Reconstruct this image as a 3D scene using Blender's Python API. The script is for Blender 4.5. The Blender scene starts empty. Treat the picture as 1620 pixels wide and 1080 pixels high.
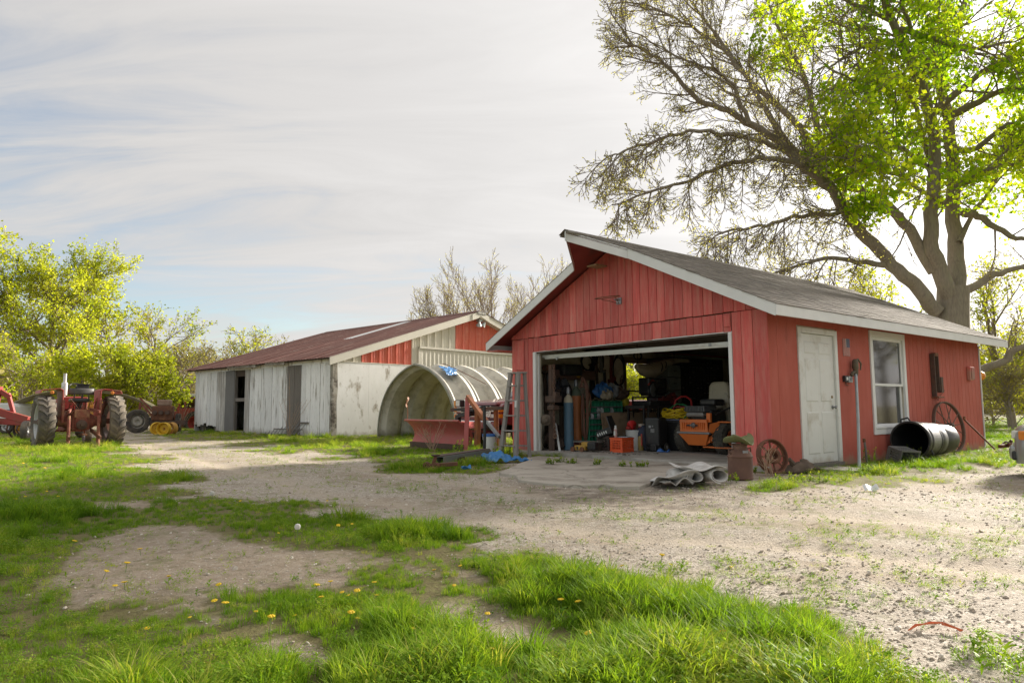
import bpy, bmesh, math, random
import numpy as np
from mathutils import Vector, Matrix, noise as mnoise
random.seed(7); np.random.seed(7)
S = bpy.context.scene
COL = S.collection
# ------------------------------------------------------------------ camera, sky, sun, exposure
FPX, PITCH, ROLL, CAMH = 1093.6, 0.0961, -0.0063, 0.947
cd = bpy.data.cameras.new('camera'); cam = bpy.data.objects.new('camera', cd); COL.objects.link(cam)
cd.sensor_width = 36; cd.lens = FPX/1620*36; cd.clip_start = .05; cd.clip_end = 3000
cam.matrix_world = Matrix.Translation((0,0,CAMH)) @ Matrix.Rotation(math.pi/2+PITCH,4,'X') @ Matrix.Rotation(ROLL,4,'Z')
S.camera = cam
SUN_AZ, SUN_EL = math.radians(49), math.radians(19)
SUNV = Vector((math.sin(SUN_AZ)*math.cos(SUN_EL), math.cos(SUN_AZ)*math.cos(SUN_EL), math.sin(SUN_EL)))
sl = bpy.data.lights.new('sun','SUN'); sl.energy = 3.9; sl.angle = math.radians(7); sl.color = (1,.92,.81)
so = bpy.data.objects.new('sun', sl); COL.objects.link(so)
so.rotation_euler = SUNV.to_track_quat('Z','Y').to_euler(); so.location = (20,20,30)
S.view_settings.view_transform = 'Standard'; S.view_settings.look = 'None'
S.view_settings.exposure = 1.62; S.view_settings.gamma = 1; S.view_settings.use_curve_mapping = False
S.cycles.max_bounces = 8; S.cycles.transparent_max_bounces = 12; S.cycles.use_denoising = True
S.cycles.diffuse_bounces = 4; S.cycles.sample_clamp_indirect = 8

def build_world():
    w = bpy.data.worlds.new('World'); S.world = w; w.use_nodes = True
    nt = w.node_tree; N = nt.nodes; K = nt.links; N.clear()
    out = N.new('ShaderNodeOutputWorld'); bg = N.new('ShaderNodeBackground'); bg.inputs[1].default_value = .1
    K.new(bg.outputs[0], out.inputs[0])
    sky = N.new('ShaderNodeTexSky'); sky.sky_type = 'NISHITA'; sky.sun_disc = False
    sky.sun_elevation = SUN_EL; sky.sun_rotation = SUN_AZ; sky.air_density = 1.0; sky.dust_density = 1.2; sky.ozone_density = 1.2
    tc = N.new('ShaderNodeTexCoord'); sep = N.new('ShaderNodeSeparateXYZ'); K.new(tc.outputs['Generated'], sep.inputs[0])
    def mth(op, a, b=None, c=None):
        n = N.new('ShaderNodeMath'); n.operation = op
        for i, x in enumerate((a,b,c)):
            if x is None: continue
            if isinstance(x,(int,float)): n.inputs[i].default_value = x
            else: K.new(x, n.inputs[i])
        return n.outputs[0]
    zc = mth('ADD', mth('MAXIMUM', sep.outputs[2], 0.0), .16)
    px = mth('DIVIDE', sep.outputs[0], zc); py = mth('DIVIDE', sep.outputs[1], zc)
    cmb = N.new('ShaderNodeCombineXYZ'); K.new(px, cmb.inputs[0]); K.new(py, cmb.inputs[1])
    mp = N.new('ShaderNodeMapping'); mp.inputs['Rotation'].default_value = (0,0,math.radians(28)); mp.inputs['Scale'].default_value = (.35,1.15,1)
    K.new(cmb.outputs[0], mp.inputs[0])
    def noi(scale, det, rough, dist, vec):
        n = N.new('ShaderNodeTexNoise'); n.inputs['Scale'].default_value = scale; n.inputs['Detail'].default_value = det
        n.inputs['Roughness'].default_value = rough; n.inputs['Distortion'].default_value = dist; K.new(vec, n.inputs['Vector']); return n.outputs['Fac']
    n1 = noi(.55, 6, .55, .5, mp.outputs[0]); n2 = noi(2.6, 8, .6, .9, mp.outputs[0])
    # thin high cloud, denser on the sun's side of the sky
    dotn = N.new('ShaderNodeVectorMath'); dotn.operation = 'DOT_PRODUCT'; K.new(tc.outputs['Generated'], dotn.inputs[0]); dotn.inputs[1].default_value = SUNV
    dp = mth('MAXIMUM', dotn.outputs['Value'], 0.0)
    amt = mth('ADD', mth('MULTIPLY', n1, .9), mth('MULTIPLY', n2, .75))
    amt = mth('ADD', mth('ADD', amt, mth('MULTIPLY', dp, .36)), mth('MULTIPLY', mth('MAXIMUM', sep.outputs[2], 0.0), .42))
    mr = N.new('ShaderNodeMapRange'); mr.interpolation_type = 'SMOOTHSTEP'; K.new(amt, mr.inputs[0])
    for i, v in zip((1,2,3,4), (.72,1.10,.08,.98)): mr.inputs[i].default_value = v
    glow = mth('ADD', mth('ADD', 2.22, mth('MULTIPLY', mth('POWER', dp, 2.0), 1.0)), mth('MULTIPLY', mth('POWER', dp, 16.0), 5.0))
    tex = mth('ADD', .80, mth('MULTIPLY', n2, .40))
    glow = mth('MULTIPLY', glow, tex)
    cc = N.new('ShaderNodeVectorMath'); cc.operation = 'SCALE'; cc.inputs[0].default_value = (1.0,.972,.948); K.new(glow, cc.inputs['Scale'])
    skyg = N.new('ShaderNodeVectorMath'); skyg.operation = 'SCALE'; K.new(sky.outputs[0], skyg.inputs[0]); skyg.inputs['Scale'].default_value = .64
    mix = N.new('ShaderNodeMix'); mix.data_type = 'RGBA'; K.new(mr.outputs[0], mix.inputs[0]); K.new(skyg.outputs[0], mix.inputs[6]); K.new(cc.outputs[0], mix.inputs[7])
    K.new(mix.outputs[2], bg.inputs[0])
build_world()

# ------------------------------------------------------------------ measuring helpers
def ray(px,py):
    x, u = (px-810)/FPX, (540-py)/FPX
    cr, sr = math.cos(ROLL), math.sin(ROLL); x, u = x*cr-u*sr, x*sr+u*cr
    c, s = math.cos(PITCH), math.sin(PITCH)
    return Vector((x, c-u*s, s+u*c))
def G(px,py,z=0.0):                     # a measured point of the photo, on the level z
    r = ray(px,py); t = (z-CAMH)/r.z; return Vector((0,0,CAMH))+r*t
def AY(px,py,Y):                        # ... at the distance Y
    r = ray(px,py); return Vector((0,0,CAMH))+r*(Y/r.y)
def proj(p):
    x,y,z = p[0],p[1],p[2]-CAMH; c,s = math.cos(PITCH), math.sin(PITCH)
    d = y*c+z*s; u = -y*s+z*c; cr,sr = math.cos(ROLL), math.sin(ROLL)
    return (810+FPX*(x*cr+u*sr)/d, 540-FPX*(-x*sr+u*cr)/d)
# garage frame: x along the front from its left corner, y into the building
GYAW, GW, GD = -0.9017, 6.2, 8.67
GC = Vector((3.8865,10.4786,0)); GX = Vector((math.cos(GYAW),math.sin(GYAW),0)); GY = Vector((-math.sin(GYAW),math.cos(GYAW),0))
GO = GC-GX*GW
GM = Matrix.Translation(GO) @ Matrix.Rotation(GYAW,4,'Z'); GMI = GM.inverted()
def gl(x,y,z=0.0): return GM @ Vector((x,y,z))
def glp(px,py,z=0.0): return GMI @ G(px,py,z)       # garage coordinates of a photo point on level z
def gplane(px,py,axis,val):                          # ... on a plane x=val (axis 0) or y=val (axis 1)
    o = GMI @ Vector((0,0,CAMH)); d = (GMI.to_3x3() @ ray(px,py)); t = (val-o[axis])/d[axis]; return o+d*t

# ------------------------------------------------------------------ object helpers
def link(o): COL.objects.link(o); return o
def tag(o, label=None, cat=None, group=None, kind=None):
    if label: o['label'] = label
    if cat: o['category'] = cat
    if group: o['group'] = group
    if kind: o['kind'] = kind
    return o
def thing(name, label, cat, loc=(0,0,0), rz=0.0, group=None, rot=None, scale=None):
    o = bpy.data.objects.new(name, None); o.empty_display_size = .2; link(o); o.location = loc
    o.rotation_euler = rot if rot else (0,0,rz)
    if scale: o.scale = (scale,)*3
    return tag(o, label, cat, group)
def kids(o): return [c for c in bpy.data.objects if c.parent == o]
def copy_tree(o, loc=None, rz=None, label=None, scale=None, parent=None):
    c = o.copy(); link(c)
    if parent: c.parent = parent
    if loc is not None: c.location = loc
    if rz is not None: c.rotation_euler = (0,0,rz)
    if scale is not None: c.scale = scale if hasattr(scale,'__len__') else (scale,)*3
    if label: c['label'] = label
    for k in kids(o): copy_tree(k, parent=c)
    return c
class MB:
    def __init__(s): s.v=[]; s.f=[]; s.m=[]; s.T=Matrix.Identity(4); s.mi=0
    def at(s, loc=(0,0,0), rx=0, ry=0, rz=0, sc=None):
        s.T = Matrix.Translation(loc) @ Matrix.Rotation(rz,4,'Z') @ Matrix.Rotation(ry,4,'Y') @ Matrix.Rotation(rx,4,'X')
        if sc: s.T = s.T @ Matrix.Diagonal((*sc,1))
        return s
    def mat(s,i): s.mi=i; return s
    def add(s, vs, fs):
        b=len(s.v); T=s.T
        s.v += [tuple(T @ Vector(p)) for p in vs]; s.f += [tuple(b+i for i in f) for f in fs]; s.m += [s.mi]*len(fs); return s
    def box(s,x0,x1,y0,y1,z0,z1):
        return s.add([(x0,y0,z0),(x1,y0,z0),(x1,y1,z0),(x0,y1,z0),(x0,y0,z1),(x1,y0,z1),(x1,y1,z1),(x0,y1,z1)],
                     [(0,3,2,1),(4,5,6,7),(0,1,5,4),(1,2,6,5),(2,3,7,6),(3,0,4,7)])
    def hexa(s,p): return s.add(p,[(0,3,2,1),(4,5,6,7),(0,1,5,4),(1,2,6,5),(2,3,7,6),(3,0,4,7)])
    def prism(s, poly, a, b, ax='y'):      # a flat outline given thickness along an axis
        n=len(poly); mk={'x':lambda u,w,t:(t,u,w),'y':lambda u,w,t:(u,t,w),'z':lambda u,w,t:(u,w,t)}[ax]
        vs=[mk(u,w,a) for u,w in poly]+[mk(u,w,b) for u,w in poly]
        fs=[tuple(range(n))[::-1], tuple(range(n,2*n))]+[(i,(i+1)%n,n+(i+1)%n,n+i) for i in range(n)]
        return s.add(vs,fs)
    def bar(s,p,q,w,h=None,up=(0,0,1)):
        h=h or w; p=Vector(p); q=Vector(q); d=(q-p).normalized(); u=Vector(up)
        if abs(d.dot(u))>.98: u=Vector((0,1,0))
        r=d.cross(u).normalized()*w/2; u=r.cross(d).normalized()*h/2
        return s.hexa([p-r-u,p+r-u,p+r+u,p-r+u,q-r-u,q+r-u,q+r+u,q-r+u])
    def tube(s,pts,r,n=8,cap=True,closed=False):
        pts=[Vector(p) for p in pts]; k=len(pts); rr=r if hasattr(r,'__len__') else [r]*k
        vs=[];fs=[]; prev=None
        for i,p in enumerate(pts):
            if closed: t=(pts[(i+1)%k]-pts[i-1])
            else: t=(pts[min(i+1,k-1)]-pts[max(i-1,0)])
            if t.length<1e-9: t=Vector((0,0,1))
            t.normalize()
            if prev is None:
                a=Vector((0,0,1)) if abs(t.z)<.9 else Vector((1,0,0)); x=t.cross(a).normalized()
            else:
                x=prev-t*prev.dot(t)
                x=x.normalized() if x.length>1e-6 else t.orthogonal().normalized()
            prev=x; y=t.cross(x)
            for j in range(n):
                a=2*math.pi*j/n; vs.append(p+(x*math.cos(a)+y*math.sin(a))*rr[i])
        for i in range(k if closed else k-1):
            i2=(i+1)%k
            for j in range(n): fs.append((i*n+j,i*n+(j+1)%n,i2*n+(j+1)%n,i2*n+j))
        if cap and not closed: fs += [tuple(range(n))[::-1], tuple((k-1)*n+j for j in range(n))]
        return s.add(vs,fs)
    def lathe(s,prof,n=24,cap=True,a0=0,a1=None):   # (radius, height) about z
        full=a1 is None; a1=2*math.pi if full else a1; c=n if full else n+1
        vs=[(r*math.cos(a0+(a1-a0)*j/n),r*math.sin(a0+(a1-a0)*j/n),z) for r,z in prof for j in range(c)]; fs=[]
        for i in range(len(prof)-1):
            for j in range(n): fs.append((i*c+j,i*c+(j+1)%c,(i+1)*c+(j+1)%c,(i+1)*c+j))
        if cap and full:
            if prof[0][0]>1e-4: fs.append(tuple(range(n))[::-1])
            if prof[-1][0]>1e-4: fs.append(tuple((len(prof)-1)*c+j for j in range(n)))
        return s.add(vs,fs)
    def cyl(s,r,z0,z1,n=20): return s.lathe([(r,z0),(r,z1)],n)
    def sheet(s, fn, nu, nv, closed_u=False):
        vs=[fn(i/nu,j/nv) for j in range(nv+1) for i in range(nu+1)]; c=nu+1
        return s.add(vs,[(j*c+i,j*c+i+1,(j+1)*c+i+1,(j+1)*c+i) for j in range(nv) for i in range(nu)])
    def build(s,name,mats,parent=None,smooth=False,bevel=0,solid=0,seg=2,loc=None,kind=None,label=None,sub=0,ang=40):
        me=bpy.data.meshes.new(name); me.from_pydata(s.v,[],s.f); me.update()
        for m in (mats if isinstance(mats,(list,tuple)) else [mats]): me.materials.append(m)
        if len(me.materials)>1: me.polygons.foreach_set('material_index',s.m)
        o=bpy.data.objects.new(name,me); link(o)
        if parent: o.parent=parent
        if loc is not None: o.location=loc
        if solid: md=o.modifiers.new('solid','SOLIDIFY'); md.thickness=solid; md.offset=0
        if sub: md=o.modifiers.new('sub','SUBSURF'); md.levels=sub; md.render_levels=sub
        if bevel:
            md=o.modifiers.new('bevel','BEVEL'); md.width=bevel; md.segments=seg; md.limit_method='ANGLE'; md.angle_limit=math.radians(35)
        if smooth:
            me.polygons.foreach_set('use_smooth',[True]*len(me.polygons)); me.set_sharp_from_angle(angle=math.radians(ang))
        if kind: o['kind']=kind
        if label: o['label']=label
        return o
def dup(o, loc=None, rz=None, parent=None, label=None, rot=None, scale=None):
    c=o.copy(); link(c)
    if parent: c.parent=parent
    if loc is not None: c.location=loc
    if rz is not None: c.rotation_euler=(0,0,rz)
    if rot is not None: c.rotation_euler=rot
    if scale is not None: c.scale=scale
    if label: c['label']=label
    return c
def np_mesh(name, verts, faces, mats, parent=None, smooth=False, attrs=None, mat_idx=None):
    """verts (n,3), faces (m,k) with one k"""
    me=bpy.data.meshes.new(name); verts=np.asarray(verts,np.float32); faces=np.asarray(faces,np.int32); m,k=faces.shape
    me.vertices.add(len(verts)); me.vertices.foreach_set('co',verts.ravel())
    me.loops.add(m*k); me.loops.foreach_set('vertex_index',faces.ravel())
    me.polygons.add(m); me.polygons.foreach_set('loop_start',np.arange(0,m*k,k,dtype=np.int32))
    me.update(calc_edges=True)
    for mm in (mats if isinstance(mats,(list,tuple)) else [mats]): me.materials.append(mm)
    if mat_idx is not None: me.polygons.foreach_set('material_index',np.asarray(mat_idx,np.int32))
    if smooth: me.polygons.foreach_set('use_smooth',[True]*m)
    for a,(vals,dom) in (attrs or {}).items():
        at=me.attributes.new(a,'FLOAT',dom); at.data.foreach_set('value',np.asarray(vals,np.float32))
    o=bpy.data.objects.new(name,me); link(o)
    if parent: o.parent=parent
    return o

# ------------------------------------------------------------------ materials
MATS={}
def col4(c): return (c[0],c[1],c[2],1)
def mat(name,c1,c2=None,scale=6,rough=.7,metal=0,bump=0.0,stretch=(1,1,1),c3=None,s3=2.0,t3=.55,w3=.08,st3=None,rand=0.0,c4=None,s4=20,t4=.65,w4=.05,spec=.5,coat=0,bscale=None,rvar=0.0,splash=0.0,scol=(.30,.23,.17)):
    if name in MATS: return MATS[name]
    m=bpy.data.materials.new(name); m.use_nodes=True; nt=m.node_tree; N=nt.nodes; K=nt.links
    b=N['Principled BSDF']; b.inputs['Roughness'].default_value=rough; b.inputs['Metallic'].default_value=metal
    b.inputs['Specular IOR Level'].default_value=spec; b.inputs['Coat Weight'].default_value=coat
    tc=N.new('ShaderNodeTexCoord'); oi=N.new('ShaderNodeObjectInfo')
    off=N.new('ShaderNodeVectorMath'); off.operation='MULTIPLY_ADD'; K.new(tc.outputs['Object'],off.inputs[0]); off.inputs[1].default_value=(1,1,1)
    rv=N.new('ShaderNodeCombineXYZ'); ml=N.new('ShaderNodeMath'); ml.operation='MULTIPLY'; ml.inputs[1].default_value=37.0; K.new(oi.outputs['Random'],ml.inputs[0])
    for i in range(3): K.new(ml.outputs[0],rv.inputs[i])
    K.new(rv.outputs[0],off.inputs[2])
    def noi(sc,st,det=6,rg=.6):
        mp=N.new('ShaderNodeMapping'); mp.inputs['Scale'].default_value=st; K.new(off.outputs[0],mp.inputs[0])
        n=N.new('ShaderNodeTexNoise'); n.inputs['Scale'].default_value=sc; n.inputs['Detail'].default_value=det; n.inputs['Roughness'].default_value=rg
        K.new(mp.outputs[0],n.inputs['Vector']); return n.outputs['Fac']
    def mixc(f,a,bc):
        x=N.new('ShaderNodeMix'); x.data_type='RGBA'; K.new(f,x.inputs[0])
        if isinstance(a,tuple): x.inputs[6].default_value=col4(a)
        else: K.new(a,x.inputs[6])
        x.inputs[7].default_value=col4(bc); return x.outputs[2]
    def rng(f,t,w):
        r=N.new('ShaderNodeMapRange'); K.new(f,r.inputs[0]); r.inputs[1].default_value=t-w; r.inputs[2].default_value=t+w; return r.outputs[0]
    n1=noi(scale,stretch)
    cur=mixc(rng(n1,.5,.22),tuple(c1),tuple(c2 if c2 else [x*.8 for x in c1]))
    if c3: cur=mixc(rng(noi(s3,st3 or stretch,8,.65),t3,w3),cur,tuple(c3))
    if c4: cur=mixc(rng(noi(s4,stretch,8,.7),t4,w4),cur,tuple(c4))
    if splash:
        sx=N.new('ShaderNodeSeparateXYZ'); K.new(tc.outputs['Object'],sx.inputs[0]); ad=N.new('ShaderNodeMath'); ad.operation='MULTIPLY_ADD'; K.new(noi(3.5,(1,1,.6),8,.75),ad.inputs[0]); ad.inputs[1].default_value=-splash*2.6; K.new(sx.outputs[2],ad.inputs[2])
        rr=N.new('ShaderNodeMapRange'); K.new(ad.outputs[0],rr.inputs[0]); rr.inputs[1].default_value=-splash*.55; rr.inputs[2].default_value=-splash*1.25; rr.inputs[4].default_value=.75; cur=mixc(rr.outputs[0],cur,tuple(scol))
    if rand:
        hs=N.new('ShaderNodeHueSaturation'); mr=N.new('ShaderNodeMapRange'); K.new(oi.outputs['Random'],mr.inputs[0]); mr.inputs[3].default_value=1-rand; mr.inputs[4].default_value=1+rand
        K.new(mr.outputs[0],hs.inputs['Value']); K.new(cur,hs.inputs['Color']); cur=hs.outputs[0]
    K.new(cur,b.inputs['Base Color'])
    if rvar:
        rr=N.new('ShaderNodeMapRange'); K.new(n1,rr.inputs[0]); rr.inputs[1].default_value=.3; rr.inputs[2].default_value=.7
        rr.inputs[3].default_value=max(0,rough-rvar); rr.inputs[4].default_value=min(1,rough+rvar); K.new(rr.outputs[0],b.inputs['Roughness'])
    if bump:
        bp=N.new('ShaderNodeBump'); bp.inputs['Strength'].default_value=min(1,bump); bp.inputs['Distance'].default_value=.01
        K.new(noi(bscale or scale*2.5,stretch,8,.7),bp.inputs['Height']); K.new(bp.outputs[0],b.inputs['Normal'])
    MATS[name]=m; return m
def glassy(name,col,rough=.05,trans=1.0,ior=1.45):
    if name in MATS: return MATS[name]
    m=bpy.data.materials.new(name); m.use_nodes=True; nt=m.node_tree; N=nt.nodes; K=nt.links; N.clear()
    out=N.new('ShaderNodeOutputMaterial'); tr=N.new('ShaderNodeBsdfTransparent'); tr.inputs[0].default_value=col4(col); gb=N.new('ShaderNodeBsdfGlossy'); gb.inputs['Roughness'].default_value=rough
    lw=N.new('ShaderNodeFresnel'); lw.inputs[0].default_value=1.55; ad=N.new('ShaderNodeMath'); ad.operation='MULTIPLY_ADD'; ad.inputs[1].default_value=1.6; ad.inputs[2].default_value=.03; K.new(lw.outputs[0],ad.inputs[0])
    mx=N.new('ShaderNodeMixShader'); K.new(ad.outputs[0],mx.inputs[0]); K.new(tr.outputs[0],mx.inputs[1]); K.new(gb.outputs[0],mx.inputs[2]); K.new(mx.outputs[0],out.inputs[0])
    MATS[name]=m; return m
def leafmat(name,cols,trans=.5,attr=True,rough=.6,hue=0.0):
    """thin leaf: colour runs through cols by a per-leaf value"""
    if name in MATS: return MATS[name]
    m=bpy.data.materials.new(name); m.use_nodes=True; nt=m.node_tree; N=nt.nodes; K=nt.links; N.clear()
    out=N.new('ShaderNodeOutputMaterial'); mx=N.new('ShaderNodeMixShader'); d=N.new('ShaderNodeBsdfPrincipled'); t=N.new('ShaderNodeBsdfTranslucent')
    d.inputs['Roughness'].default_value=rough; d.inputs['Specular IOR Level'].default_value=.05
    at=N.new('ShaderNodeAttribute'); at.attribute_name='tint'; at.attribute_type='INSTANCER' if attr=='inst' else 'GEOMETRY'
    cr=N.new('ShaderNodeValToRGB'); e=cr.color_ramp.elements; n=len(cols)
    e[0].color=col4(cols[0]); e[1].color=col4(cols[-1])
    for i in range(1,n-1): x=e.new(i/(n-1)); x.color=col4(cols[i])
    if attr=='inst':
        oi=N.new('ShaderNodeObjectInfo'); a2=N.new('ShaderNodeAttribute'); a2.attribute_name='tint'; ad=N.new('ShaderNodeMath'); ad.operation='MULTIPLY_ADD'
        K.new(a2.outputs['Fac'],ad.inputs[0]); ad.inputs[1].default_value=.35
        m2=N.new('ShaderNodeMath'); m2.operation='MULTIPLY_ADD'; K.new(at.outputs['Fac'],m2.inputs[0]); m2.inputs[1].default_value=.8; m2.inputs[2].default_value=-.07
        K.new(m2.outputs[0],ad.inputs[2]); K.new(ad.outputs[0],cr.inputs[0])
    else: K.new(at.outputs['Fac'],cr.inputs[0])
    K.new(cr.outputs[0],d.inputs['Base Color'])
    g=N.new('ShaderNodeMix'); g.data_type='RGBA'; g.blend_type='MULTIPLY'; g.inputs[0].default_value=1; g.inputs[7].default_value=(1.35,1.35,.45,1); K.new(cr.outputs[0],g.inputs[6]); K.new(g.outputs[2],t.inputs[0])
    mx.inputs[0].default_value=trans; K.new(d.outputs[0],mx.inputs[1]); K.new(t.outputs[0],mx.inputs[2]); K.new(mx.outputs[0],out.inputs[0])
    MATS[name]=m; return m
# common ones
PI=math.pi
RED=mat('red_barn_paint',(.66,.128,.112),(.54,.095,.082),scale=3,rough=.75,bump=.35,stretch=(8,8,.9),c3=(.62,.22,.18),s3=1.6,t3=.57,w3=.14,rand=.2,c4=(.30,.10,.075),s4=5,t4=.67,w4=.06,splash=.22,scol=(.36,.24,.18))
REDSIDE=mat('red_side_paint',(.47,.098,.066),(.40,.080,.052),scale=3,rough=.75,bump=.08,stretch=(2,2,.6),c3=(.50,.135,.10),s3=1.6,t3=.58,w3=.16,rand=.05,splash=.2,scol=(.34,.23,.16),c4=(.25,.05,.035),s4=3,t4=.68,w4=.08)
WHITE=mat('white_trim_paint',(.78,.78,.77),(.70,.70,.69),scale=3,rough=.55,bump=.1,c3=(.5,.48,.43),s3=3,t3=.74,w3=.08)
RUST=mat('rusty_iron',(.20,.085,.045),(.11,.05,.032),scale=9,rough=.85,bump=.4,c3=(.30,.14,.07),s3=4,t3=.6)
DARKRUST=mat('dark_rusty_iron',(.13,.08,.058),(.07,.048,.04),scale=9,rough=.8,bump=.4,c3=(.14,.07,.04),s3=5,t3=.62)
BLACKP=mat('black_plastic',(.030,.030,.032),(.02,.02,.021),rough=.38,bump=.05,c3=(.06,.058,.055),s3=6,t3=.66)
BLACKM=mat('black_metal',(.022,.022,.024),(.035,.033,.032),rough=.45,bump=.05,c3=(.09,.06,.04),s3=6,t3=.7)
STEEL=mat('grey_steel',(.34,.35,.36),(.25,.25,.26),rough=.45,metal=.6,bump=.1,c3=(.2,.12,.07),s3=5,t3=.7)
GALV=mat('galvanised_metal',(.45,.48,.48),(.36,.39,.40),rough=.45,metal=.5,bump=.1,c3=(.25,.15,.1),s3=6,t3=.72)
RUBBER=mat('tyre_rubber',(.030,.029,.028),(.045,.042,.038),rough=.85,bump=.25,scale=12,c3=(.14,.115,.085),s3=3,t3=.56,w3=.15)
OLDWOOD=mat('weathered_wood',(.24,.215,.19),(.14,.125,.11),scale=3,rough=.9,bump=.6,stretch=(10,10,.8),rand=.15)
YELLOW=mat('yellow_paint',(.72,.47,.03),(.62,.38,.02),rough=.5,bump=.1,c3=(.3,.16,.06),s3=5,t3=.68)
WPLAST=mat('white_plastic',(.72,.72,.70),(.62,.62,.60),rough=.4,bump=.05,c3=(.4,.37,.32),s3=4,t3=.68)
# ------------------------------------------------------------------ ground
def hash2(ix,iy,seed):
    h=(ix.astype(np.int64)*374761393+iy.astype(np.int64)*668265263+seed*974711)&0xffffffff
    h=((h^(h>>13))*1274126177)&0xffffffff; return ((h^(h>>16))&0xffffff)/float(0xffffff)
def vnoise(x,y,seed=0):
    ix=np.floor(x); iy=np.floor(y); fx=x-ix; fy=y-iy; fx=fx*fx*(3-2*fx); fy=fy*fy*(3-2*fy)
    a=hash2(ix,iy,seed); b=hash2(ix+1,iy,seed); c=hash2(ix,iy+1,seed); d=hash2(ix+1,iy+1,seed)
    return (a*(1-fx)+b*fx)*(1-fy)+(c*(1-fx)+d*fx)*fy
def fbm(x,y,seed=0,o=4):
    t=0; a=.5; s=0
    for i in range(o): t=t+a*vnoise(x*2**i+i*17.3,y*2**i-i*9.1,seed+i); s+=a; a*=.5
    return t/s
def sdist(x,y,poly):
    """distance to an outline, positive inside"""
    x=np.asarray(x,float); y=np.asarray(y,float); d=np.full(x.shape,1e9); ins=np.zeros(x.shape,bool); n=len(poly)
    for i in range(n):
        ax,ay=poly[i]; bx,by=poly[(i+1)%n]; ex,ey=bx-ax,by-ay; wx=x-ax; wy=y-ay
        t=np.clip((wx*ex+wy*ey)/(ex*ex+ey*ey+1e-12),0,1); d=np.minimum(d,(wx-ex*t)**2+(wy-ey*t)**2)
        if abs(ey)>1e-12:
            c=((ay>y)!=(by>y)); xi=ax+(y-ay)*ex/ey; ins^=c&(x<xi)
    return np.where(ins,1,-1)*np.sqrt(d)
def gp(pts): return [tuple(G(a,b)[:2]) for a,b in pts]
GRAVEL=gp([(150,674),(250,671),(262,681),(240,690),(330,699),(420,709),(520,722),(600,737),(680,746),(740,745),(800,738),(850,722),(1215,748),(1250,775),(1400,762),(1500,748),(1620,738),(1900,720),
   (2300,800),(2300,1300),(1560,1300),(1490,1100),(1400,1030),(1335,990),(1270,962),(1200,938),(1100,908),(1000,884),(900,872),(800,862),(720,834),(620,814),(480,793),(400,783),(330,779),(295,762),(250,735),(215,716),(205,700),(120,684)])
DIRT=[gp([(120,905),(150,868),(200,835),(250,832),(330,838),(420,852),(480,862),(560,876),(680,904),(600,906),(520,920),(430,935),(330,962),(260,975),(200,955),(140,930)]),
      gp([(790,985),(850,1000),(840,1008),(770,992)]),gp([(730,960),(800,985),(780,992),(720,968)]),gp([(140,795),(225,790),(230,802),(150,806)]),gp([(1240,985),(1330,1000),(1400,1040),(1330,1040)]),gp([(430,1010),(470,1015),(500,1030),(440,1030)])]
APRON=[tuple(glp(a,b)[:2]) for a,b in ((842,722),(792,749),(860,766),(1000,770),(1052,757),(1100,742),(1180,742),(1215,738))]
FOOT=[[tuple(gl(*p)[:2]) for p in ((-.15,-.12),(GW+.12,-.12),(GW+.12,GD+.1),(-.15,GD+.1))]]
def masks(x,y):
    r=np.sqrt(x*x+y*y); n=fbm(x*1.1,y*1.1,3)-.5; n2=fbm(x*5,y*5,8)-.5
    k=np.clip(r/9,.75,3)
    n3=fbm(x*2.4,y*2.4,14)-.5; gs=sdist(x,y,GRAVEL)+n*1.5*k+n2*.6+n3*.9*k; gr=np.clip(gs/(.75*k)+.5,0,1)
    dm=np.zeros_like(x)
    for i,p in enumerate(DIRT):
        ds=sdist(x,y,p)+n*(.6 if i==0 else .2)+n2*.45+n3*(.4 if i==0 else .1); dm=np.maximum(dm,np.clip(ds/.5+.5,0,1))
    return gr,dm
def height(x,y,gr=None,dm=None):
    if gr is None: gr,dm=masks(x,y)
    b=np.maximum(gr,dm); h=(fbm(x*.9,y*.9,21)-.5)*.10*(1-b)+(fbm(x*.7,y*.7,23)-.5)*.03*b+(fbm(x*6,y*6,25)-.5)*.02
    ys=GMI@Vector((0,0,0)); c,s=math.cos(GYAW),math.sin(GYAW); lx=(x-GO.x)*c+(y-GO.y)*s; ly=-(x-GO.x)*s+(y-GO.y)*c
    near=np.clip(1-np.maximum(np.maximum(-lx-.3,lx-GW-.3),np.maximum(-ly-3.3,ly-GD))/1.2,0,1)
    far=np.clip((np.sqrt(x*x+y*y)-20)/30,0,1)
    return (h-.03*ruts(x,y)*gr)*(1-near)*(1-far)-.022*near-.01
TRACK=gp([(120,676),(230,690),(330,712),(460,738),(620,768),(800,795),(1000,815),(1300,835),(1700,870),(2300,930)])
def trackd(x,y):
    d=np.full(x.shape,1e9)
    for (ax,ay),(bx,by) in zip(TRACK[:-1],TRACK[1:]):
        ex,ey=bx-ax,by-ay; t=np.clip(((x-ax)*ex+(y-ay)*ey)/(ex*ex+ey*ey),0,1); d=np.minimum(d,(x-ax-ex*t)**2+(y-ay-ey*t)**2)
    return np.sqrt(d)
def ruts(x,y):
    d=trackd(x,y)+(fbm(x*.6,y*.6,33)-.5)*.5; return np.exp(-((d-.85)/.24)**2)
def hz(x,y): return float(height(np.array([x],float),np.array([y],float))[0])

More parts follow.
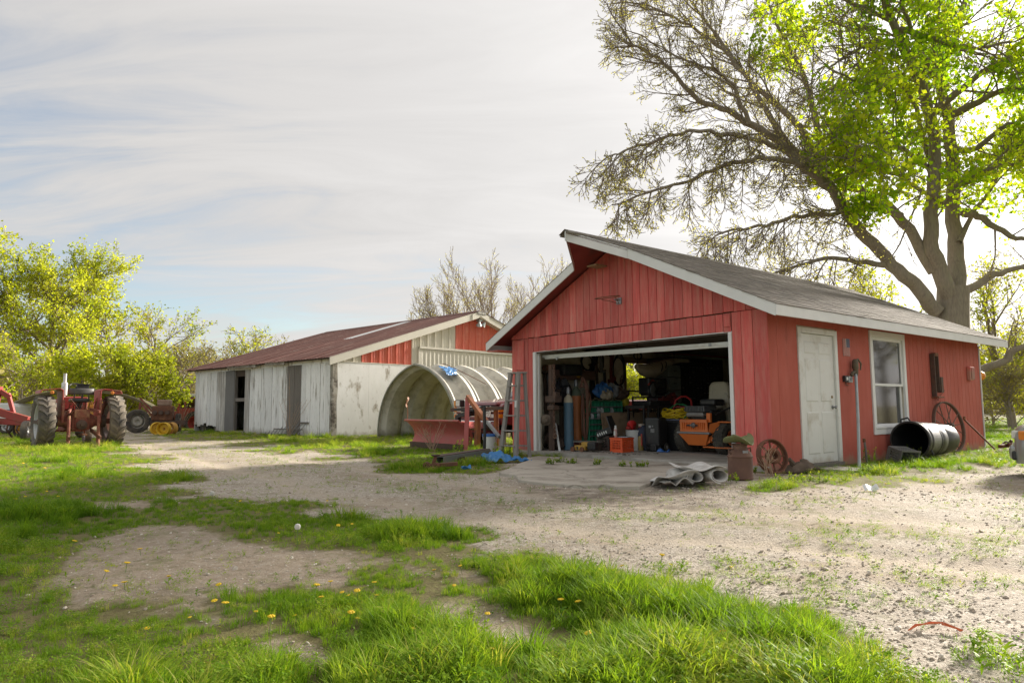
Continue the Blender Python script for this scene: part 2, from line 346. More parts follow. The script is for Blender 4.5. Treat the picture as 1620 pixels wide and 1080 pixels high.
def ground_material():
    m=bpy.data.materials.new('ground_mix'); m.use_nodes=True; nt=m.node_tree; N=nt.nodes; K=nt.links; b=N['Principled BSDF']; b.inputs['Roughness'].default_value=.92; b.inputs['Specular IOR Level'].default_value=.2
    geo=N.new('ShaderNodeNewGeometry'); P=geo.outputs['Position']
    def noi(sc,det=6,rg=.6,dist=0):
        n=N.new('ShaderNodeTexNoise'); n.inputs['Scale'].default_value=sc; n.inputs['Detail'].default_value=det; n.inputs['Roughness'].default_value=rg; n.inputs['Distortion'].default_value=dist; K.new(P,n.inputs['Vector']); return n.outputs['Fac']
    def ramp(f,stops):
        r=N.new('ShaderNodeValToRGB'); e=r.color_ramp.elements; e[0].position=stops[0][0]; e[0].color=col4(stops[0][1]); e[1].position=stops[-1][0]; e[1].color=col4(stops[-1][1])
        for p,c in stops[1:-1]: x=e.new(p); x.color=col4(c)
        K.new(f,r.inputs[0]); return r.outputs[0]
    def mix(f,a,c,bt='MIX'):
        x=N.new('ShaderNodeMix'); x.data_type='RGBA'; x.blend_type=bt
        if isinstance(f,float): x.inputs[0].default_value=f
        else: K.new(f,x.inputs[0])
        for s,v in ((6,a),(7,c)):
            if isinstance(v,tuple): x.inputs[s].default_value=col4(v)
            else: K.new(v,x.inputs[s])
        return x.outputs[2]
    def attr(n): a=N.new('ShaderNodeAttribute'); a.attribute_name=n; return a.outputs['Fac']
    def rng(f,a,c):
        r=N.new('ShaderNodeMapRange'); r.interpolation_type='SMOOTHSTEP'; K.new(f,r.inputs[0]); r.inputs[1].default_value=a; r.inputs[2].default_value=c; return r.outputs[0]
    def add(a,c,op='ADD',k=None):
        x=N.new('ShaderNodeMath'); x.operation=op
        for i,v in enumerate((a,c)):
            if isinstance(v,(int,float)): x.inputs[i].default_value=v
            else: K.new(v,x.inputs[i])
        return x.outputs[0]
    def vor(sc):
        v=N.new('ShaderNodeTexVoronoi'); v.inputs['Scale'].default_value=sc; K.new(P,v.inputs['Vector']); return v
    v1=vor(48); v2=vor(95); sp=N.new('ShaderNodeSeparateColor'); K.new(v1.outputs['Color'],sp.inputs[0]); sp2=N.new('ShaderNodeSeparateColor'); K.new(v2.outputs['Color'],sp2.inputs[0])
    stone=ramp(add(add(sp.outputs[0],.5,'MULTIPLY'),add(sp2.outputs[0],.5,'MULTIPLY')),[(.1,(.28,.235,.185)),(.45,(.42,.365,.30)),(.7,(.51,.455,.38)),(.95,(.64,.585,.505))])
    dirtc=ramp(noi(7,8,.7),[(.25,(.25,.195,.14)),(.5,(.36,.29,.215)),(.75,(.47,.395,.31))])
    big=noi(.55,5,.6); fine=noi(3.2,8,.7)
    gcol=mix(rng(add(add(big,.6,'MULTIPLY'),add(fine,.4,'MULTIPLY')),.46,.62),stone,dirtc)
    # a patchy dark brown strip is mixed in just in front of the concrete
    soil=ramp(noi(18,6,.7),[(.3,(.15,.12,.06)),(.55,(.19,.17,.07)),(.8,(.20,.22,.07))])
    gm=rng(add(attr('gravel'),add(add(noi(9,6,.7),-.5),.7,'MULTIPLY')),.3,.7)
    dmk=rng(add(attr('dirt'),add(add(noi(9,6,.7),-.5),.6,'MULTIPLY')),.3,.7)
    dpatch=mix(rng(noi(30,5,.7),.52,.66),dirtc,stone)
    dpatch=mix(rng(noi(6,8,.7),.55,.68),dpatch,(.17,.16,.075))
    c=mix(gm,soil,gcol); c=mix(dmk,c,dpatch)
    rut=add(attr('rut'),rng(noi(5,7,.7),.30,.55),'MULTIPLY'); c=mix(add(add(rut,gm,'MULTIPLY'),.8,'MULTIPLY'),c,mix(rng(noi(26,5,.7),.45,.7),(.50,.425,.33),(.36,.295,.225))); c=mix(add(add(attr('mid'),rng(noi(6,8,.75),.46,.6),'MULTIPLY'),.6,'MULTIPLY'),c,(.22,.20,.10))
    moss=rng(noi(1.9,8,.75),.54,.66); c=mix(add(moss,.6,'MULTIPLY'),c,(.20,.19,.09))
    c=mix(add(attr('dark_strip'),rng(noi(4,8,.75),.35,.62),'MULTIPLY'),c,(.13,.10,.075))
    K.new(c,b.inputs['Base Color'])
    bp=N.new('ShaderNodeBump'); bp.inputs['Strength'].default_value=.9; bp.inputs['Distance'].default_value=.02
    hh=add(add(v1.outputs['Distance'],-.35,'MULTIPLY'),add(add(noi(14,8,.75),1.0,'MULTIPLY'),add(noi(70,4,.7),.5,'MULTIPLY'))); K.new(hh,bp.inputs['Height']); K.new(bp.outputs[0],b.inputs['Normal'])
    return m
def build_ground():
    ang=np.concatenate([np.linspace(-PI,-.86,40,endpoint=False),np.linspace(-.86,.86,430,endpoint=False),np.linspace(.86,PI,40,endpoint=False)])
    rad=np.concatenate([np.exp(np.linspace(math.log(.6),math.log(60),250)),np.exp(np.linspace(math.log(66),math.log(1500),26))])
    A,R=np.meshgrid(ang,rad); x=(R*np.sin(A)).ravel(); y=(R*np.cos(A)).ravel()
    gr,dm=masks(x,y); z=height(x,y,gr,dm); nA,nR=len(ang),len(rad)
    st=np.clip(1-np.abs(sdist(x,y,gp([(800,760),(870,772),(1010,775),(1060,765),(1180,765),(1240,790),(1130,812),(960,812),(850,790)])))/.8*0-0,0,1)
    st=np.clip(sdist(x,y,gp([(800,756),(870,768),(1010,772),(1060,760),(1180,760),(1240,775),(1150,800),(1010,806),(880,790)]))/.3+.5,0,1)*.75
    rt=ruts(x,y); md_=np.exp(-(trackd(x,y)/.38)**2)
    i,j=np.meshgrid(np.arange(nA),np.arange(nR-1)); i2=(i+1)%nA
    f=np.stack([j*nA+i,(j+1)*nA+i,(j+1)*nA+i2,j*nA+i2],-1).reshape(-1,4)[:,::-1]
    V=np.stack([x,y,z],1); gm=ground_material()
    fg=gr[f].mean(1); fd=dm[f].mean(1); cls=np.where(fd>.5,2,np.where(fg>.5,1,0)); cls=np.where((f.max(1)<nA*200)|True,cls,0)
    for k,nm in ((0,'lawn_ground'),(1,'gravel_driveway'),(2,'dirt_patch')):
        ff=f[cls==k]; u,inv=np.unique(ff,return_inverse=True)
        vv=V[u]; fc=inv.reshape(-1,4)
        if k==0:                                                       # close the middle below the camera
            c=len(vv); ring=np.searchsorted(u,np.arange(nA)) if (np.isin(np.arange(nA),u)).all() else None
        o=np_mesh(nm,vv,fc,gm,smooth=True,attrs={'gravel':(gr[u],'POINT'),'dirt':(dm[u],'POINT'),'dark_strip':(st[u],'POINT'),'rut':(rt[u],'POINT'),'mid':(md_[u],'POINT')}); o['kind']='structure'
build_ground()

# ---- a scatter of small meshes over points (grass and stones nobody could count)
def scatter(name,pts,rot,scl,idx,tint,variants,kind='stuff'):
    me=bpy.data.meshes.new(name); n=len(pts); me.vertices.add(n); me.vertices.foreach_set('co',np.asarray(pts,np.float32).ravel())
    a=me.attributes.new('rot','FLOAT_VECTOR','POINT'); a.data.foreach_set('vector',np.asarray(rot,np.float32).ravel())
    a=me.attributes.new('scl','FLOAT_VECTOR','POINT'); a.data.foreach_set('vector',np.asarray(scl,np.float32).ravel())
    a=me.attributes.new('idx','INT','POINT'); a.data.foreach_set('value',np.asarray(idx,np.int32))
    a=me.attributes.new('tint','FLOAT','POINT'); a.data.foreach_set('value',np.asarray(tint,np.float32))
    o=link(bpy.data.objects.new(name,me)); o['kind']=kind
    c=bpy.data.collections.new(name+'_kinds')
    for i,v in enumerate(variants):
        v.name='%s_kind_%s'%(name,chr(97+i))
        for u in list(v.users_collection): u.objects.unlink(v)
        c.objects.link(v)
    ng=bpy.data.node_groups.new(name,'GeometryNodeTree'); ng.interface.new_socket('Geometry',in_out='INPUT',socket_type='NodeSocketGeometry'); ng.interface.new_socket('Geometry',in_out='OUTPUT',socket_type='NodeSocketGeometry')
    N=ng.nodes; K=ng.links; gi=N.new('NodeGroupInput'); go=N.new('NodeGroupOutput'); ci=N.new('GeometryNodeCollectionInfo'); ci.inputs[0].default_value=c; ci.inputs['Separate Children'].default_value=True; ci.inputs['Reset Children'].default_value=True
    ip=N.new('GeometryNodeInstanceOnPoints'); ip.inputs['Pick Instance'].default_value=True
    def at(n,t): x=N.new('GeometryNodeInputNamedAttribute'); x.data_type=t; x.inputs[0].default_value=n; return x.outputs[0]
    K.new(gi.outputs[0],ip.inputs['Points']); K.new(ci.outputs[0],ip.inputs['Instance']); K.new(at('idx','INT'),ip.inputs['Instance Index']); K.new(at('scl','FLOAT_VECTOR'),ip.inputs['Scale'])
    er=N.new('FunctionNodeEulerToRotation'); K.new(at('rot','FLOAT_VECTOR'),er.inputs[0]); K.new(er.outputs[0],ip.inputs['Rotation'])
    K.new(ip.outputs[0],go.inputs[0]); md=o.modifiers.new('scatter','NODES'); md.node_group=ng
    return o
GRASSM=leafmat('grass_blade',[(.085,.18,.018),(.14,.26,.025),(.215,.34,.035),(.33,.42,.055),(.48,.44,.16)],trans=.45,attr='inst',rough=.5)
def tuft(rng,n,rad,h0,h1,w,lean,segs=4,curl=1.0):
    V=[];F=[];T=[]
    for b in range(n):
        a=rng.uniform(0,2*PI); r=rad*math.sqrt(rng.uniform(0,1)); bx,by=r*math.cos(a),r*math.sin(a)
        d=a+rng.uniform(-1,1); h=rng.uniform(h0,h1); ln=lean*rng.uniform(.25,1)*h; ww=w*rng.uniform(.7,1.3); k=len(V); t=rng.uniform(0,1); tw=rng.uniform(-.6,.6)
        px,py=-math.sin(d+tw),math.cos(d+tw)
        for s in range(segs+1):
            q=s/segs; o=ln*q**(1.6+curl*.5); z=h*(q-.28*curl*lean*q**3); wd=ww*(1-q**2.2)*.5+.0004
            cx,cy=bx+math.cos(d)*o,by+math.sin(d)*o
            V+= [(cx-px*wd,cy-py*wd,z),(cx+px*wd,cy+py*wd,z)]; T+=[min(1,t*.6+q*.4)]*2
        for s in range(segs): F.append((k+2*s,k+2*s+1,k+2*s+3,k+2*s+2))
    return np_mesh('tuft',V,F,GRASSM,attrs={'tint':(T,'POINT')})
def rosette(rng,n,rad,lw,ll,up):
    V=[];F=[];T=[]
    for b in range(n):
        a=rng.uniform(0,2*PI); r0=rad*rng.uniform(0,.9); L=ll*rng.uniform(.6,1.2); W=lw*rng.uniform(.7,1.2); k=len(V); t=rng.uniform(.1,.6); u=up*rng.uniform(.3,1); x0,y0=r0*math.cos(a*3.3),r0*math.sin(a*3.3); z0=rng.uniform(.0,up*.12)
        for s,wd in ((0,.2),(.35,.9),(.7,1),(1,.08)):
            z=z0+u*L*(s-.5*s*s); o=L*s*.9; cx,cy=x0+math.cos(a)*o,y0+math.sin(a)*o; px,py=-math.sin(a)*W*wd*.5,math.cos(a)*W*wd*.5
            V+=[(cx-px,cy-py,z),(cx+px,cy+py,z+.002)]; T+=[t]*2
        for s in range(3): F.append((k+2*s,k+2*s+1,k+2*s+3,k+2*s+2))
    return np_mesh('tuft',V,F,GRASSM,attrs={'tint':(T,'POINT')})
APW=[tuple(gl(*p)[:2]) for p in APRON]
BARN_O=Vector((-6.35,24.6,0))
def blocked(x,y):
    b=sdist(x,y,FOOT[0])>-.02; b|=sdist(x,y,APW)>-.03; return b
def build_grass():
    R=random.Random(3); rg=np.random.default_rng(5)
    var=[tuft(R,26,.075,.05,.13,.0050,.55) for _ in range(4)]+[tuft(R,30,.07,.13,.26,.0058,.8,5) for _ in range(3)]+[tuft(R,16,.09,.03,.08,.0045,.8) for _ in range(2)]+[rosette(R,34,.09,.016,.022,1.3) for _ in range(2)]+[rosette(R,9,.012,.022,.085,1.1) for _ in range(2)]
    n=125000; th=rg.uniform(-.80,.80,n); r=np.exp(rg.uniform(math.log(1.75),math.log(62),n)); x=r*np.sin(th); y=r*np.cos(th)
    gr,dm=masks(x,y); pn=fbm(x*1.3,y*1.3,41); pn2=fbm(x*.45,y*.45,47); pf=fbm(x*4.5,y*4.5,51)
    acc=np.clip(r/6,.0,1)**.9; acc*=np.clip((pf-.36+np.clip((r-5)/25,0,.25))/.13,.06,1)
    b=np.maximum(gr,dm)
    spotty=np.clip((fbm(x*2.6,y*2.6,61)-.57)/.06,0,1)*.5+np.clip((fbm(x*9,y*9,63)-.60)/.05,0,1)*.16+dm*np.clip((fbm(x*6,y*6,65)-.42)/.2,0,1)*.22
    spotty+=.22*np.exp(-(trackd(x,y)/.35)**2)*np.clip((fbm(x*3,y*3,66)-.42)/.1,0,1)
    acc*=np.where(b>.72,spotty,np.clip(1-b*1.15,0,1)*np.clip((pf-.33)/.12,0,1)*(b>.08)+(b<=.08)+.02)
    keep=(rg.uniform(0,1,n)<acc)&~blocked(x,y)
    keep&=~((r>22)&(x>-6.2)&(x<8)&(y-BARN_O.y>-(x-BARN_O.x)*-1.0+.2)&(y>24.8))
    x,y,r,gr,dm,pn,pn2,b,pf=[q[keep] for q in (x,y,r,gr,dm,pn,pn2,b,pf)]; n=len(x)
    z=height(x,y,gr,dm)
    tall=np.zeros(n)
    for (a,c,rad,am) in ((1010,960,.30,1),(1090,985,.35,1),(1180,1000,.4,1),(1260,1010,.3,.9),(920,935,.25,.9),(980,905,.25,.8),(1100,925,.35,.8),(1240,1040,.25,.5),(1340,1060,.2,.5),(1600,1045,.3,.8),(860,900,.3,.6),(700,1050,.3,.6),(300,870,.2,.3),(1050,1060,.3,.8),(680,700,.8,.5),(560,700,1.5,.4),(120,712,1.2,.8),(1500,735,1.0,.4)):
        g=G(a,c); tall=np.maximum(tall,am*np.exp(-((x-g.x)**2+(y-g.y)**2)/rad**2))
    tall=np.maximum(tall,np.clip((pn-.62)*4,0,.5)*(b<.3))
    u=rg.uniform(0,1,n); clover=(pn2+(pf-.5)*.5>.53)&(rg.uniform(0,1,n)<.6)
    idx=np.where(b>.5,np.where(u<.55,7+(u*100).astype(int)%2,np.where(u<.8,9+(u*100).astype(int)%2,11+(u*100).astype(int)%2)),np.where(u<tall*.8,4+(u*997).astype(int)%3,np.where(clover,9+(u*997).astype(int)%2,np.where(u>.955,11+(u*9997).astype(int)%2,(u*997).astype(int)%4))))
    sc=(.34+.5*tall+.42*(pn-.35))*rg.uniform(.75,1.2,n)*np.clip(1+(r-7)/22,1,2.3)
    sc=np.where(b<=.72,sc*np.clip(1.05-.9*b,.4,1),sc*.75); sc=np.clip(sc,.3,3)
    scl=np.stack([sc,sc,sc*np.clip(1-(r-8)/60,.55,1)],1)
    tint=np.clip(.30+.85*(pn2-.45)+.9*(pf-.5)+.16*tall+rg.normal(0,.16,n)+.12*(b>.4)+.22*np.clip((r-9)/12,0,1)*(x<2),0,1)
    tint=np.where((rg.uniform(0,1,n)<.08),np.clip(tint+.5,0,1),tint)
    rot=np.stack([rg.normal(0,.1,n),rg.normal(0,.1,n),rg.uniform(0,2*PI,n)],1)
    scatter('grass',np.stack([x,y,z-.004],1),rot,scl,idx,tint,var)
build_grass()
def build_stones():
    rg=np.random.default_rng(9); R=random.Random(4); var=[]
    sm=mat('gravel_stone',(.58,.53,.46),(.36,.31,.26),scale=20,rough=.9,bump=.3)
    nt=sm.node_tree; at=nt.nodes.new('ShaderNodeAttribute'); at.attribute_type='INSTANCER'; at.attribute_name='tint'; cr=nt.nodes.new('ShaderNodeValToRGB'); cr.color_ramp.elements[0].color=(.37,.30,.235,1); cr.color_ramp.elements[1].color=(.72,.66,.57,1)
    e=cr.color_ramp.elements.new(.55); e.color=(.50,.43,.345,1)
    nt.links.new(at.outputs['Fac'],cr.inputs[0]); nt.links.new(cr.outputs[0],nt.nodes['Principled BSDF'].inputs['Base Color'])
    for k in range(4):
        bm=bmesh.new(); bmesh.ops.create_icosphere(bm,subdivisions=1,radius=1)
        for v in bm.verts: v.co*=R.uniform(.7,1.15); v.co.z*=.6
        me=bpy.data.meshes.new('stone'); bm.to_mesh(me); bm.free(); me.materials.append(sm); o=bpy.data.objects.new('stone',me); link(o); var.append(o)
    n=62000; th=rg.uniform(-.75,.80,n); r=np.exp(rg.uniform(math.log(2.2),math.log(22),n)); x=r*np.sin(th); y=r*np.cos(th); gr,dm=masks(x,y); nn=fbm(x*.9,y*.9,71)
    keep=((rg.uniform(0,1,n)<gr*np.clip((nn-.25)*3,.1,1)*(1-.8*ruts(x,y)))|(rg.uniform(0,1,n)<dm*.22))&~blocked(x,y); x,y,r,gr,dm=[q[keep] for q in (x,y,r,gr,dm)]; n=len(x)
    s=np.exp(rg.normal(math.log(.0047),.5,n))*np.clip(r/6,1,1.5); s=np.clip(s,.0025,.02)
    scatter('gravel',np.stack([x,y,height(x,y,gr,dm)+s*.15],1),rg.uniform(0,6.28,(n,3))*np.array([.1,.1,1]),np.stack([s,s*rg.uniform(.7,1.3,n),s],1),rg.integers(0,4,n),rg.uniform(0,1,n),var)
build_stones()
def build_apron():
    mb=MB(); R=random.Random(2); pts=[]
    n=len(APRON)
    for i in range(n):
        a=Vector(APRON[i]); c=Vector(APRON[(i+1)%n]); k=6 if i in (0,1,2,3,4) else 2
        for j in range(k): p=a.lerp(c,j/k); pts.append((p.x+R.uniform(-.09,.09)*(k==6),p.y+R.uniform(-.09,.09)*(k==6)))
    mb.prism(pts,-.12,.014,'z')
    cm=mat('old_concrete',(.50,.455,.385),(.40,.36,.30),scale=2.2,rough=.9,bump=.35,c3=(.17,.14,.11),s3=1.6,t3=.60,w3=.12,c4=(.5,.47,.42),s4=30,t4=.62,bscale=25)
    nt=cm.node_tree; N=nt.nodes; K=nt.links; tc=N.new('ShaderNodeTexCoord'); nz=N.new('ShaderNodeTexNoise'); nz.inputs['Scale'].default_value=1.7; nz.inputs['Detail'].default_value=6; K.new(tc.outputs['Object'],nz.inputs['Vector']); va=N.new('ShaderNodeVectorMath'); va.operation='MULTIPLY_ADD'; K.new(nz.outputs['Color'],va.inputs[0]); va.inputs[1].default_value=(.7,.7,.7); K.new(tc.outputs['Object'],va.inputs[2])
    vo=N.new('ShaderNodeTexVoronoi'); vo.feature='DISTANCE_TO_EDGE'; vo.inputs['Scale'].default_value=.55; K.new(va.outputs[0],vo.inputs['Vector']); mr=N.new('ShaderNodeMapRange'); K.new(vo.outputs['Distance'],mr.inputs[0]); mr.inputs[1].default_value=.002; mr.inputs[2].default_value=.010; mr.inputs[3].default_value=.35
    pb=N['Principled BSDF']; src=pb.inputs['Base Color'].links[0].from_socket; mx=N.new('ShaderNodeMix'); mx.data_type='RGBA'; K.new(mr.outputs[0],mx.inputs[0]); mx.inputs[6].default_value=(.17,.145,.11,1); K.new(src,mx.inputs[7]); K.new(mx.outputs[2],pb.inputs['Base Color'])
    o=mb.build('concrete_apron',cm,kind='structure',bevel=.01); o.matrix_world=GM
build_apron()
# ------------------------------------------------------------------ the red garage
ASPH=mat('asphalt_shingle',(.20,.17,.14),(.12,.105,.09),scale=14,rough=.95,bump=.5,rand=.28,c3=(.21,.19,.16),s3=3,t3=.6)
INNER=mat('old_inside_wall',(.70,.64,.52),(.60,.54,.43),scale=2,rough=.9,bump=.15,c3=(.32,.27,.20),s3=2,t3=.62,w3=.12)
DARKWD=mat('dark_rough_wood',(.10,.072,.052),(.06,.045,.034),scale=4,rough=.9,bump=.4,stretch=(6,6,1))
CONC=mat('garage_concrete',(.46,.43,.385),(.38,.35,.31),scale=3,rough=.9,bump=.2,c3=(.24,.215,.18),s3=2,t3=.58,w3=.12)
DOORW=mat('white_door_paint',(.76,.76,.73),(.69,.69,.66),scale=2,rough=.45,bump=.05,c3=(.50,.46,.38),s3=3.0,t3=.64,w3=.12,splash=.16,scol=(.46,.40,.31))
XM,ZR,RM,XE,XEL,YE0,YE1,YTIP,KDX=3.12,4.08,.4755,6.61,-.43,-.42,9.28,-1.28,.7
def zroof(x): return ZR-RM*abs(x-XM)
garage=thing('red_garage','red board garage with its wide door open on a crowded workshop','garage',GO,GYAW)
def build_garage():
    R=random.Random(11); g=garage; OX1,OX2,OZ=.785,5.535,2.13; FZ=.05
    def B(name,m,*a,bevel=0,label=None,parent=g,kind=None): mb=MB(); mb.box(*a); return mb.build(name,m,parent,bevel=bevel,label=label,kind=kind)
    B('floor',CONC,.02,GW-.02,-.05,GD-.02,-.2,FZ)
    # --- inner walls with their openings
    def wall(name,axis,x0,x1,y0,y1,z1,holes,m):
        mb=MB(); zs=-.1
        L0,L1=(x0,x1) if axis=='x' else (y0,y1)
        def put(a,b,za,zb):
            if b-a<1e-3 or zb-za<1e-3: return
            (mb.box(a,b,y0,y1,za,zb) if axis=='x' else mb.box(x0,x1,a,b,za,zb))
        cur=L0
        for a,b,za,zb in sorted(holes): put(cur,a,zs,z1); put(a,b,zs,za); put(a,b,zb,z1); cur=b
        put(cur,L1,zs,z1); return mb.build(name,m,g)
    LW=(3.47,4.75,.84,2.12)
    wall('left_wall','y',0,.12,.0,GD,2.36,[LW],INNER)
    wall('back_wall','x',.121,GW-.121,GD-.12,GD,2.5,[],INNER)
    DH=(.93,1.99,.03,2.13); WH=(3.40,4.66,.54,2.2)
    wall('right_wall','y',GW-.12,GW,.0,GD,2.36,[DH,WH],INNER)
    mb=MB()
    for a,b,z0,z1 in ((.121,OX1,-.1,2.45),(OX2,GW-.121,-.1,2.45),(OX1,OX2,OZ,2.45)): mb.box(a,b,.0,.12,z0,z1)
    mb.prism([(.121,2.45),(GW-.121,2.45),(XM,ZR-.1)],.0,.1,'y'); mb.build('front_wall',INNER,g)
    mb=MB(); mb.prism([(.1,2.5),(GW-.1,2.5),(XM,ZR-.1)],GD-.1,GD,'y'); mb.build('back_gable',OLDWOOD,g)
    mb=MB(); mb.box(.121,GW-.121,.121,GD-.121,2.40,2.44); mb.build('ceiling',mat('ceiling_board',(.50,.44,.36),(.40,.35,.28),scale=2,rough=.9,c3=(.25,.2,.16),s3=1.5,t3=.6),g)
    # outer skin of the hidden sides
    B('left_siding',RED,-.022,-.002,-.03,LW[0],-.08,2.4); B('left_siding',RED,-.022,-.002,LW[1],GD,-.08,2.4)
    B('left_siding',RED,-.022,-.002,LW[0],LW[1],-.08,LW[2]); B('left_siding',RED,-.022,-.002,LW[0],LW[1],LW[3],2.4)
    B('back_siding',OLDWOOD,-.02,GW+.02,GD+.002,GD+.022,-.08,2.5)
    # --- front boards, each one a board of its own
    def board(poly,y,t=.02,m=RED):
        mb=MB(); mb.prism(poly,y-t,y,'y'); mb.build('board',m,g,bevel=.004,seg=1)
    def rtop(x): return zroof(x)-.085
    x=-.03; i=0
    while x<GW+.03:                                      # gable boards over the seam
        w=R.choice((.17,.185,.19,.2,.215)); x2=min(x+w,GW+.03)
        if GW+.03-x2<.06: x2=GW+.03
        a,b=x+.004,x2-.004; zb=2.452+R.uniform(-.006,.008); y=-.024-R.uniform(0,.006)
        pts=[(a,zb),(b,zb),(b,rtop(b))]
        if a<XM<b: pts.append((XM,rtop(XM)))
        pts.append((a,rtop(a)))
        if min(rtop(a),rtop(b))>zb+.01: board(pts,y,.022)
        x=x2
    x=OX1-.08
    while x<OX2+.06:                                     # the shorter header boards
        x2=min(x+R.choice((.14,.18,.21,.26,.3)),OX2+.06)
        if OX2+.06-x2<.06: x2=OX2+.06
        zt=2.444-R.uniform(0,.012); zb=OZ+.012+R.uniform(-.008,.008)
        board([(x+.003,zb),(x2-.004,zb),(x2-.004,zt),(x+.003,zt)],-.004-R.uniform(0,.007),.02); x=x2
    for a0,a1 in ((-.03,OX1-.095),(OX2+.07,GW+.03)):
        x=a0
        while x<a1-.02:
            x2=min(x+R.choice((.185,.2,.17)),a1)
            if a1-x2<.08: x2=a1
            zb=-.04+R.uniform(-.02,.02)
            board([(x+.003,zb),(x2-.004,zb),(x2-.004,2.443),(x+.003,2.443)],-.004-R.uniform(0,.008),.02); x=x2
    board([(.10,1.78),(.40,1.77),(.41,2.41),(.11,2.415)],-.034,.02); board([(5.47,2.22),(5.585,2.22),(5.585,2.41),(5.47,2.41)],-.034,.012)
    mb=MB(); mb.box(.12,GW-.12,-.001,.0,2.1,2.5); mb.build('gable_backing',DARKWD,g)
    # --- door opening: jambs, stop, raised door
    B('jamb',WHITE,OX1-.09,OX1,-.04,.1,.0,OZ,bevel=.006); B('jamb',WHITE,OX2,OX2+.065,-.04,.1,.0,OZ,bevel=.006)
    B('jamb_stop',WHITE,OX1,OX1+.03,.02,.06,.03,OZ); B('jamb_stop',WHITE,OX2-.025,OX2,.02,.06,.03,1.75)
    B('head_jamb',WHITE,OX1-.09,OX2+.065,-.022,.1,OZ-.0,OZ+.014)
    zl=gplane(866,568,1,.22).z; zr=gplane(1153,549,1,.22).z
    mb=MB(); x0,x1=OX1+.02,OX2-.02; th=.055
    mb.hexa([(x0,.2,zl),(x1,.2,zr),(x1,2.3,zr+.18),(x0,2.3,zl+.28),(x0,.2,zl+th),(x1,.2,zr+th),(x1,2.3,zr+.235),(x0,2.3,zl+.335)])
    gd=mb.build('garage_door',DOORW,g,bevel=.008)
    mb=MB(); mb.hexa([(x0-.06,.178,zl+.035),(x1,.178,zr+.03),(x1,.199,zr+.03),(x0-.06,.199,zl+.035),(x0-.06,.178,zl+.09),(x1,.178,zr+.085),(x1,.199,zr+.085),(x0-.06,.199,zl+.09)]); mb.build('bottom_rail',DOORW,gd)
    for xx in (x0+.4,x1-.5): mb=MB(); mb.box(xx,xx+.05,.165,.18,(zl+zr)/2,(zl+zr)/2+.05); mb.build('hinge',STEEL,gd)
    for xx in (OX1+.05,OX2-.07):
        mb=MB(); mb.box(xx,xx+.03,.15,2.6,2.24,2.29); mb.build('door_track',STEEL,g)
    # --- right side: plywood sheets, the grooved siding beyond the window, the corner boards
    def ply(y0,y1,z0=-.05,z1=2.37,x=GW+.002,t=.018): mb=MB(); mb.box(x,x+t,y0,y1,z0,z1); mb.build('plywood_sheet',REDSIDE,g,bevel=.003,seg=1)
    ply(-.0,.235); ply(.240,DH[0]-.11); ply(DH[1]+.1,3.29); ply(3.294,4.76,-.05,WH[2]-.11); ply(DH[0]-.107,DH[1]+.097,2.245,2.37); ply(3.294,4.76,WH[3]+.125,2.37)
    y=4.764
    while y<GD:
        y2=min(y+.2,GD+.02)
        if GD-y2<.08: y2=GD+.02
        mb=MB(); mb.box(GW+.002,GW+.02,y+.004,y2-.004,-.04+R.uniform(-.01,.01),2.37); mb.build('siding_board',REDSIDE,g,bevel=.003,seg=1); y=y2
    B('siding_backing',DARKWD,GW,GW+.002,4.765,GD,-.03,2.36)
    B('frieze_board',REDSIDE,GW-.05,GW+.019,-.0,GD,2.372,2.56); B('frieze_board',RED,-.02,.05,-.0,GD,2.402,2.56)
    B('corner_trim',WHITE,GW-.02,GW+.04,GD+.023,GD+.06,-.03,2.3,bevel=.004)
    # entry door
    fx=GW+.022; y0,y1,z0,z1=DH
    fr=MB(); fr.box(GW-.1,fx+.02,y0-.105,y0,0,z1+.09); fr.box(GW-.1,fx+.02,y1,y1+.095,0,z1+.09); fr.box(GW-.1,fx+.02,y0,y1,z1,z1+.09); fr.build('door_frame',DOORW,g,bevel=.006)
    B('door_sill',OLDWOOD,GW-.1,fx+.06,y0-.08,y1+.07,-.03,.03)
    d=B('entry_door',DOORW,GW-.035,GW+.006,y0+.006,y1-.006,.036,z1-.006,bevel=.004)
    wd=y1-y0
    for a,b in ((.11,.46),(.54,.89)):
        for za,zb in ((.18,.86),(1.02,1.72),(1.80,2.0)):
            mb=MB(); X=GW+.006; q=.022; ya,yb=y0+wd*a,y0+wd*b
            mb.add([(X+.0005,ya,za),(X+.0005,yb,za),(X+.0005,yb,zb),(X+.0005,ya,zb),(X+.008,ya+q,za+q),(X+.008,yb-q,za+q),(X+.008,yb-q,zb-q),(X+.008,ya+q,zb-q)],[(0,1,5,4),(1,2,6,5),(2,3,7,6),(3,0,4,7),(4,5,6,7)])
            mb.build('door_panel',DOORW,d)
    br=mat('old_brass',(.32,.24,.12),(.2,.15,.08),rough=.35,metal=.8)
    kb=MB(); kb.at((GW+.006,1.88,.93),ry=PI/2); kb.lathe([(.033,0),(.033,.008),(.013,.012),(.012,.035),(.024,.045),(.03,.058),(.024,.072),(0,.076)],16); kb.build('door_knob',STEEL,d,smooth=True)
    kb=MB(); kb.at((GW+.006,1.86,1.10),ry=PI/2); kb.lathe([(.026,0),(.026,.012),(.018,.02),(0,.021)],16); kb.build('deadbolt',br,d,smooth=True)
    # side window: two sashes with real panes, a sheet of plastic behind the lower one
    y0,y1,z0,z1=WH
    fr=MB(); X0,X1=GW-.09,fx+.022
    fr.box(X0,X1,y0-.105,y0,z0-.11,z1+.12); fr.box(X0,X1,y1,y1+.095,z0-.11,z1+.12); fr.box(X0,X1,y0,y1,z1,z1+.12); fr.box(X0,X1-.004,y0,y1,z0-.11,z0)
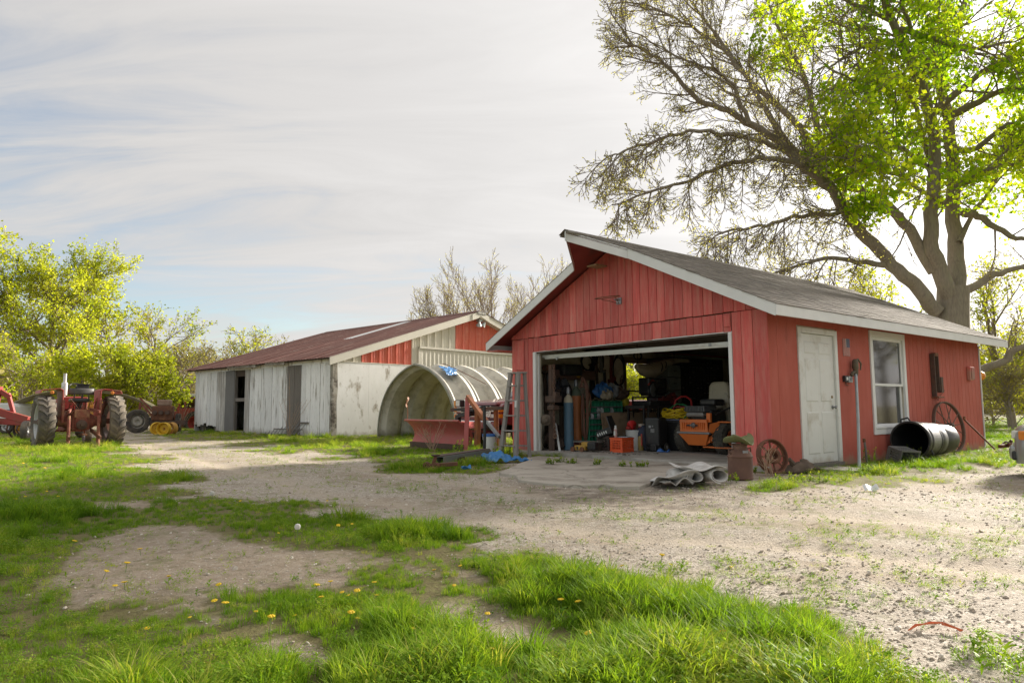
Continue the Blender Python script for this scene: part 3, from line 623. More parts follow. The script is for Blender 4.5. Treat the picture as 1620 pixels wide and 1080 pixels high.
    w=fr.build('side_window',WHITE,g,bevel=.006)
    mb=MB(); mb.box(GW-.06,fx+.034,y0-.06,y1+.05,z0-.002,z0+.03); mb.build('window_sill',WHITE,w,bevel=.004)
    zm=1.33; gl_=glassy('window_glass',(.75,.78,.74),.06)
    for (a,b,x) in ((zm-.02,z1,GW-.012),(z0+.03,zm+.03,GW-.05)):
        sb=MB(); s=.06
        sb.box(x-.015,x+.02,y0+.002,y0+s,a,b); sb.box(x-.015,x+.02,y1-s,y1-.002,a,b); sb.box(x-.015,x+.02,y0+s,y1-s,b-s*.8,b); sb.box(x-.015,x+.02,y0+s,y1-s,a,a+s*.8)
        sb.build('sash',WHITE,w,bevel=.004)
        p=MB(); p.box(x-.002,x+.002,y0+s,y1-s,a+s*.8,b-s*.8); p.build('pane',gl_,w)
    film=mat('clouded_plastic_film',(.74,.70,.62),(.60,.56,.49),scale=4,rough=.3,bump=.5,bscale=5)
    mb=MB(); mb.sheet(lambda u,v:(GW-.105+.02*math.sin(u*9+v*5)*math.cos(v*7),y0+.02+(y1-y0-.04)*u,z0+.04+(z1-z0-.08)*v),14,20); mb.build('plastic_film',film,w,smooth=True); nt=film.node_tree; pb=nt.nodes['Principled BSDF']; tl=nt.nodes.new('ShaderNodeBsdfTranslucent'); tl.inputs[0].default_value=(.8,.76,.68,1); ms=nt.nodes.new('ShaderNodeMixShader'); ms.inputs[0].default_value=.55; nt.links.new(pb.outputs[0],ms.inputs[1]); nt.links.new(tl.outputs[0],ms.inputs[2]); nt.links.new(ms.outputs[0],nt.nodes['Material Output'].inputs[0])
    # left window: an empty opening with its raw frame
    y0,y1,z0,z1=LW; mb=MB(); raw=mat('raw_pine',(.30,.20,.11),(.23,.15,.08),scale=4,rough=.8,stretch=(1,1,8),bump=.2)
    mb.box(.0,.135,y0,y0+.04,z0,z1); mb.box(.0,.135,y1-.04,y1,z0,z1); mb.box(.0,.135,y0+.04,y1-.04,z1-.05,z1); mb.box(-.02,.15,y0+.04,y1-.04,z0,z0+.05)
    lw=mb.build('left_window_frame',raw,g); mb=MB(); mb.box(.05,.08,y0+.04,y1-.04,1.34,1.38); mb.build('cross_rail',DARKWD,lw)
    mb=MB(); mb.box(.12,.15,y0-.12,y1+.5,z1+.0,z1+.09); mb.build('window_head',raw,lw)
    # --- roof
    n=math.sqrt(1+RM*RM); roof=None
    def rp(x,y,h=0): s=1 if x>=XM else -1; return Vector((x+s*RM/n*h,y,zroof(x)+h/n))
    # two decks
    def deck(xe):
        s=1 if xe>XM else -1; k=XM+s*KDX; mb=MB()
        o=[(XM,YTIP),(k,YE0),(xe,YE0),(xe,YE1),(XM,YE1)]
        vs=[(x,y,zroof(x)-.035) for x,y in o]+[(x,y,zroof(x)-.004) for x,y in o]; m=len(o)
        f=[tuple(range(m)),tuple(range(m,2*m))[::-1]]+[(i,(i+1)%m,m+(i+1)%m,m+i) for i in range(m)]
        mb.add(vs,f); return mb
    mb=deck(XE); mb2=deck(XEL); b0=len(mb.v); mb.v+=mb2.v; mb.f+=[tuple(i+b0 for i in f) for f in mb2.f]; mb.m+=mb2.m
    roof=mb.build('roof',mat('roof_soffit_red',(.30,.06,.048),(.24,.045,.04),scale=3,rough=.8,bump=.2,c3=(.12,.06,.05),s3=2,t3=.62),g)
    # fascia and barge boards, butted end to end
    FD=.17
    def barge(p,q,name='barge_board',d=FD,t=.024,m=WHITE,off=None,up=.012):
        p=Vector(p); q=Vector(q); dz=Vector((0,0,1)); nrm=Vector(((q-p).y,-(q-p).x,0)).normalized()*t if off is None else Vector(off)*t
        A=[p-dz*d,q-dz*d,q-dz*d+nrm,p-dz*d+nrm,p+dz*up,q+dz*up,q+dz*up+nrm,p+dz*up+nrm]; mb=MB(); mb.hexa(A); return mb.build(name,m,roof,bevel=.003,seg=1)
    for s,xe in ((1,XE),(-1,XEL)):
        k=XM+s*KDX
        barge((XM,YTIP,ZR),(k,YE0,zroof(k)),off=Vector((s*-.77,-.63,0)) if True else None)
        barge((k,YE0,zroof(k)),(xe,YE0,zroof(xe)),off=(0,-1,0)); barge((xe,YE1,zroof(xe)),(XM,YE1,ZR),off=(0,1,0))
        barge((xe,YE0-.024,zroof(xe)),(xe,YE1+.024,zroof(xe)),name='fascia_board',off=(s,0,0),d=.16,up=.0)
    # soffit boards under the right eave
    mb=MB(); mb.box(XEL,-.022,YE0,YE1,2.20,2.215); mb.build('soffit',RED,roof)
    mb=MB(); mb.box(2.75,3.0,-.4,-.12,3.60,3.63); mb.build('vent_block',mat('raw_pine',(.3,.2,.1)),roof)
    # shingles: the nearest three hundred singly, the rest joined
    me=None; ex=.14; tw=.305; recs=[]
    L=(XE-XM+.03)*n; rows=int(L/ex)+1
    for r in range(rows):
        sx=XM+(L-(r+.0)*ex)/n; y=(YE0-.03) if (sx-XM)>KDX else (YTIP+(YE0-YTIP)*(max(sx-XM,0)/KDX)-.03); y-= (r%2)*.15
        while y<YE1+.02:
            w=tw-.008; ya=max(y,YE0-.04 if (sx-XM)>KDX else YTIP+(YE0-YTIP)*max((sx-XM),0)/KDX-.03); yb=min(y+w,YE1+.04)
            if yb-ya>.04: recs.append((r,sx,ya,yb,(gl(sx,ya)-Vector((0,0,0))).length))
            y+=tw
    order=sorted(range(len(recs)),key=lambda i:recs[i][4]); single=set(order[:290]); rest=MB()
    shm={}
    for i,(r,sx,ya,yb,dd) in enumerate(recs):
        lift=R.uniform(0,.006); jl=R.uniform(-.006,.006); ln=.185
        q=round(yb-ya,2)
        if i in single:
            if q not in shm:
                mb=MB(); mb.box(0,ln,0,q,0,.007); o=mb.build('shingle',ASPH,roof); shm[q]=o
            else: o=dup(shm[q])
            p=rp(max(sx-ln/n,XM),ya,.002+.004); o.rotation_euler=(0,math.atan(RM)-.028-lift*1.2,0); o.location=p+Vector((jl,0,.004))
        else:
            rest.at(rp(max(sx-ln/n,XM),ya,.006)+Vector((jl,0,.004)),ry=math.atan(RM)-.028-lift*1.2); rest.box(0,ln,0,yb-ya,0,.007)
    rest.at(); L2=(XM-XEL+.02)*n
    for r in range(int(L2/ex)+1):
        sx=XM-(L2-r*ex)/n; y0=YE0-.03 if XM-sx>KDX else YTIP+(YE0-YTIP)*max(XM-sx,0)/KDX-.03
        rest.at(rp(min(sx+.18/n,XM),y0,.006),ry=-math.atan(RM)+.028); rest.box(-.185,0,0,YE1+.03-y0,0,.007)
    o=rest.build('shingles',ASPH,roof,kind='stuff')
    mb=MB(); y=YTIP-.03
    while y<YE1:
        mb.prism([(XM-.15,ZR-.05),(XM,ZR+.03),(XM+.15,ZR-.05),(XM+.15,ZR-.042),(XM,ZR+.04),(XM-.15,ZR-.042)],y,min(y+.29,YE1+.03),'y'); y+=.3
    mb.build('ridge_cap',ASPH,roof)
build_garage()
def on_garage():
    # basketball rim
    t=thing('basketball_hoop','bare bent basketball rim without net on the red gable','basketball hoop',gl(3.24,-.055,2.93),GYAW)
    mb=MB(); mb.box(-.06,.06,-.02,.0,-.07,.05); mb.bar((-.03,-.02,.0),(-.03,-.1,.02),.03,.012); mb.bar((.03,-.02,.0),(.03,-.1,.02),.03,.012); mb.build('bracket',STEEL,t)
    mb=MB(); mb.tube([(.225*math.cos(a),-.32+.225*math.sin(a),.03+.03*math.sin(a)) for a in np.linspace(0,2*PI,28,endpoint=False)],.009,6,closed=True)
    mb.tube([(.0,-.02,-.06),(-.1,-.16,-.01),(-.17,-.3,.01)],.006,5); mb.tube([(.0,-.02,-.06),(.1,-.16,-.01),(.17,-.3,.01)],.006,5); mb.build('rim',RUST,t,smooth=True)
    # flag plate
    X=GW+.023
    t=thing('flag_sign','small faded flag plate on the red wall above the switch box','sign',gl(X,2.42,1.96),GYAW)
    fw=mat('faded_flag_red',(.52,.17,.15)); fb=mat('faded_flag_blue',(.14,.15,.22)); fwh=mat('faded_flag_white',(.66,.55,.5))
    mb=MB(); mb.box(0,.008,-.115,.115,-.15,.15); mb.build('plate',fwh,t)
    mb=MB()
    for i in range(0,7): z=-.115+i*.033; mb.box(.0085,.011,-.115+i*.033,-.098+i*.033,-.15,.15 if i<3 else .0)
    mb.build('stripe',fw,t,kind='stuff'); mb=MB(); mb.box(.0115,.013,.0,.115,.0,.15); mb.build('canton',fb,t)
    t=thing('outlet_box','small grey double outlet box on the red wall beside the white door','outlet box',gl(X,2.36,1.41),GYAW)
    mb=MB(); mb.box(0,.05,-.12,-.005,-.05,.055); mb.build('box',BLACKM,t,bevel=.005); mb=MB(); mb.box(0,.055,.0,.13,-.06,.05); mb.build('cover',GALV,t,bevel=.006)
    mb=MB(); mb.box(.05,.058,-.09,-.035,-.02,.03); mb.build('socket',WPLAST,t); mb=MB(); mb.box(.056,.066,.045,.085,-.03,.02); mb.build('latch',STEEL,t); mb=MB(); mb.tube([(.02,-.05,-.05),(.02,-.05,-.1),(.02,.02,-.11)],.008,6); mb.build('conduit',DARKRUST,t)
    t=thing('iron_bracket','long dark iron bracket hung upright on the red wall above the spoked wheel','bracket',gl(X,6.07,1.55),GYAW)
    mb=MB(); mb.box(.0,.02,-.14,.09,-.42,.45); mb.box(.02,.09,-.14,-.11,-.42,.45); mb.box(.02,.09,.06,.09,-.3,.45); mb.build('channel',DARKRUST,t,bevel=.006)
    mb=MB(); mb.box(.02,.11,.09,.2,-.34,-.02); mb.build('side_plate',DARKRUST,t,bevel=.006); mb=MB(); mb.box(.0,.14,-.17,.12,-.45,-.42); mb.box(.02,.1,-.1,.04,.40,.47); mb.build('end_plate',RUST,t,bevel=.004)
    mb=MB(); mb.tube([(.03,.0,-.44),(.05,.02,-.5),(.04,.15,-.42),(.02,.5,-.28)],.006,5); mb.build('wire',RUST,t)
    t=thing('junction_box','small red painted box high on the red wall near its far corner','box',gl(X,8.01,1.66),GYAW)
    mb=MB(); mb.box(0,.07,-.11,.11,-.16,.14); mb.build('box',RED,t,bevel=.01); mb=MB(); mb.box(.07,.085,-.06,.12,-.14,.13); mb.build('lid',RED,t,bevel=.008)
    t=thing('orange_float','round orange float hung at the far corner of the garage','float',gl(6.17,GD+.22,1.62),0,scale=.7)
    mb=MB(); mb.lathe([(0,-.15),(.06,-.14),(.12,-.09),(.15,0),(.12,.09),(.06,.14),(.02,.16),(.02,.2),(0,.2)],20); mb.build('ball',mat('orange_float_plastic',(.75,.27,.02),rough=.4),t,smooth=True)
    mb=MB(); mb.tube([(0,0,.19),(-.02,-.03,.4),(-.05,-.12,.62)],.006,5); mb.build('cord',BLACKP,t)
on_garage()
# ------------------------------------------------------------------ the white barn behind
BYAW=math.atan2(.741,.672); BO=Vector((-6.36,24.52,0)); BM_=Matrix.Translation(BO)@Matrix.Rotation(BYAW,4,'Z')
BW,BL,BH,BR=14.2,11.2,2.86,5.1
def bx_(px): k=(px-810)/1093.6; return (24.52*k+6.36)/(.672-.741*k)
def by_(px): k=(px-810)/1093.6; return -(6.36+24.52*k)/(.741+.672*k)
PEEL=mat('peeling_white_board',(.88,.88,.87),(.79,.79,.77),scale=4,rough=.85,bump=.4,stretch=(7,7,.6),c3=(.30,.27,.235),s3=1.5,t3=.60,w3=.05,rand=.08,c4=(.36,.33,.29),s4=9,t4=.63,st3=(5,5,.5),splash=.35,scol=(.36,.33,.28))
PLAST=mat('peeling_plaster',(.83,.825,.81),(.75,.745,.72),scale=2,rough=.9,bump=.3,c3=(.36,.32,.26),s3=1.1,t3=.63,w3=.05,stretch=(2,2,1),c4=(.30,.27,.22),s4=6,t4=.67,splash=.25,scol=(.38,.36,.29))
ROTW=mat('rotten_corner',(.22,.19,.15),(.5,.47,.42),scale=3,rough=.95,bump=.8,c3=(.09,.075,.06),s3=4,t3=.56)
CREAM=mat('cream_metal',(.60,.57,.48),(.55,.52,.44),scale=2,rough=.5,bump=.03,c3=(.42,.39,.32),s3=2,t3=.68)
REDMET=mat('red_metal_siding',(.62,.13,.075),(.56,.11,.065),scale=2,rough=.5,bump=.03,c3=(.66,.2,.13),s3=2,t3=.62)
RUSTROOF=mat('rusty_roof_metal',(.22,.095,.07),(.16,.065,.05),scale=2.5,rough=.7,metal=.15,stretch=(1,6,1),bump=.2,c3=(.36,.25,.20),s3=1.6,t3=.62,rand=.15)
barn=thing('white_barn','weathered white board barn with rusty metal roof and red gable panels','barn',BO,BYAW)
def build_barn():
    R=random.Random(21); g=barn
    def zr(x): return BR-(BR-BH)/(BW/2)*abs(x-BW/2)
    def B(name,m,*a,bevel=0,label=None): mb=MB(); mb.box(*a); return mb.build(name,m,g,bevel=bevel,label=label)
    zs=2.66
    # lower plaster wall in two sheets, corrugated panels above, big sliding doors
    B('plaster_panel',PLAST,.14,1.50,-.06,0,-.1,zs-.03); B('plaster_panel',PLAST,1.505,3.95,-.06,.0,-.1,zs-.03)
    mb=MB(); mb.prism([(-.05,-.1),(.14,-.1),(.15,.6),(.12,1.1),(.17,1.7),(.13,2.6),(-.05,2.6)],-.07,.1,'y'); mb.build('corner_board',ROTW,g)
    B('plaster_panel',PLAST,10.4,BW,-.06,0,-.1,zs-.03)
    mb=MB(); mb.box(0,BW,.0,.05,-.1,BH-.1); mb.prism([(0,BH-.1),(BW,BH-.1),(BW/2,BR-.15)],0,.05,'y'); mb.build('gable_wall',DARKWD,g)
    w=.394; n=int(BW/w)
    for i in range(n+1):
        x0=i*w; x1=min(x0+w,BW)
        if x1-x0<.05: continue
        xm=(x0+x1)/2
        red=(1.17<xm<3.55) or (5.9<xm<8.5) or (10.75<xm<13.0)
        zb=zs if not 3.95<xm<10.3 else 3.36
        def zt(x): return zr(x)-.12
        mb=MB(); rr=.05
        prof=[(x0,-.012),(x0+.02,-.045),(x0+rr,-.045),(x0+rr+.02,-.012),(xm-.02,-.012),(xm,-.02),(xm+.02,-.012),(x1,-.012)]
        vs=[(a,b,zb) for a,b in prof]+[(a,b,max(zt(a),zb+.01)) for a,b in prof]; m=len(prof)
        mb.add(vs,[(i_,i_+1,m+i_+1,m+i_) for i_ in range(m-1)]); mb.build('siding_panel',REDMET if red else CREAM,g)
    for a,b in ((3.97,7.05),(7.06,10.3)):
        k=MB(); nr=14
        prof=[]
        for q in range(nr):
            x=a+(b-a)*q/nr; s=(b-a)/nr; prof+=[(x,-.07),(x+s*.12,-.085),(x+s*.3,-.085),(x+s*.42,-.07)]
        prof.append((b,-.07)); m=len(prof); k.add([(x,y,.05) for x,y in prof]+[(x,y,3.32) for x,y in prof],[(i_,i_+1,m+i_+1,m+i_) for i_ in range(m-1)]); d=k.build('sliding_door',CREAM,g)
    B('door_track_cover',CREAM,3.9,10.4,-.13,-.02,3.33,3.42); B('door_track_cover',CREAM,3.86,3.97,-.09,-.0,.0,3.33)
    B('seam_trim',CREAM,.0,3.9,-.075,-.0,zs-.03,zs)
    for s in (-1,1):                                    # rake trims
        xa,xb=(-.35,BW/2) if s<0 else (BW/2,BW+.35); mb=MB(); za,zb=zr(xa),zr(xb)
        mb.hexa([(xa,-.33,za-.27),(xb,-.33,zb-.27),(xb,-.29,zb-.27),(xa,-.29,za-.27),(xa,-.33,za+.02),(xb,-.33,zb+.02),(xb,-.29,zb+.02),(xa,-.29,za+.02)]); mb.build('rake_trim',CREAM,g,bevel=.01)
        mb=MB(); mb.hexa([(xa,-.289,za-.27),(xb,-.289,zb-.27),(xb,.0,zb-.27),(xa,.0,za-.27),(xa,-.289,za-.25),(xb,-.289,zb-.25),(xb,.0,zb-.25),(xa,.0,za-.25)]); mb.build('rake_soffit',CREAM,g)
    mb=MB(); mb.prism([(BW/2-.5,zr(BW/2-.5)-.02),(BW/2,BR+.05),(BW/2+.5,zr(BW/2+.5)-.02),(BW/2+.5,zr(BW/2+.5)-.26),(BW/2,BR-.21),(BW/2-.5,zr(BW/2-.5)-.26)],-.35,-.331,'y'); mb.build('peak_plate',CREAM,g)
    mb=MB(); mb.box(BW/2-.2,BW/2+.32,-.365,-.351,BR-.14,BR-.02); pl=mb.build('name_plate',mat('dark_plate',(.12,.12,.12),rough=.6),g)
    mb=MB(); 
    for i in range(5): mb.box(BW/2-.16+i*.09,BW/2-.16+i*.09+.055,-.369,-.366,BR-.11,BR-.05)
    mb.build('lettering',CREAM,pl,kind='stuff')
    # long wall: bare and painted boards, a doorway with its grey leaf
    mb=MB(); yA,yB=by_(388.5),by_(373.5)
    for a,b,z0,z1 in ((0.05,yA,-.05,BH-.1),(yB,BL-.05,.35,BH-.1),(yA,yB,2.35,BH-.1)): mb.box(.0,.06,a,b,z0,z1)
    mb.build('long_wall',DARKWD,g)
    B('back_wall',PEEL,0,BW,BL-.06,BL,-.1,BH-.1); B('far_wall',PEEL,BW-.06,BW,.05,BL-.06,-.1,BH-.1); B('floor',mat('barn_dirt',(.12,.095,.07)),.1,BW-.1,.1,BL-.1,-.06,-.02)
    mb=MB(); mb.prism([(0,BH-.1),(BW,BH-.1),(BW/2,BR-.15)],BL-.06,BL,'y'); mb.build('back_gable',PEEL,g)
    edges=[(524,478,'w'),(478,456,'g'),(456,404,'w'),(404,389,'m'),(373,359,'d'),(359,345,'m'),(345,311,'w')]
    for a,b,k in edges:
        y0,y1=by_(a),by_(b); y=y0
        wd={'w':.30,'g':.55,'m':.42,'d':.8}[k]; nn=max(1,round((y1-y0)/wd))
        for i in range(nn):
            ya=y0+(y1-y0)*i/nn+.008; yb=y0+(y1-y0)*(i+1)/nn-.008
            zb=-.05+R.uniform(-.03,.05)
            if k=='w' and y0>8: zb=.30+R.uniform(-.08,.08)
            if k=='m' and y0>8: zb=.02
            m={'w':PEEL,'g':OLDWOOD,'m':PEEL if R.random()<.5 else MIXW,'d':GREYD}[k]
            mb=MB(); t=R.uniform(.02,.035); ln=R.uniform(-.02,.02)
            q=[(ya,zb+R.uniform(-.04,.04)),(yb,zb+R.uniform(-.04,.04)),(yb+ln,2.62+R.uniform(-.02,.02)),(ya+ln,2.62+R.uniform(-.02,.02))]
            x=-.005-R.uniform(0,.012)-(.03 if k=='d' else 0)
            mb.prism(q,x-t,x,'x'); mb.build('board',m,g)
    B('door_rail',OLDWOOD,-.03,.05,yA+.0,yB,1.30,1.44); B('threshold',OLDWOOD,-.1,.08,yA-.1,yB+.2,-.05,.08)
    B('door_post',OLDWOOD,-.05,.07,yB-.03,yB+.05,0,2.6)
    mb=MB(); mb.box(-.06,.0,-.02,BL,2.61,BH-.09); mb.build('eave_board',PEEL,g)
    mb=MB()
    for i in range(16): y=R.uniform(8.3,BL-.1); mb.bar((R.uniform(.02,.3),y,-.05),(R.uniform(-.05,.3),y+R.uniform(-.15,.15),.4),.05,.03)
    mb.build('footing_debris',ROTW,g,kind='stuff')
    for i in range(2): mb=MB(); mb.bar((-.3,by_(430)+i*3.2,2.74),(-.28,by_(460)+i*2.2,2.70),.05,.12); mb.build('loose_trim',ROTW,g)
    # rusty corrugated sheets
    sl=math.atan2(BR-BH,BW/2); roof=MB(); roof.hexa([(-.3,-.28,zr(-.3)-.06),(BW/2,-.28,BR-.06),(BW/2,BL+.28,BR-.06),(-.3,BL+.28,zr(-.3)-.06),(-.3,-.28,zr(-.3)-.015),(BW/2,-.28,BR-.015),(BW/2,BL+.28,BR-.015),(-.3,BL+.28,zr(-.3)-.015)])
    roof.hexa([(BW/2,-.28,BR-.06),(BW+.3,-.28,zr(-.3)-.06),(BW+.3,BL+.28,zr(-.3)-.06),(BW/2,BL+.28,BR-.06),(BW/2,-.28,BR-.015),(BW+.3,-.28,zr(-.3)-.015),(BW+.3,BL+.28,zr(-.3)-.015),(BW/2,BL+.28,BR-.015)])
    rf=roof.build('roof',DARKWD,g)
    sw=.72; k=0; y=-.36
    while y<BL+.3:
        for s in (-1,1):
            for part in ((0,.55),(.53,1.0)):
                xa=BW/2+s*(BW/2+.38)*(1-part[0]); xb=BW/2+s*(BW/2+.38)*(1-part[1]); mb=MB(); vs=[];N=13; j=R.uniform(-.03,.03)
                for q in range(N):
                    yy=y+sw*1.03*q/(N-1); h=.012+.016*(1 if q%3==0 else 0)+(.004 if part[0]>0 else 0)
                    vs+=[(xa+s*j*(part[0]==0),yy,zr(xa)+h),(xb,yy,zr(xb)+h)]
                mb.add(vs,[(2*q,2*q+1,2*q+3,2*q+2) for q in range(N-1)])
                sky_=(s<0 and part[0]>0 and k in (6,))
                mb.build('roof_sheet',WHITE if sky_ else RUSTROOF,rf,label='pale translucent roof sheet' if sky_ else None)
        y+=sw; k+=1
    mb=MB(); mb.prism([(BW/2-.2,zr(BW/2-.2)+.03),(BW/2,BR+.05),(BW/2+.2,zr(BW/2-.2)+.03),(BW/2+.2,zr(BW/2-.2)+.04),(BW/2,BR+.06),(BW/2-.2,zr(BW/2-.2)+.04)],-.35,BL+.35,'y'); mb.build('ridge_cap',RUSTROOF,rf)
MIXW=mat('half_bare_board',(.50,.48,.45),(.30,.275,.25),scale=3,rough=.9,bump=.5,stretch=(8,8,.7),c3=(.7,.69,.66),s3=1.5,t3=.56,st3=(5,5,.6))
GREYD=mat('grey_bare_board',(.21,.205,.20),(.15,.145,.14),scale=3,rough=.9,bump=.5,stretch=(9,9,.7))
build_barn()
def on_barn():
    t=thing('flood_light','twin flood lights under the peak of the barn gable','light',BM_@Vector((BW/2+.1,-.2,BR-.42)),BYAW)
    mb=MB(); mb.box(-.1,.1,-.05,.14,.0,.1); mb.build('base',GALV,t)
    for s in (-1,1):
        mb=MB(); mb.at((s*.16,-.1,-.06),rx=.5,ry=s*.35); mb.lathe([(.03,.05),(.05,.0),(.12,-.14),(.125,-.15)],14,cap=False); mb.build('lamp_head',GALV,t,smooth=True)
        mb=MB(); mb.at((s*.16,-.1,-.06),rx=.5,ry=s*.35); mb.lathe([(0,-.13),(.08,-.12),(.11,-.10)],12); mb.build('bulb',WPLAST,t,smooth=True)
    # harrow section leaning on the wall
    p0=G(420,686); p1=G(474,689); 
    t=thing('hay_rake','grey tined rake section leaning along the foot of the white barn','hay rake',(p0.x,p0.y,0),0)
    d=(p1-p0); L=d.length; t.rotation_euler=(0,0,math.atan2(d.y,d.x)); 
    mb=MB(); mb.bar((-.1,.25,.42),(L+.1,.25,.46),.06); mb.bar((.1,.1,.2),(L,.1,.22),.035); mb.build('rail',OLDWOOD,t)
    for i in range(11): mb=MB(); x=.1+i*L/10.5; mb.tube([(x,.25,.43),(x-.05,.12,.25),(x-.16,-.02,-.03)],.014,5); mb.build('tine',STEEL,t)
on_barn()
# ------------------------------------------------------------------ the arch hut of ribbed panels
FIBER=mat('cream_fibreglass',(.62,.585,.49),(.53,.495,.41),scale=2.5,rough=.6,bump=.15,c3=(.34,.31,.24),s3=2.5,t3=.60,w3=.12,c4=(.13,.12,.09),s4=16,t4=.68,w4=.04)
AC=Vector((-3.155,22.4,0)); AAX=Vector((.769,.64,0)); AYAW=math.atan2(AAX.y,AAX.x)-PI/2     # local y along the axis
hut=thing('arch_hut','open ended cream fibreglass arch hut with deep ribs beside the barn','hut',AC,AYAW)
def arch_panel(w=.92,r=2.4,h=2.3,nseg=28,fl=.16):
    prof=[(0,fl),(.09,fl),(.13,fl*.85),(.24,fl*.12),(.32,0),(w-.32,0),(w-.24,fl*.12),(w-.13,fl*.85),(w-.09,fl),(w,fl)]
    mb=MB(); vs=[]
    for i in range(nseg+1):
        a=PI*i/nseg; ca,sa=math.cos(a),math.sin(a); pk=.10*max(0,1-abs(i/nseg-.5)*5)**2
        for (y,o) in prof: vs.append((-(r-fl+o)*ca,y,(h-fl+o)*abs(sa)**.93+pk))
    m=len(prof); mb.add(vs,[(i*m+j,i*m+j+1,(i+1)*m+j+1,(i+1)*m+j) for i in range(nseg) for j in range(m-1)]); return mb
def build_hut():
    base=arch_panel().build('arch_panel',FIBER,hut,solid=.03,smooth=True,ang=25)
    for i in range(1,8): dup(base,loc=(0,i*.925,0))
    # front lip with its dark bolt flange
    mb=MB(); vs=[]; r,h=2.4,2.3
    for i in range(29):
        a=PI*i/28; pk=.10*max(0,1-abs(i/28-.5)*5)**2
        for o in (-.045,.004): vs.append((-(r+o)*math.cos(a),-.02,(h+o)*abs(math.sin(a))**.93+pk))
    mb.add(vs,[(2*i,2*i+1,2*i+3,2*i+2) for i in range(28)]); mb.build('end_flange',mat('green_grey_flange',(.22,.25,.20),(.4,.37,.3),scale=4,rough=.7),hut,solid=.025)
    BT=mat('blue_tarp',(.05,.22,.50),(.03,.15,.38),scale=5,rough=.5,bump=.4,c3=(.2,.4,.6),s3=4,t3=.6)
    t=thing('tarp_scrap','torn blue tarp scrap snagged on the crown of the arch hut','tarp',AC+AAX*.55,AYAW)
    R=random.Random(5); mb=MB(); 
    def f(u,v):
        a=PI*(.555+.13*u); nz=mnoise.noise(Vector((u*7,v*6,1.3))); o=.025+.035*abs(nz)+.012*math.sin(u*31+v*12); y=.05+.55*v*(1-.5*abs(u-.4))-.25*u+.12*mnoise.noise(Vector((u*9,v*2,5)))
        return (-(2.40+o)*math.cos(a),y,(2.3+o)*math.sin(a)**.93+.02)
    mb.sheet(f,40,18); mb.build('tarp',BT,t,smooth=True)
    mb=MB(); mb.tube([(.25,.35,2.42),(.7,.2,2.36),(1.2,.5,2.1),(1.75,1.0,1.72)],.012,5); mb.build('rope',RUST,t)
build_hut()
# ------------------------------------------------------------------ trees
BARK=mat('grey_bark',(.33,.28,.225),(.20,.165,.135),scale=5,rough=.95,bump=.9,stretch=(5,5,1),c3=(.30,.27,.2),s3=1.5,t3=.6)
TWIG=mat('brown_twig',(.26,.20,.165),(.18,.14,.115),scale=6,rough=.9)
TWIGP=mat('pale_twig',(.36,.29,.23),(.26,.21,.17),scale=6,rough=.9)
LV_MAPLE=leafmat('maple_leaf',[(.20,.36,.02),(.34,.48,.03),(.52,.60,.045),(.64,.64,.08)],trans=.66)
LV_SPRING=leafmat('spring_leaf',[(.24,.30,.03),(.38,.42,.045),(.50,.48,.08)],trans=.5)
LV_GREEN=leafmat('fresh_green_leaf',[(.28,.35,.028),(.43,.48,.04),(.58,.58,.08)],trans=.5)
LV_DULL=leafmat('dull_bud_leaf',[(.20,.19,.07),(.28,.26,.10),(.33,.28,.13)],trans=.35)
LV_BUD=leafmat('tiny_bud',[(.40,.38,.17),(.52,.49,.22),(.62,.58,.3)],trans=.6)
def unit(v): return v/ (np.linalg.norm(v)+1e-9)
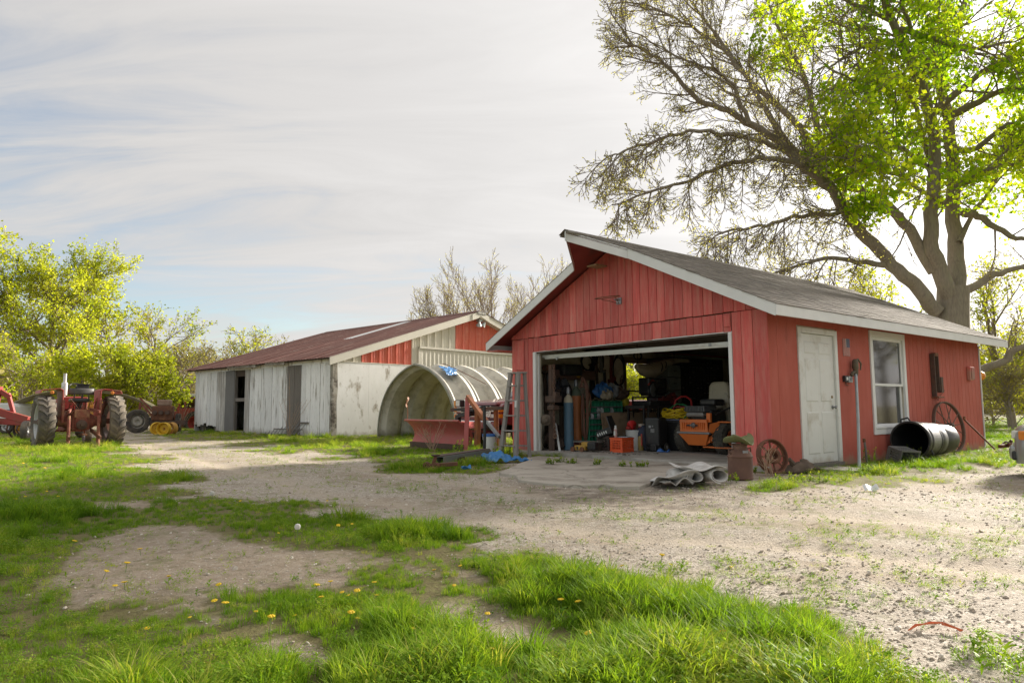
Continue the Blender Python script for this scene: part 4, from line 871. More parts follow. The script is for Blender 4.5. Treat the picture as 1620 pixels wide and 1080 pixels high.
class Tree:
    def __init__(s,seed): s.r=np.random.default_rng(seed); s.br=[]; s.leafp=[]
    def path(s,p,d,L,wob,trop,seg):
        n=max(3,int(L/seg)); pts=[p]; d=unit(d); st=L/n
        for i in range(n):
            d=unit(d+s.r.normal(0,wob,3)+np.array((0,0,trop*(i+1)/n if not callable(trop) else trop(i/n)))); p=p+d*st; pts.append(p)
        return np.array(pts)
    def addb(s,pts,r0,r1,lev): s.br.append((np.asarray(pts,float),r0,r1,lev))
    def child_dir(s,t,ang,up=0):
        a=s.r.normal(0,1,3); a=unit(a-t*a.dot(t)); return unit(t*math.cos(ang)+a*math.sin(ang)+np.array((0,0,up)))
    def grow(s,p,d,L,r,lev,P):
        c=P[lev]; pts=s.path(p,d,L,c.get('wob',.12),c.get('trop',0),c.get('seg',.3)); s.addb(pts,r,r*c.get('tip',.35),lev); s.spawn(pts,r,lev,P)
    def spawn(s,pts,r,lev,P,t0=None):
        c=P[lev]; L=np.linalg.norm(np.diff(pts,axis=0),axis=1).sum()
        if lev+1 not in P:
            s.leafp.append((pts,lev)); return
        k=P[lev+1]; n=max(1,int(c['n']*(L/c['ref'] if 'ref' in c else 1)+.5))
        for i in range(n):
            t=(c.get('t0',.25) if t0 is None else t0)+(1-(c.get('t0',.25) if t0 is None else t0))*((i+s.r.uniform(.1,.9))/n); f=t*(len(pts)-1); j=min(int(f),len(pts)-2); q=pts[j]+(pts[j+1]-pts[j])*(f-j)
            tg=unit(pts[j+1]-pts[j]); ln=k['len']*s.r.uniform(.55,1.15)*(1.1-.45*t); rr=max(min(r*(1-.6*t)*.62,k['r']*s.r.uniform(.7,1.2)),.0025)
            s.grow(q,s.child_dir(tg,s.r.uniform(*k.get('ang',(.5,1.0))),k.get('up',0)),ln,rr,lev+1,P)
        s.leafp.append((pts[-2:],lev))
    def mesh(s,name,m,parent,levels,sides=None,minr=0):
        V=[];F=[];b=0
        for pts,r0,r1,lev in s.br:
            if lev not in levels: continue
            n=(sides or {0:10,1:7,2:5}).get(lev,3); k=len(pts); t=np.gradient(pts,axis=0); t/=np.linalg.norm(t,axis=1)[:,None]+1e-9
            ref=np.array((.31,.22,.93)) if abs(t[0][2])<.8 else np.array((1,.1,0)); x=np.cross(t,ref); x/=np.linalg.norm(x,axis=1)[:,None]+1e-9; y=np.cross(t,x)
            rr=np.maximum(np.linspace(0,1,k)*(r1-r0)+r0,minr)[:,None,None]; a=np.arange(n)*2*PI/n
            V.append((pts[:,None,:]+(x[:,None,:]*np.cos(a)[None,:,None]+y[:,None,:]*np.sin(a)[None,:,None])*rr).reshape(-1,3))
            i,j=np.meshgrid(np.arange(k-1),np.arange(n),indexing='ij'); j2=(j+1)%n
            F.append((np.stack([i*n+j,i*n+j2,(i+1)*n+j2,(i+1)*n+j],-1).reshape(-1,4)+b)); b+=k*n
        if not V: return None
        return np_mesh(name,np.concatenate(V),np.concatenate(F),m,parent,smooth=True)
    def leaves(s,name,m,parent,per,size,spread,levs=None,fn=None,tint=None,droop=.35,wid=.62):
        P=[]
        for pts,lev in s.leafp:
            if levs and lev not in levs: continue
            n=per if isinstance(per,int) else int(per+s.r.uniform(0,1))
            if n<=0: continue
            t=s.r.uniform(.1,1.05,n)*(len(pts)-1); j=np.clip(t.astype(int),0,len(pts)-2); P.append(pts[j]+(pts[j+1]-pts[j])*(t-j)[:,None])
        P=np.concatenate(P); P=P+s.r.normal(0,spread,P.shape)
        if fn is not None: P=P[s.r.uniform(0,1,len(P))<fn(P)]
        n=len(P); 
        if n==0: return None
        u=s.r.normal(0,1,(n,3)); u[:,2]-=droop; u/=np.linalg.norm(u,axis=1)[:,None]; w=np.cross(u,s.r.normal(0,1,(n,3))); w/=np.linalg.norm(w,axis=1)[:,None]; nn=np.cross(u,w)
        sz=(size*s.r.uniform(.6,1.25,n))[:,None]; V=np.stack([P,P+u*sz*.55-w*sz*wid*.5+nn*sz*.12,P+u*sz,P+u*sz*.55+w*sz*wid*.5+nn*sz*.12],1).reshape(-1,3)
        cl=fbm(P[:,0]*.9+P[:,2]*.8,P[:,1]*.9-P[:,2]*.5,91); t=np.clip((cl-.5)*1.6+.45+s.r.normal(0,.16,n),0,1) if tint is None else tint(P)
        return np_mesh(name,V,np.arange(4*n).reshape(-1,4),m,parent,attrs={'tint':(np.repeat(t,4),'POINT')})
def px_of(P):
    x,y,z=P[:,0],P[:,1],P[:,2]-CAMH; c,s=math.cos(PITCH),math.sin(PITCH); d=y*c+z*s; u=-y*s+z*c; return 810+FPX*x/d,540-FPX*u/d
# ---- the big maple behind the garage: limbs as they fork in the photo, twigs grown on them
def maple():
    T=Tree(101); Y0=19.5; k=2.348
    def L(pts,dy,r0,r1):
        n=len(pts); out=[]
        for i,(a,b) in enumerate(pts):
            f=i/(n-1); d=dy[0]+(dy[1]-dy[0])*f; out.append(np.array(AY(930+a/k,b/k,Y0+d)))
        out=np.array(out); m=np.linspace(0,n-1,max(8,(n-1)*4)); q=np.array([np.interp(m,np.arange(n),out[:,c]) for c in range(3)]).T
        for _ in range(2): q[1:-1]=(q[:-2]+2*q[1:-1]+q[2:])/4
        q[1:-1]+=T.r.normal(0,.025,(len(q)-2,3)); return q,r0,r1
    base=np.array((12.5,19.5,-.1))
    tr=[base+np.array((0,0,0)),base+np.array((-.02,0,.6)),np.array(AY(1507,560,Y0)),np.array(AY(1507,500,Y0)),np.array(AY(1508,455,Y0))]
    m=np.linspace(0,4,18); tq=np.array(tr); tq=np.array([np.interp(m,np.arange(5),tq[:,c]) for c in range(3)]).T
    T.addb(tq,.48,.40,0)
    limbs=[ # path in the enlarged picture, distance offsets, radii, kind
     ([(1345,1110),(1285,960),(1270,860),(1292,640),(1280,440),(1210,250),(1130,80),(1085,-60),(1060,-220),(1010,-380)],(-.1,-1.2),.23,.04,'R'),
     ([(1362,1110),(1372,960),(1362,850),(1350,560),(1335,430),(1305,290),(1345,180),(1400,20),(1440,-160),(1470,-340)],(.1,1.0),.24,.04,'R'),
     ([(1300,1160),(1215,1060),(1130,985),(1040,890),(960,790),(905,700),(820,630),(705,525),(600,458),(520,410),(400,370),(300,245),(210,190),(130,150)],(-.15,-2.2),.205,.018,'L'),
     ([(1285,1010),(1190,850),(1110,760),(1040,720),(940,680),(862,625),(745,545),(680,440),(600,290),(500,180),(400,110),(290,50),(200,10)],(-.1,-.6),.155,.018,'L'),
     ([(1165,800),(1060,768),(930,790),(800,800),(700,820),(600,850),(500,858),(440,905)],(-.4,-2.8),.085,.016,'D'),
     ([(1100,985),(980,968),(865,958),(740,1000),(640,1030)],(-.6,-2.0),.085,.018,'D'),
     ([(860,640),(760,600),(640,590),(540,605),(420,652),(300,692),(190,725),(90,762)],(-1,-3.4),.085,.014,'D'),
     ([(866,600),(790,480),(720,400),(640,340),(560,250),(470,120),(400,30),(330,-60)],(-.8,.9),.11,.016,'L'),
     ([(890,650),(850,470),(835,380),(800,270),(760,190),(700,90),(650,-20),(610,-140)],(-.5,1.8),.11,.016,'L'),
     ([(740,560),(640,520),(520,500),(400,480),(250,520),(120,570),(60,580)],(-1.2,-4.0),.08,.013,'D'),
     ([(600,458),(560,380),(540,300),(450,250),(330,215),(200,130)],(-1.6,-2.6),.07,.013,'L'),
     ([(1395,790),(1460,800),(1560,880),(1640,890),(1760,860)],(.1,-1.2),.12,.03,'S'),
     ([(1375,1090),(1440,1060),(1520,1015),(1620,990),(1760,960)],(.1,1.2),.14,.04,'S'),
     ([(1380,1400),(1450,1370),(1530,1350),(1600,1290),(1660,1265),(1800,1240)],(.1,-.8),.13,.06,'S'),
     ([(1290,660),(1200,330),(1120,300),(1000,310),(890,250)],(-.2,-2.2),.07,.016,'R'),
     ([(1285,420),(1390,330),(1500,240),(1640,190),(1760,150)],(-.2,-2.0),.12,.02,'R'),
     ([(1335,430),(1420,400),(1520,330),(1640,330),(1800,330)],(-.2,-2.8),.12,.02,'R'),
     ([(1215,260),(1130,130),(1010,180),(930,230),(850,260)],(-.8,-1.6),.07,.016,'R'),
     ([(1160,110),(1270,140),(1360,170),(1480,180),(1620,140)],(-1,-2.6),.09,.02,'R'),
     ([(1350,560),(1440,560),(1540,470),(1660,430),(1800,400)],(0,-2.4),.10,.02,'R'),
     ([(1290,640),(1180,560),(1090,470),(980,470),(900,520)],(-.2,-2.8),.07,.015,'R'),
     ([(1350,760),(1250,720),(1150,650),(1030,600),(960,590)],(-.2,-2.6),.07,.015,'R'),
     ([(1300,300),(1230,180),(1180,60),(1130,-100),(1060,-160)],(-.3,-2.6),.09,.02,'R'),
     ([(1130,80),(1000,20),(880,-40),(760,-60)],(-.8,-1.8),.07,.016,'R'),
     ([(1350,700),(1440,660),(1530,600),(1640,620),(1760,640)],(-.1,-2.8),.08,.02,'R'),
     ([(1380,900),(1430,780),(1500,700),(1570,560),(1640,500)],(0,1.2),.08,.02,'R')]
    PB={0:dict(n=12,ref=4.0,t0=.22),1:dict(len=1.9,r=.026,n=9,t0=.18,wob=.07,trop=.03,seg=.16,ang=(.45,1.0),up=.05),2:dict(len=.78,r=.0095,n=5,t0=.2,wob=.085,trop=.05,seg=.13,ang=(.5,1.0)),3:dict(len=.30,r=.0055,wob=.09,trop=.05,seg=.1,ang=(.4,1.0))}
    PD={0:dict(n=16,ref=4.0,t0=.12),1:dict(len=1.5,r=.02,n=9,t0=.15,wob=.06,trop=lambda f:-.22+.36*f,seg=.14,ang=(.5,1.1),up=-.25),2:dict(len=.7,r=.009,n=5,t0=.2,wob=.085,trop=lambda f:-.05+.2*f,seg=.12,ang=(.5,1.0),up=-.1),3:dict(len=.28,r=.0055,wob=.09,trop=.07,seg=.1,ang=(.4,1.0))}
    PS={0:dict(n=6,ref=4.0,t0=.35),1:dict(len=1.6,r=.024,n=6,t0=.2,wob=.13,trop=.0,seg=.16,ang=(.5,1.2)),2:dict(len=.7,r=.009,n=3,t0=.3,wob=.13,trop=.02,seg=.13,ang=(.5,1.0)),3:dict(len=.28,r=.0055,wob=.09,trop=.05,seg=.1,ang=(.4,1.0))}
    PR={0:dict(n=12,ref=4.0,t0=.22),1:dict(len=2.7,r=.028,n=8,t0=.2,wob=.11,trop=.01,seg=.2,ang=(.5,1.2)),2:dict(len=.9,r=.010,n=4,t0=.2,wob=.13,trop=-.02,seg=.18,ang=(.5,1.1)),3:dict(len=.42,r=.006,wob=.15,trop=-.02,seg=.16,ang=(.4,1.0))}
    for pts,dy,r0,r1,kd in limbs:
        q,a,b=L(pts,dy,r0,r1); T.addb(q,a,b,0 if a>.2 else 1); T.spawn(q,a*.9,0,{'L':PB,'D':PD,'R':PR,'S':PS}[kd])
    t=thing('maple_tree','huge maple behind the garage, one side bare twigs, one side leafy','tree',base)
    bm_=Matrix.Translation(-base)
    o=T.mesh('trunk',BARK,t,{0,1},{0:14,1:8}); o.location=-Vector(base)
    # flare and bark ridges
    me=o.data; n=len(me.vertices); co=np.empty(n*3,np.float32); me.vertices.foreach_get('co',co); co=co.reshape(-1,3)
    o2=T.mesh('twigs',TWIG,t,{2,3},{2:4,3:3},minr=.0068); o2.location=-Vector(base)
    def leafy(P):
        a,b=px_of(P); nz=fbm(P[:,0]*.55+3,P[:,2]*.55+P[:,1]*.3,17)
        e=np.clip((a-1262+(nz-.5)*210-np.clip((b-170)*.30,-90,60))/120+.35,0,1)**1.6; low=np.clip((378-b+(nz-.5)*150-np.clip((1420-a)*.75,0,130))/30,0,1); gap=np.clip((nz-.30)/.12,0,1)
        return e*low*gap
    c=T.leaves('crown',LV_MAPLE,t,5,.14,.09,levs={3},fn=leafy,droop=.6,wid=.75); c.location=-Vector(base)
    c2=T.leaves('buds',LV_BUD,t,3,.050,.02,levs={3,2},fn=lambda P:(1-leafy(P))*.8,droop=-.2); c2.location=-Vector(base)
    print('maple',len(T.br),len(c.data.polygons),len(c2.data.polygons))
maple()
# ---- the other trees
def tree(name,label,loc,h,cr,tr,seed,leaf,per,size,group=None,clear=.22,n1=9,spread=.09,twm=TWIG,up=.25,cat='tree',dens=1.0,trop=.05,tip=None):
    T=Tree(seed); p=np.array((0,0,-.1)); r=T.r
    tk=T.path(p,np.array((r.normal(0,.05),r.normal(0,.05),1)),h*.72,.05,.05,h*.08); T.addb(tk,tr,tr*.25,0)
    P={0:dict(n=n1,t0=clear),1:dict(len=cr*1.02,r=tr*.42,n=8*dens,t0=.2,wob=.10,trop=trop,seg=cr*.12,ang=(.55,1.15),up=up,tip=.25),2:dict(len=cr*.48,r=tr*.13,n=6*dens,t0=.15,wob=.12,trop=trop,seg=cr*.08,ang=(.45,1.0),up=.08),3:dict(len=cr*.22,r=tr*.045,n=3,t0=.2,wob=.14,trop=trop,seg=cr*.06,ang=(.4,1.0))}
    P[1]['n']=8*dens
    T.spawn(tk,tr*.9,0,P)
    t=thing(name,label,cat,loc,r.uniform(0,6.28),group)
    T.mesh('trunk',BARK,t,{0,1},{0:9,1:5}); T.mesh('twigs',twm,t,{2,3},{2:3,3:3},minr=.006*max(1,loc[1]/28))
    if per: T.leaves('crown',leaf,t,per,size,spread,levs={3,2},droop=.2)
    return t
def at(px,Y,z=0): v=AY(px,645,Y); return (v.x,Y,z)
def all_trees():
    tree('leafy_tree','tall bright green spring tree standing behind the old tractor',at(78,39),10.8,5.0,.26,1,LV_GREEN,12,.155,n1=16,dens=1.35)
    tree('leafy_tree','bright green tree cut by the left edge behind the red machine',at(-70,37),11.2,5.0,.27,2,LV_GREEN,10,.155,n1=14,dens=1.2)
    tree('leafy_tree','looser yellow green tree at the right end of the leafy row beyond the tractor',at(232,46),8.2,4.3,.2,3,LV_SPRING,4,.18,n1=10)
    tree('leafy_tree','slim yellowish tree between the green tree and the looser one beyond the tractor',at(165,42),8.6,3.9,.17,4,LV_SPRING,5,.2,n1=11,clear=.12)
    for i,(px,Y,h,c,lab,lf,per) in enumerate(((30,34,4.6,2.6,'twiggy yellow green bush behind the white pickup',LV_SPRING,3),(120,33,3.6,2.4,'bright yellow green bush rising behind the old tractor seat',LV_GREEN,6),(190,33,3.9,2.5,'dense yellow green bush above the fallen arch panel',LV_SPRING,6),(235,34,3.6,2.4,'dense yellow green bush behind the yellow wheel rims',LV_SPRING,6),(288,39,4.6,2.6,'brown leafless thicket beside the red cab tractor',LV_DULL,2),(318,44,5.0,2.8,'brown thicket showing past the barn corner',LV_DULL,2))):
        tree('bush',lab,at(px,Y),h,c,.07,20+i,lf,per,.17,clear=.03,n1=14,up=.3,cat='bush')
    for i,(px,Y,h,c,lab,lf) in enumerate(((342,60,6.2,3.6,'low dull tree at the far end of the barn roof',LV_DULL),(404,56,7.6,3.9,'round olive budding tree showing above the barn roof',LV_SPRING),(300,66,6.6,4.0,'hazy olive tree farthest off between thicket and barn',LV_DULL),(452,62,6.6,3.4,'small budding tree almost hidden behind the barn roof',LV_DULL))):
        tree('budding_tree',lab,at(px,Y),h,c,.16,40+i,lf,3,.19,n1=11,clear=.15)
    bare=((700,46,11.2,'leftmost bare tree rising behind the barn gable'),(742,47,12.3,'bare forked tree right above the barn peak'),(798,45,12.9,'tallest bare tree rising right of the barn peak'),(812,48,11.8,'bare tree tucked beside the tallest one behind the barn'),(850,46,11.6,'bare tree rising beside the garage roof edge'),(670,52,9.6,'smallest bare tree low over the barn roof'))
    for i,(px,Y,h,lab) in enumerate(bare):
        T=Tree(60+i); r=T.r; t=thing('bare_tree',lab,'tree',at(px,Y),0)
        tk=T.path(np.array((0,0,-.1)),np.array((r.normal(0,.06),0,1)),h*.50,.03,.02,.6); T.addb(tk,.17,.11,0)
        P={0:dict(n=6,t0=.35),1:dict(len=h*.58,r=.075,n=13,t0=.15,wob=.05,trop=.07,seg=.4,ang=(.22,.75),up=.28,tip=.15),2:dict(len=h*.14,r=.022,n=7,t0=.12,wob=.09,trop=.10,seg=.25,ang=(.3,.8),up=.12),3:dict(len=h*.055,r=.011,wob=.1,trop=.08,seg=.2,ang=(.3,.8),up=.1)}
        T.spawn(tk,.16,0,P); T.spawn(tk[-3:],.13,0,{**P,0:dict(n=3,t0=.8)})
        T.mesh('trunk',BARK,t,{0,1},{0:7,1:5}); T.mesh('twigs',TWIGP,t,{2,3},{2:3,3:3},minr=.0095); T.leaves('buds',LV_BUD,t,2,.07,.03,levs={3,2},droop=-.4)
    # right of and behind the garage
    tree('leafy_tree','yellow green tree behind the garage roof, seen under the maple limbs',at(1370,34),8.4,3.6,.2,80,LV_SPRING,4,.17,n1=11)
    tree('leafy_tree','spring tree with small reddish green leaves right of the maple trunk',at(1600,30),8.0,3.4,.18,81,LV_SPRING,3,.14,n1=11)
    tree('leafy_tree','green tree outside seen through the back window of the garage',at(1005,36),7,3.4,.18,82,LV_SPRING,5,.2,n1=11,clear=.1)
    tree('reflected_tree','budding tree off to the right, mirrored in the garage side window',(31,19.5,0),8.5,4.2,.2,84,LV_DULL,3,.13,n1=12); tree('reflected_tree','second budding tree off to the right behind the first one, mirrored in the window',(38,25,0),9.5,4.5,.2,85,LV_SPRING,3,.15,n1=12)
    for i,(px,Y,h,c,lab,lf,per) in enumerate(((1570,33,3.4,2.2,'yellow flowering bush just past the garage corner',LV_SPRING,6),(1600,27,2.6,1.7,'tangled brown bush between garage corner and silver car',LV_DULL,2),(1640,29,4.2,2.3,'tall yellow green bush behind the silver car',LV_SPRING,4),(1625,36,4.4,2.6,'pale bush farther back over the silver car',LV_DULL,3),(985,33,2.9,2.3,'yellow bush low outside the garage back window',LV_SPRING,6),(1030,34,3.0,2.4,'second yellow bush outside the garage back window',LV_SPRING,6))):
        tree('bush',lab,at(px,Y),h,c,.06,90+i,lf,per,.13,clear=.03,n1=14,up=.3,cat='bush')
all_trees()
def far_wood():
    rg=np.random.default_rng(77); n=26000; th=rg.uniform(-.95,1.0,n); r=rg.uniform(95,150,n); top=3.2+4.2*fbm(th*14,r*.02,5); z=top*rg.uniform(0,1,n)**.8; x=r*np.sin(th); y=r*np.cos(th)
    P=np.stack([x,y,z],1); u=rg.normal(0,1,(n,3)); u/=np.linalg.norm(u,axis=1)[:,None]; w=np.cross(u,rg.normal(0,1,(n,3))); w/=np.linalg.norm(w,axis=1)[:,None]; s=(rg.uniform(.5,1.2,n))[:,None]
    V=np.stack([P-u*s,P-w*s*.6,P+u*s,P+w*s*.6],1).reshape(-1,3)
    o=np_mesh('far_woods',V,np.arange(4*n).reshape(-1,4),LV_DULL,attrs={'tint':(np.repeat(rg.uniform(0,1,n),4),'POINT')}); o['kind']='stuff'
far_wood()
# ------------------------------------------------------------------ tractor, plough truck, machines, car
TRED=mat('faded_tractor_red',(.40,.055,.045),(.30,.042,.036),scale=4,rough=.5,bump=.1,c3=(.22,.10,.06),s3=3,t3=.60,w3=.1)
TRUSTRED=mat('rust_and_red_castings',(.26,.07,.05),(.16,.055,.04),scale=7,rough=.85,bump=.4,c3=(.30,.16,.09),s3=4,t3=.56)
SILVER=mat('worn_silver_paint',(.60,.60,.60),(.48,.48,.48),rough=.4,metal=.2,c3=(.3,.22,.17),s3=4,t3=.68)
CHROME=mat('chrome',(.7,.7,.7),rough=.12,metal=1)
GLASSD=glassy('cab_glass',(.55,.62,.58),.05)
DUST=mat('dusty_tyre',(.115,.105,.095),(.07,.064,.058),scale=6,rough=.9,bump=.3,c3=(.24,.20,.15),s3=3,t3=.52,w3=.15)
def tyre_mesh(mb,r,w,rim,lugs=0,lh=.05,n=40):
    """axis along x; barred tread when lugs"""
    t=r-lh if lugs else r; h=w/2
    prof=[(rim,-h*.72),(rim+.03,-h*.86),((rim+t)/2,-h*1.0),(t*.96,-h*.88),(t,-h*.6),(t+.005,0),(t,h*.6),(t*.96,h*.88),((rim+t)/2,h*1.0),(rim+.03,h*.86),(rim,h*.72)]
    T0=mb.T.copy(); mb.T=T0@Matrix.Rotation(PI/2,4,'Y'); mb.lathe(prof,n,cap=False); mb.T=T0
    for i in range(lugs):
        for s in (-1,1):
            a0=2*PI*(i+(.5 if s>0 else 0))/lugs; sw=.36*2*PI/lugs*2.2; q=[]
            for (x,da) in ((0.02*s,-.02),(s*h*.45,sw*.45),(s*h*.97,sw*.85)):
                for hh in (0,1): 
                    for e in (-1,1):
                        a=a0+da+e*.30*2*PI/lugs*(.55 if x==0 else .62); R_=(t-.02 if abs(x)<h*.7 else t-.055)+hh*(lh+.02 if abs(x)<h*.7 else lh+.03); q.append((x,R_*math.sin(a),R_*math.cos(a)))
            fs=[]
            for k in range(2):
                b=k*4; fs+=[(b,b+1,b+5,b+4),(b+2,b+6,b+7,b+3),(b,b+4,b+6,b+2),(b+1,b+3,b+7,b+5)]
            fs+=[(0,2,3,1),(8,9,11,10)]; mb.add(q,fs)
def wheel(parent,x,y,z,r,w,rim,side,lugs=0,lh=.05,tm=None,rm=None,dish=.1,name='wheel',bar=False):
    e=MB(); e.at((0,0,0)); tyre_mesh(e,r,w,rim,lugs,lh); wh=e.build('tyre',tm or RUBBER,None,smooth=True,ang=30)
    wh.name=name; wh.parent=parent; wh.location=(x,y,z)
    m=MB(); m.T=Matrix.Rotation(PI/2*side,4,'Y'); hw=w*.36
    m.lathe([(rim+.012,-hw),(rim+.02,-hw*.9),(rim-.01,-hw*.7),(rim-.02,0),(rim-.01,hw*.7),(rim+.02,hw*.95),(rim+.01,hw),(rim-.03,hw*.9),(rim-.06,hw*.35),(rim*.62,hw*.35-dish),(rim*.3,hw*.35-dish*.7),(rim*.28,hw*.5),(0,hw*.55)],28,cap=False); m.build('rim',rm or SILVER,wh,smooth=True)
    if bar: b=MB(); b.box(side*hw*1.0-.02,side*hw*1.0+.02,-rim,rim,-.05,.05); b.build('rim_bar',DARKRUST,wh)
    return wh
def tractor():
    t=thing('old_tractor','faded red old tractor seen from behind on the grass',"tractor",(-11.66,18.7,-.03),math.radians(43),scale=.85)
    for s in (-1,1): wheel(t,s*.95,0,.82,.82,.46,.52,s,lugs=20,lh=.055,tm=DUST,bar=(s<0),dish=.16,name='rear_wheel')
    for s in (-1,1): wheel(t,s*.72,2.35,.36,.36,.2,.2,s,tm=DUST,name='front_wheel')
    m=MB(); m.at((0,0,.82),ry=PI/2); m.lathe([(.08,-1.1),(.08,-.74),(.13,-.7),(.16,-.45),(.26,-.3),(.26,.3),(.16,.45),(.13,.7),(.08,.74),(.08,1.1)],18); m.build('axle_housing',TRUSTRED,t,smooth=True)
    m=MB(); m.box(-.24,.24,-.32,1.15,.55,1.16); m.box(-.17,.17,-.38,-.3,.62,1.05); m.box(-.2,.2,1.15,2.1,.5,1.1); m.build('transmission',TRUSTRED,t,bevel=.03)
    m=MB(); m.at((0,-.4,.72),rx=PI/2); m.lathe([(.15,0),(.15,.05),(.11,.07),(.05,.08),(.05,.16),(0,.16)],16); m.build('pto_cover',DARKRUST,t,smooth=True)
    m=MB(); m.prism([(.9,1.12),(2.45,1.08),(2.5,1.5),(2.42,1.56),(.9,1.62)],-.25,.25,'x'); m.build('hood',TRED,t,bevel=.04)
    m=MB(); m.box(-.262,.262,1.0,2.3,1.33,1.42); m.build('hood_stripe',WHITE,t)
    m=MB(); m.box(-.22,.22,2.44,2.53,.75,1.5); m.build('grille',BLACKM,t,bevel=.02)
    m=MB(); m.bar((-.72,2.35,.5),(.72,2.35,.5),.1); m.box(-.12,.12,2.1,2.5,.45,.75)
    for s in (-1,1): m.bar((s*.66,2.35,.36),(s*.66,2.35,.62),.08)
    m.build('front_axle',TRUSTRED,t,bevel=.01)
    m=MB(); m.at((-.17,1.5,1.55)); m.lathe([(.03,-.2),(.035,.1),(.085,.12),(.09,.5),(.085,.53),(.05,.55),(.05,.84),(.045,.84),(.0,.8)],16); m.build('exhaust_stack',mat('bright_stack',(.72,.70,.69),(.6,.57,.55),rough=.3,metal=.4,c3=(.35,.22,.16),s3=5,t3=.62),t,smooth=True)
    for s in (-1,1):                                   # flat top fenders
        m=MB(); y0,y1=-.32,.55
        m.prism([(s*.50,1.80),(s*.60,1.855),(s*1.08,1.80),(s*1.13,1.69),(s*1.11,1.685),(s*1.06,1.775),(s*.60,1.825),(s*.53,1.78),(s*.53,.85),(s*.50,.85)],y0,y1,'y'); m.build('fender',TRED,t,bevel=.012)
        m=MB(); m.box(s*.505-.03,s*.505+.03,y0-.06,y0,.8,1.5); m.build('fender_bracket',TRUSTRED,t)
        m=MB(); m.at((s*.82,-.33,1.72),rx=PI/2); m.lathe([(.05,0),(.055,.03),(.04,.05),(0,.05)],14); m.build('rear_lamp',mat('amber_lens',(.6,.2,.03),rough=.3),t,smooth=True)
    # seat, wheel, levers
    m=MB(); m.box(-.06,.06,.05,.3,1.1,1.42); m.build('seat_post',BLACKM,t)
    m=MB(); m.box(-.26,.26,-.12,.36,1.42,1.54); m.build('seat',BLACKP,t,bevel=.05,seg=3)
    m=MB(); vs=lambda u,v:(.36*math.sin((u-.5)*2.4),-.20+.16*(1-math.cos((u-.5)*2.4)),1.66+.20*v); m.sheet(vs,14,3); m.build('backrest',mat('worn_seat_vinyl',(.10,.095,.09),(.055,.05,.05),rough=.5,bump=.1),t,solid=.06,smooth=True)
    m=MB(); m.bar((-.2,-.17,1.5),(-.2,-.2,1.7),.03); m.bar((.2,-.17,1.5),(.2,-.2,1.7),.03); m.build('back_support',BLACKM,t)
    m=MB(); m.tube([(.2*math.cos(a),.62+.2*math.sin(a)*.8,1.92+.12*math.sin(a)) for a in np.linspace(0,2*PI,24,endpoint=False)],.018,6,closed=True); m.tube([(0,.62,1.92),(0,.95,1.5)],.025,6)
    for k in range(3): a=k*2.1; m.tube([(0,.62,1.9),(.2*math.cos(a),.62+.16*math.sin(a),1.92+.12*math.sin(a))],.01,5)
    m.build('steering_wheel',BLACKP,t,smooth=True)
    m=MB(); m.box(-.05,.42,.45,.7,2.0,2.02); m.box(.0,.34,.5,.64,1.84,2.0); m.bar((.17,.6,1.3),(.17,.6,1.86),.05); m.build('control_box',BLACKP,t,bevel=.01)
    m=MB(); m.box(-.36,.36,.72,.9,1.2,1.6); m.build('dash',TRED,t,bevel=.02)
    R=random.Random(3)
    for i in range(7): m=MB(); x=-.42+i*.14; m.tube([(x,.1,1.1),(x+R.uniform(-.03,.03),.0,1.3),(x+R.uniform(-.05,.05),-.05,1.38+R.uniform(0,.12))],.014,5); m.build('lever',RUST,t)
    m=MB()
    for i in range(12): a=Vector((R.uniform(-.4,.4),R.uniform(-.36,-.1),R.uniform(.9,1.4))); m.tube([a,a+Vector((R.uniform(-.15,.15),-.05,R.uniform(-.2,.2))),a+Vector((R.uniform(-.25,.25),.05,R.uniform(-.3,.15)))],.014,5)
    m.build('hydraulic_hoses',RUST,t,kind='stuff')
    for s in (-1,1):                                   # hitch arms and lift links
        m=MB(); m.bar((s*.3,-.2,.55),(s*.42,-.95,.32),.06,.1); m.build('hitch_arm',RUST,t)
        m=MB(); m.tube([(s*.40,-.75,.05),(s*.40,-.72,.55),(s*.39,-.66,1.0)],[.055,.05,.035],8); m.build('lift_link',TRUSTRED,t,smooth=True)
        m=MB(); m.bar((s*.26,-.2,1.2),(s*.42,-.7,1.12),.05,.08); m.build('lift_arm',TRUSTRED,t)
        m=MB(); m.at((s*.66,0,.82),ry=PI/2); m.lathe([(.2,-.06),(.2,.06)],16); m.build('hub',DARKRUST,t,smooth=True)
    m=MB(); m.box(-.05,.05,-1.0,.2,.40,.45); m.build('drawbar',RUST,t); m=MB(); m.box(-.2,.2,-.40,-.36,.95,1.2); m.build('top_link_bracket',TRUSTRED,t)
tractor()
def gbox(parent,name,m,*a,bevel=.01,**k): mb=MB(); mb.box(*a); return mb.build(name,m,parent,bevel=bevel,**k)
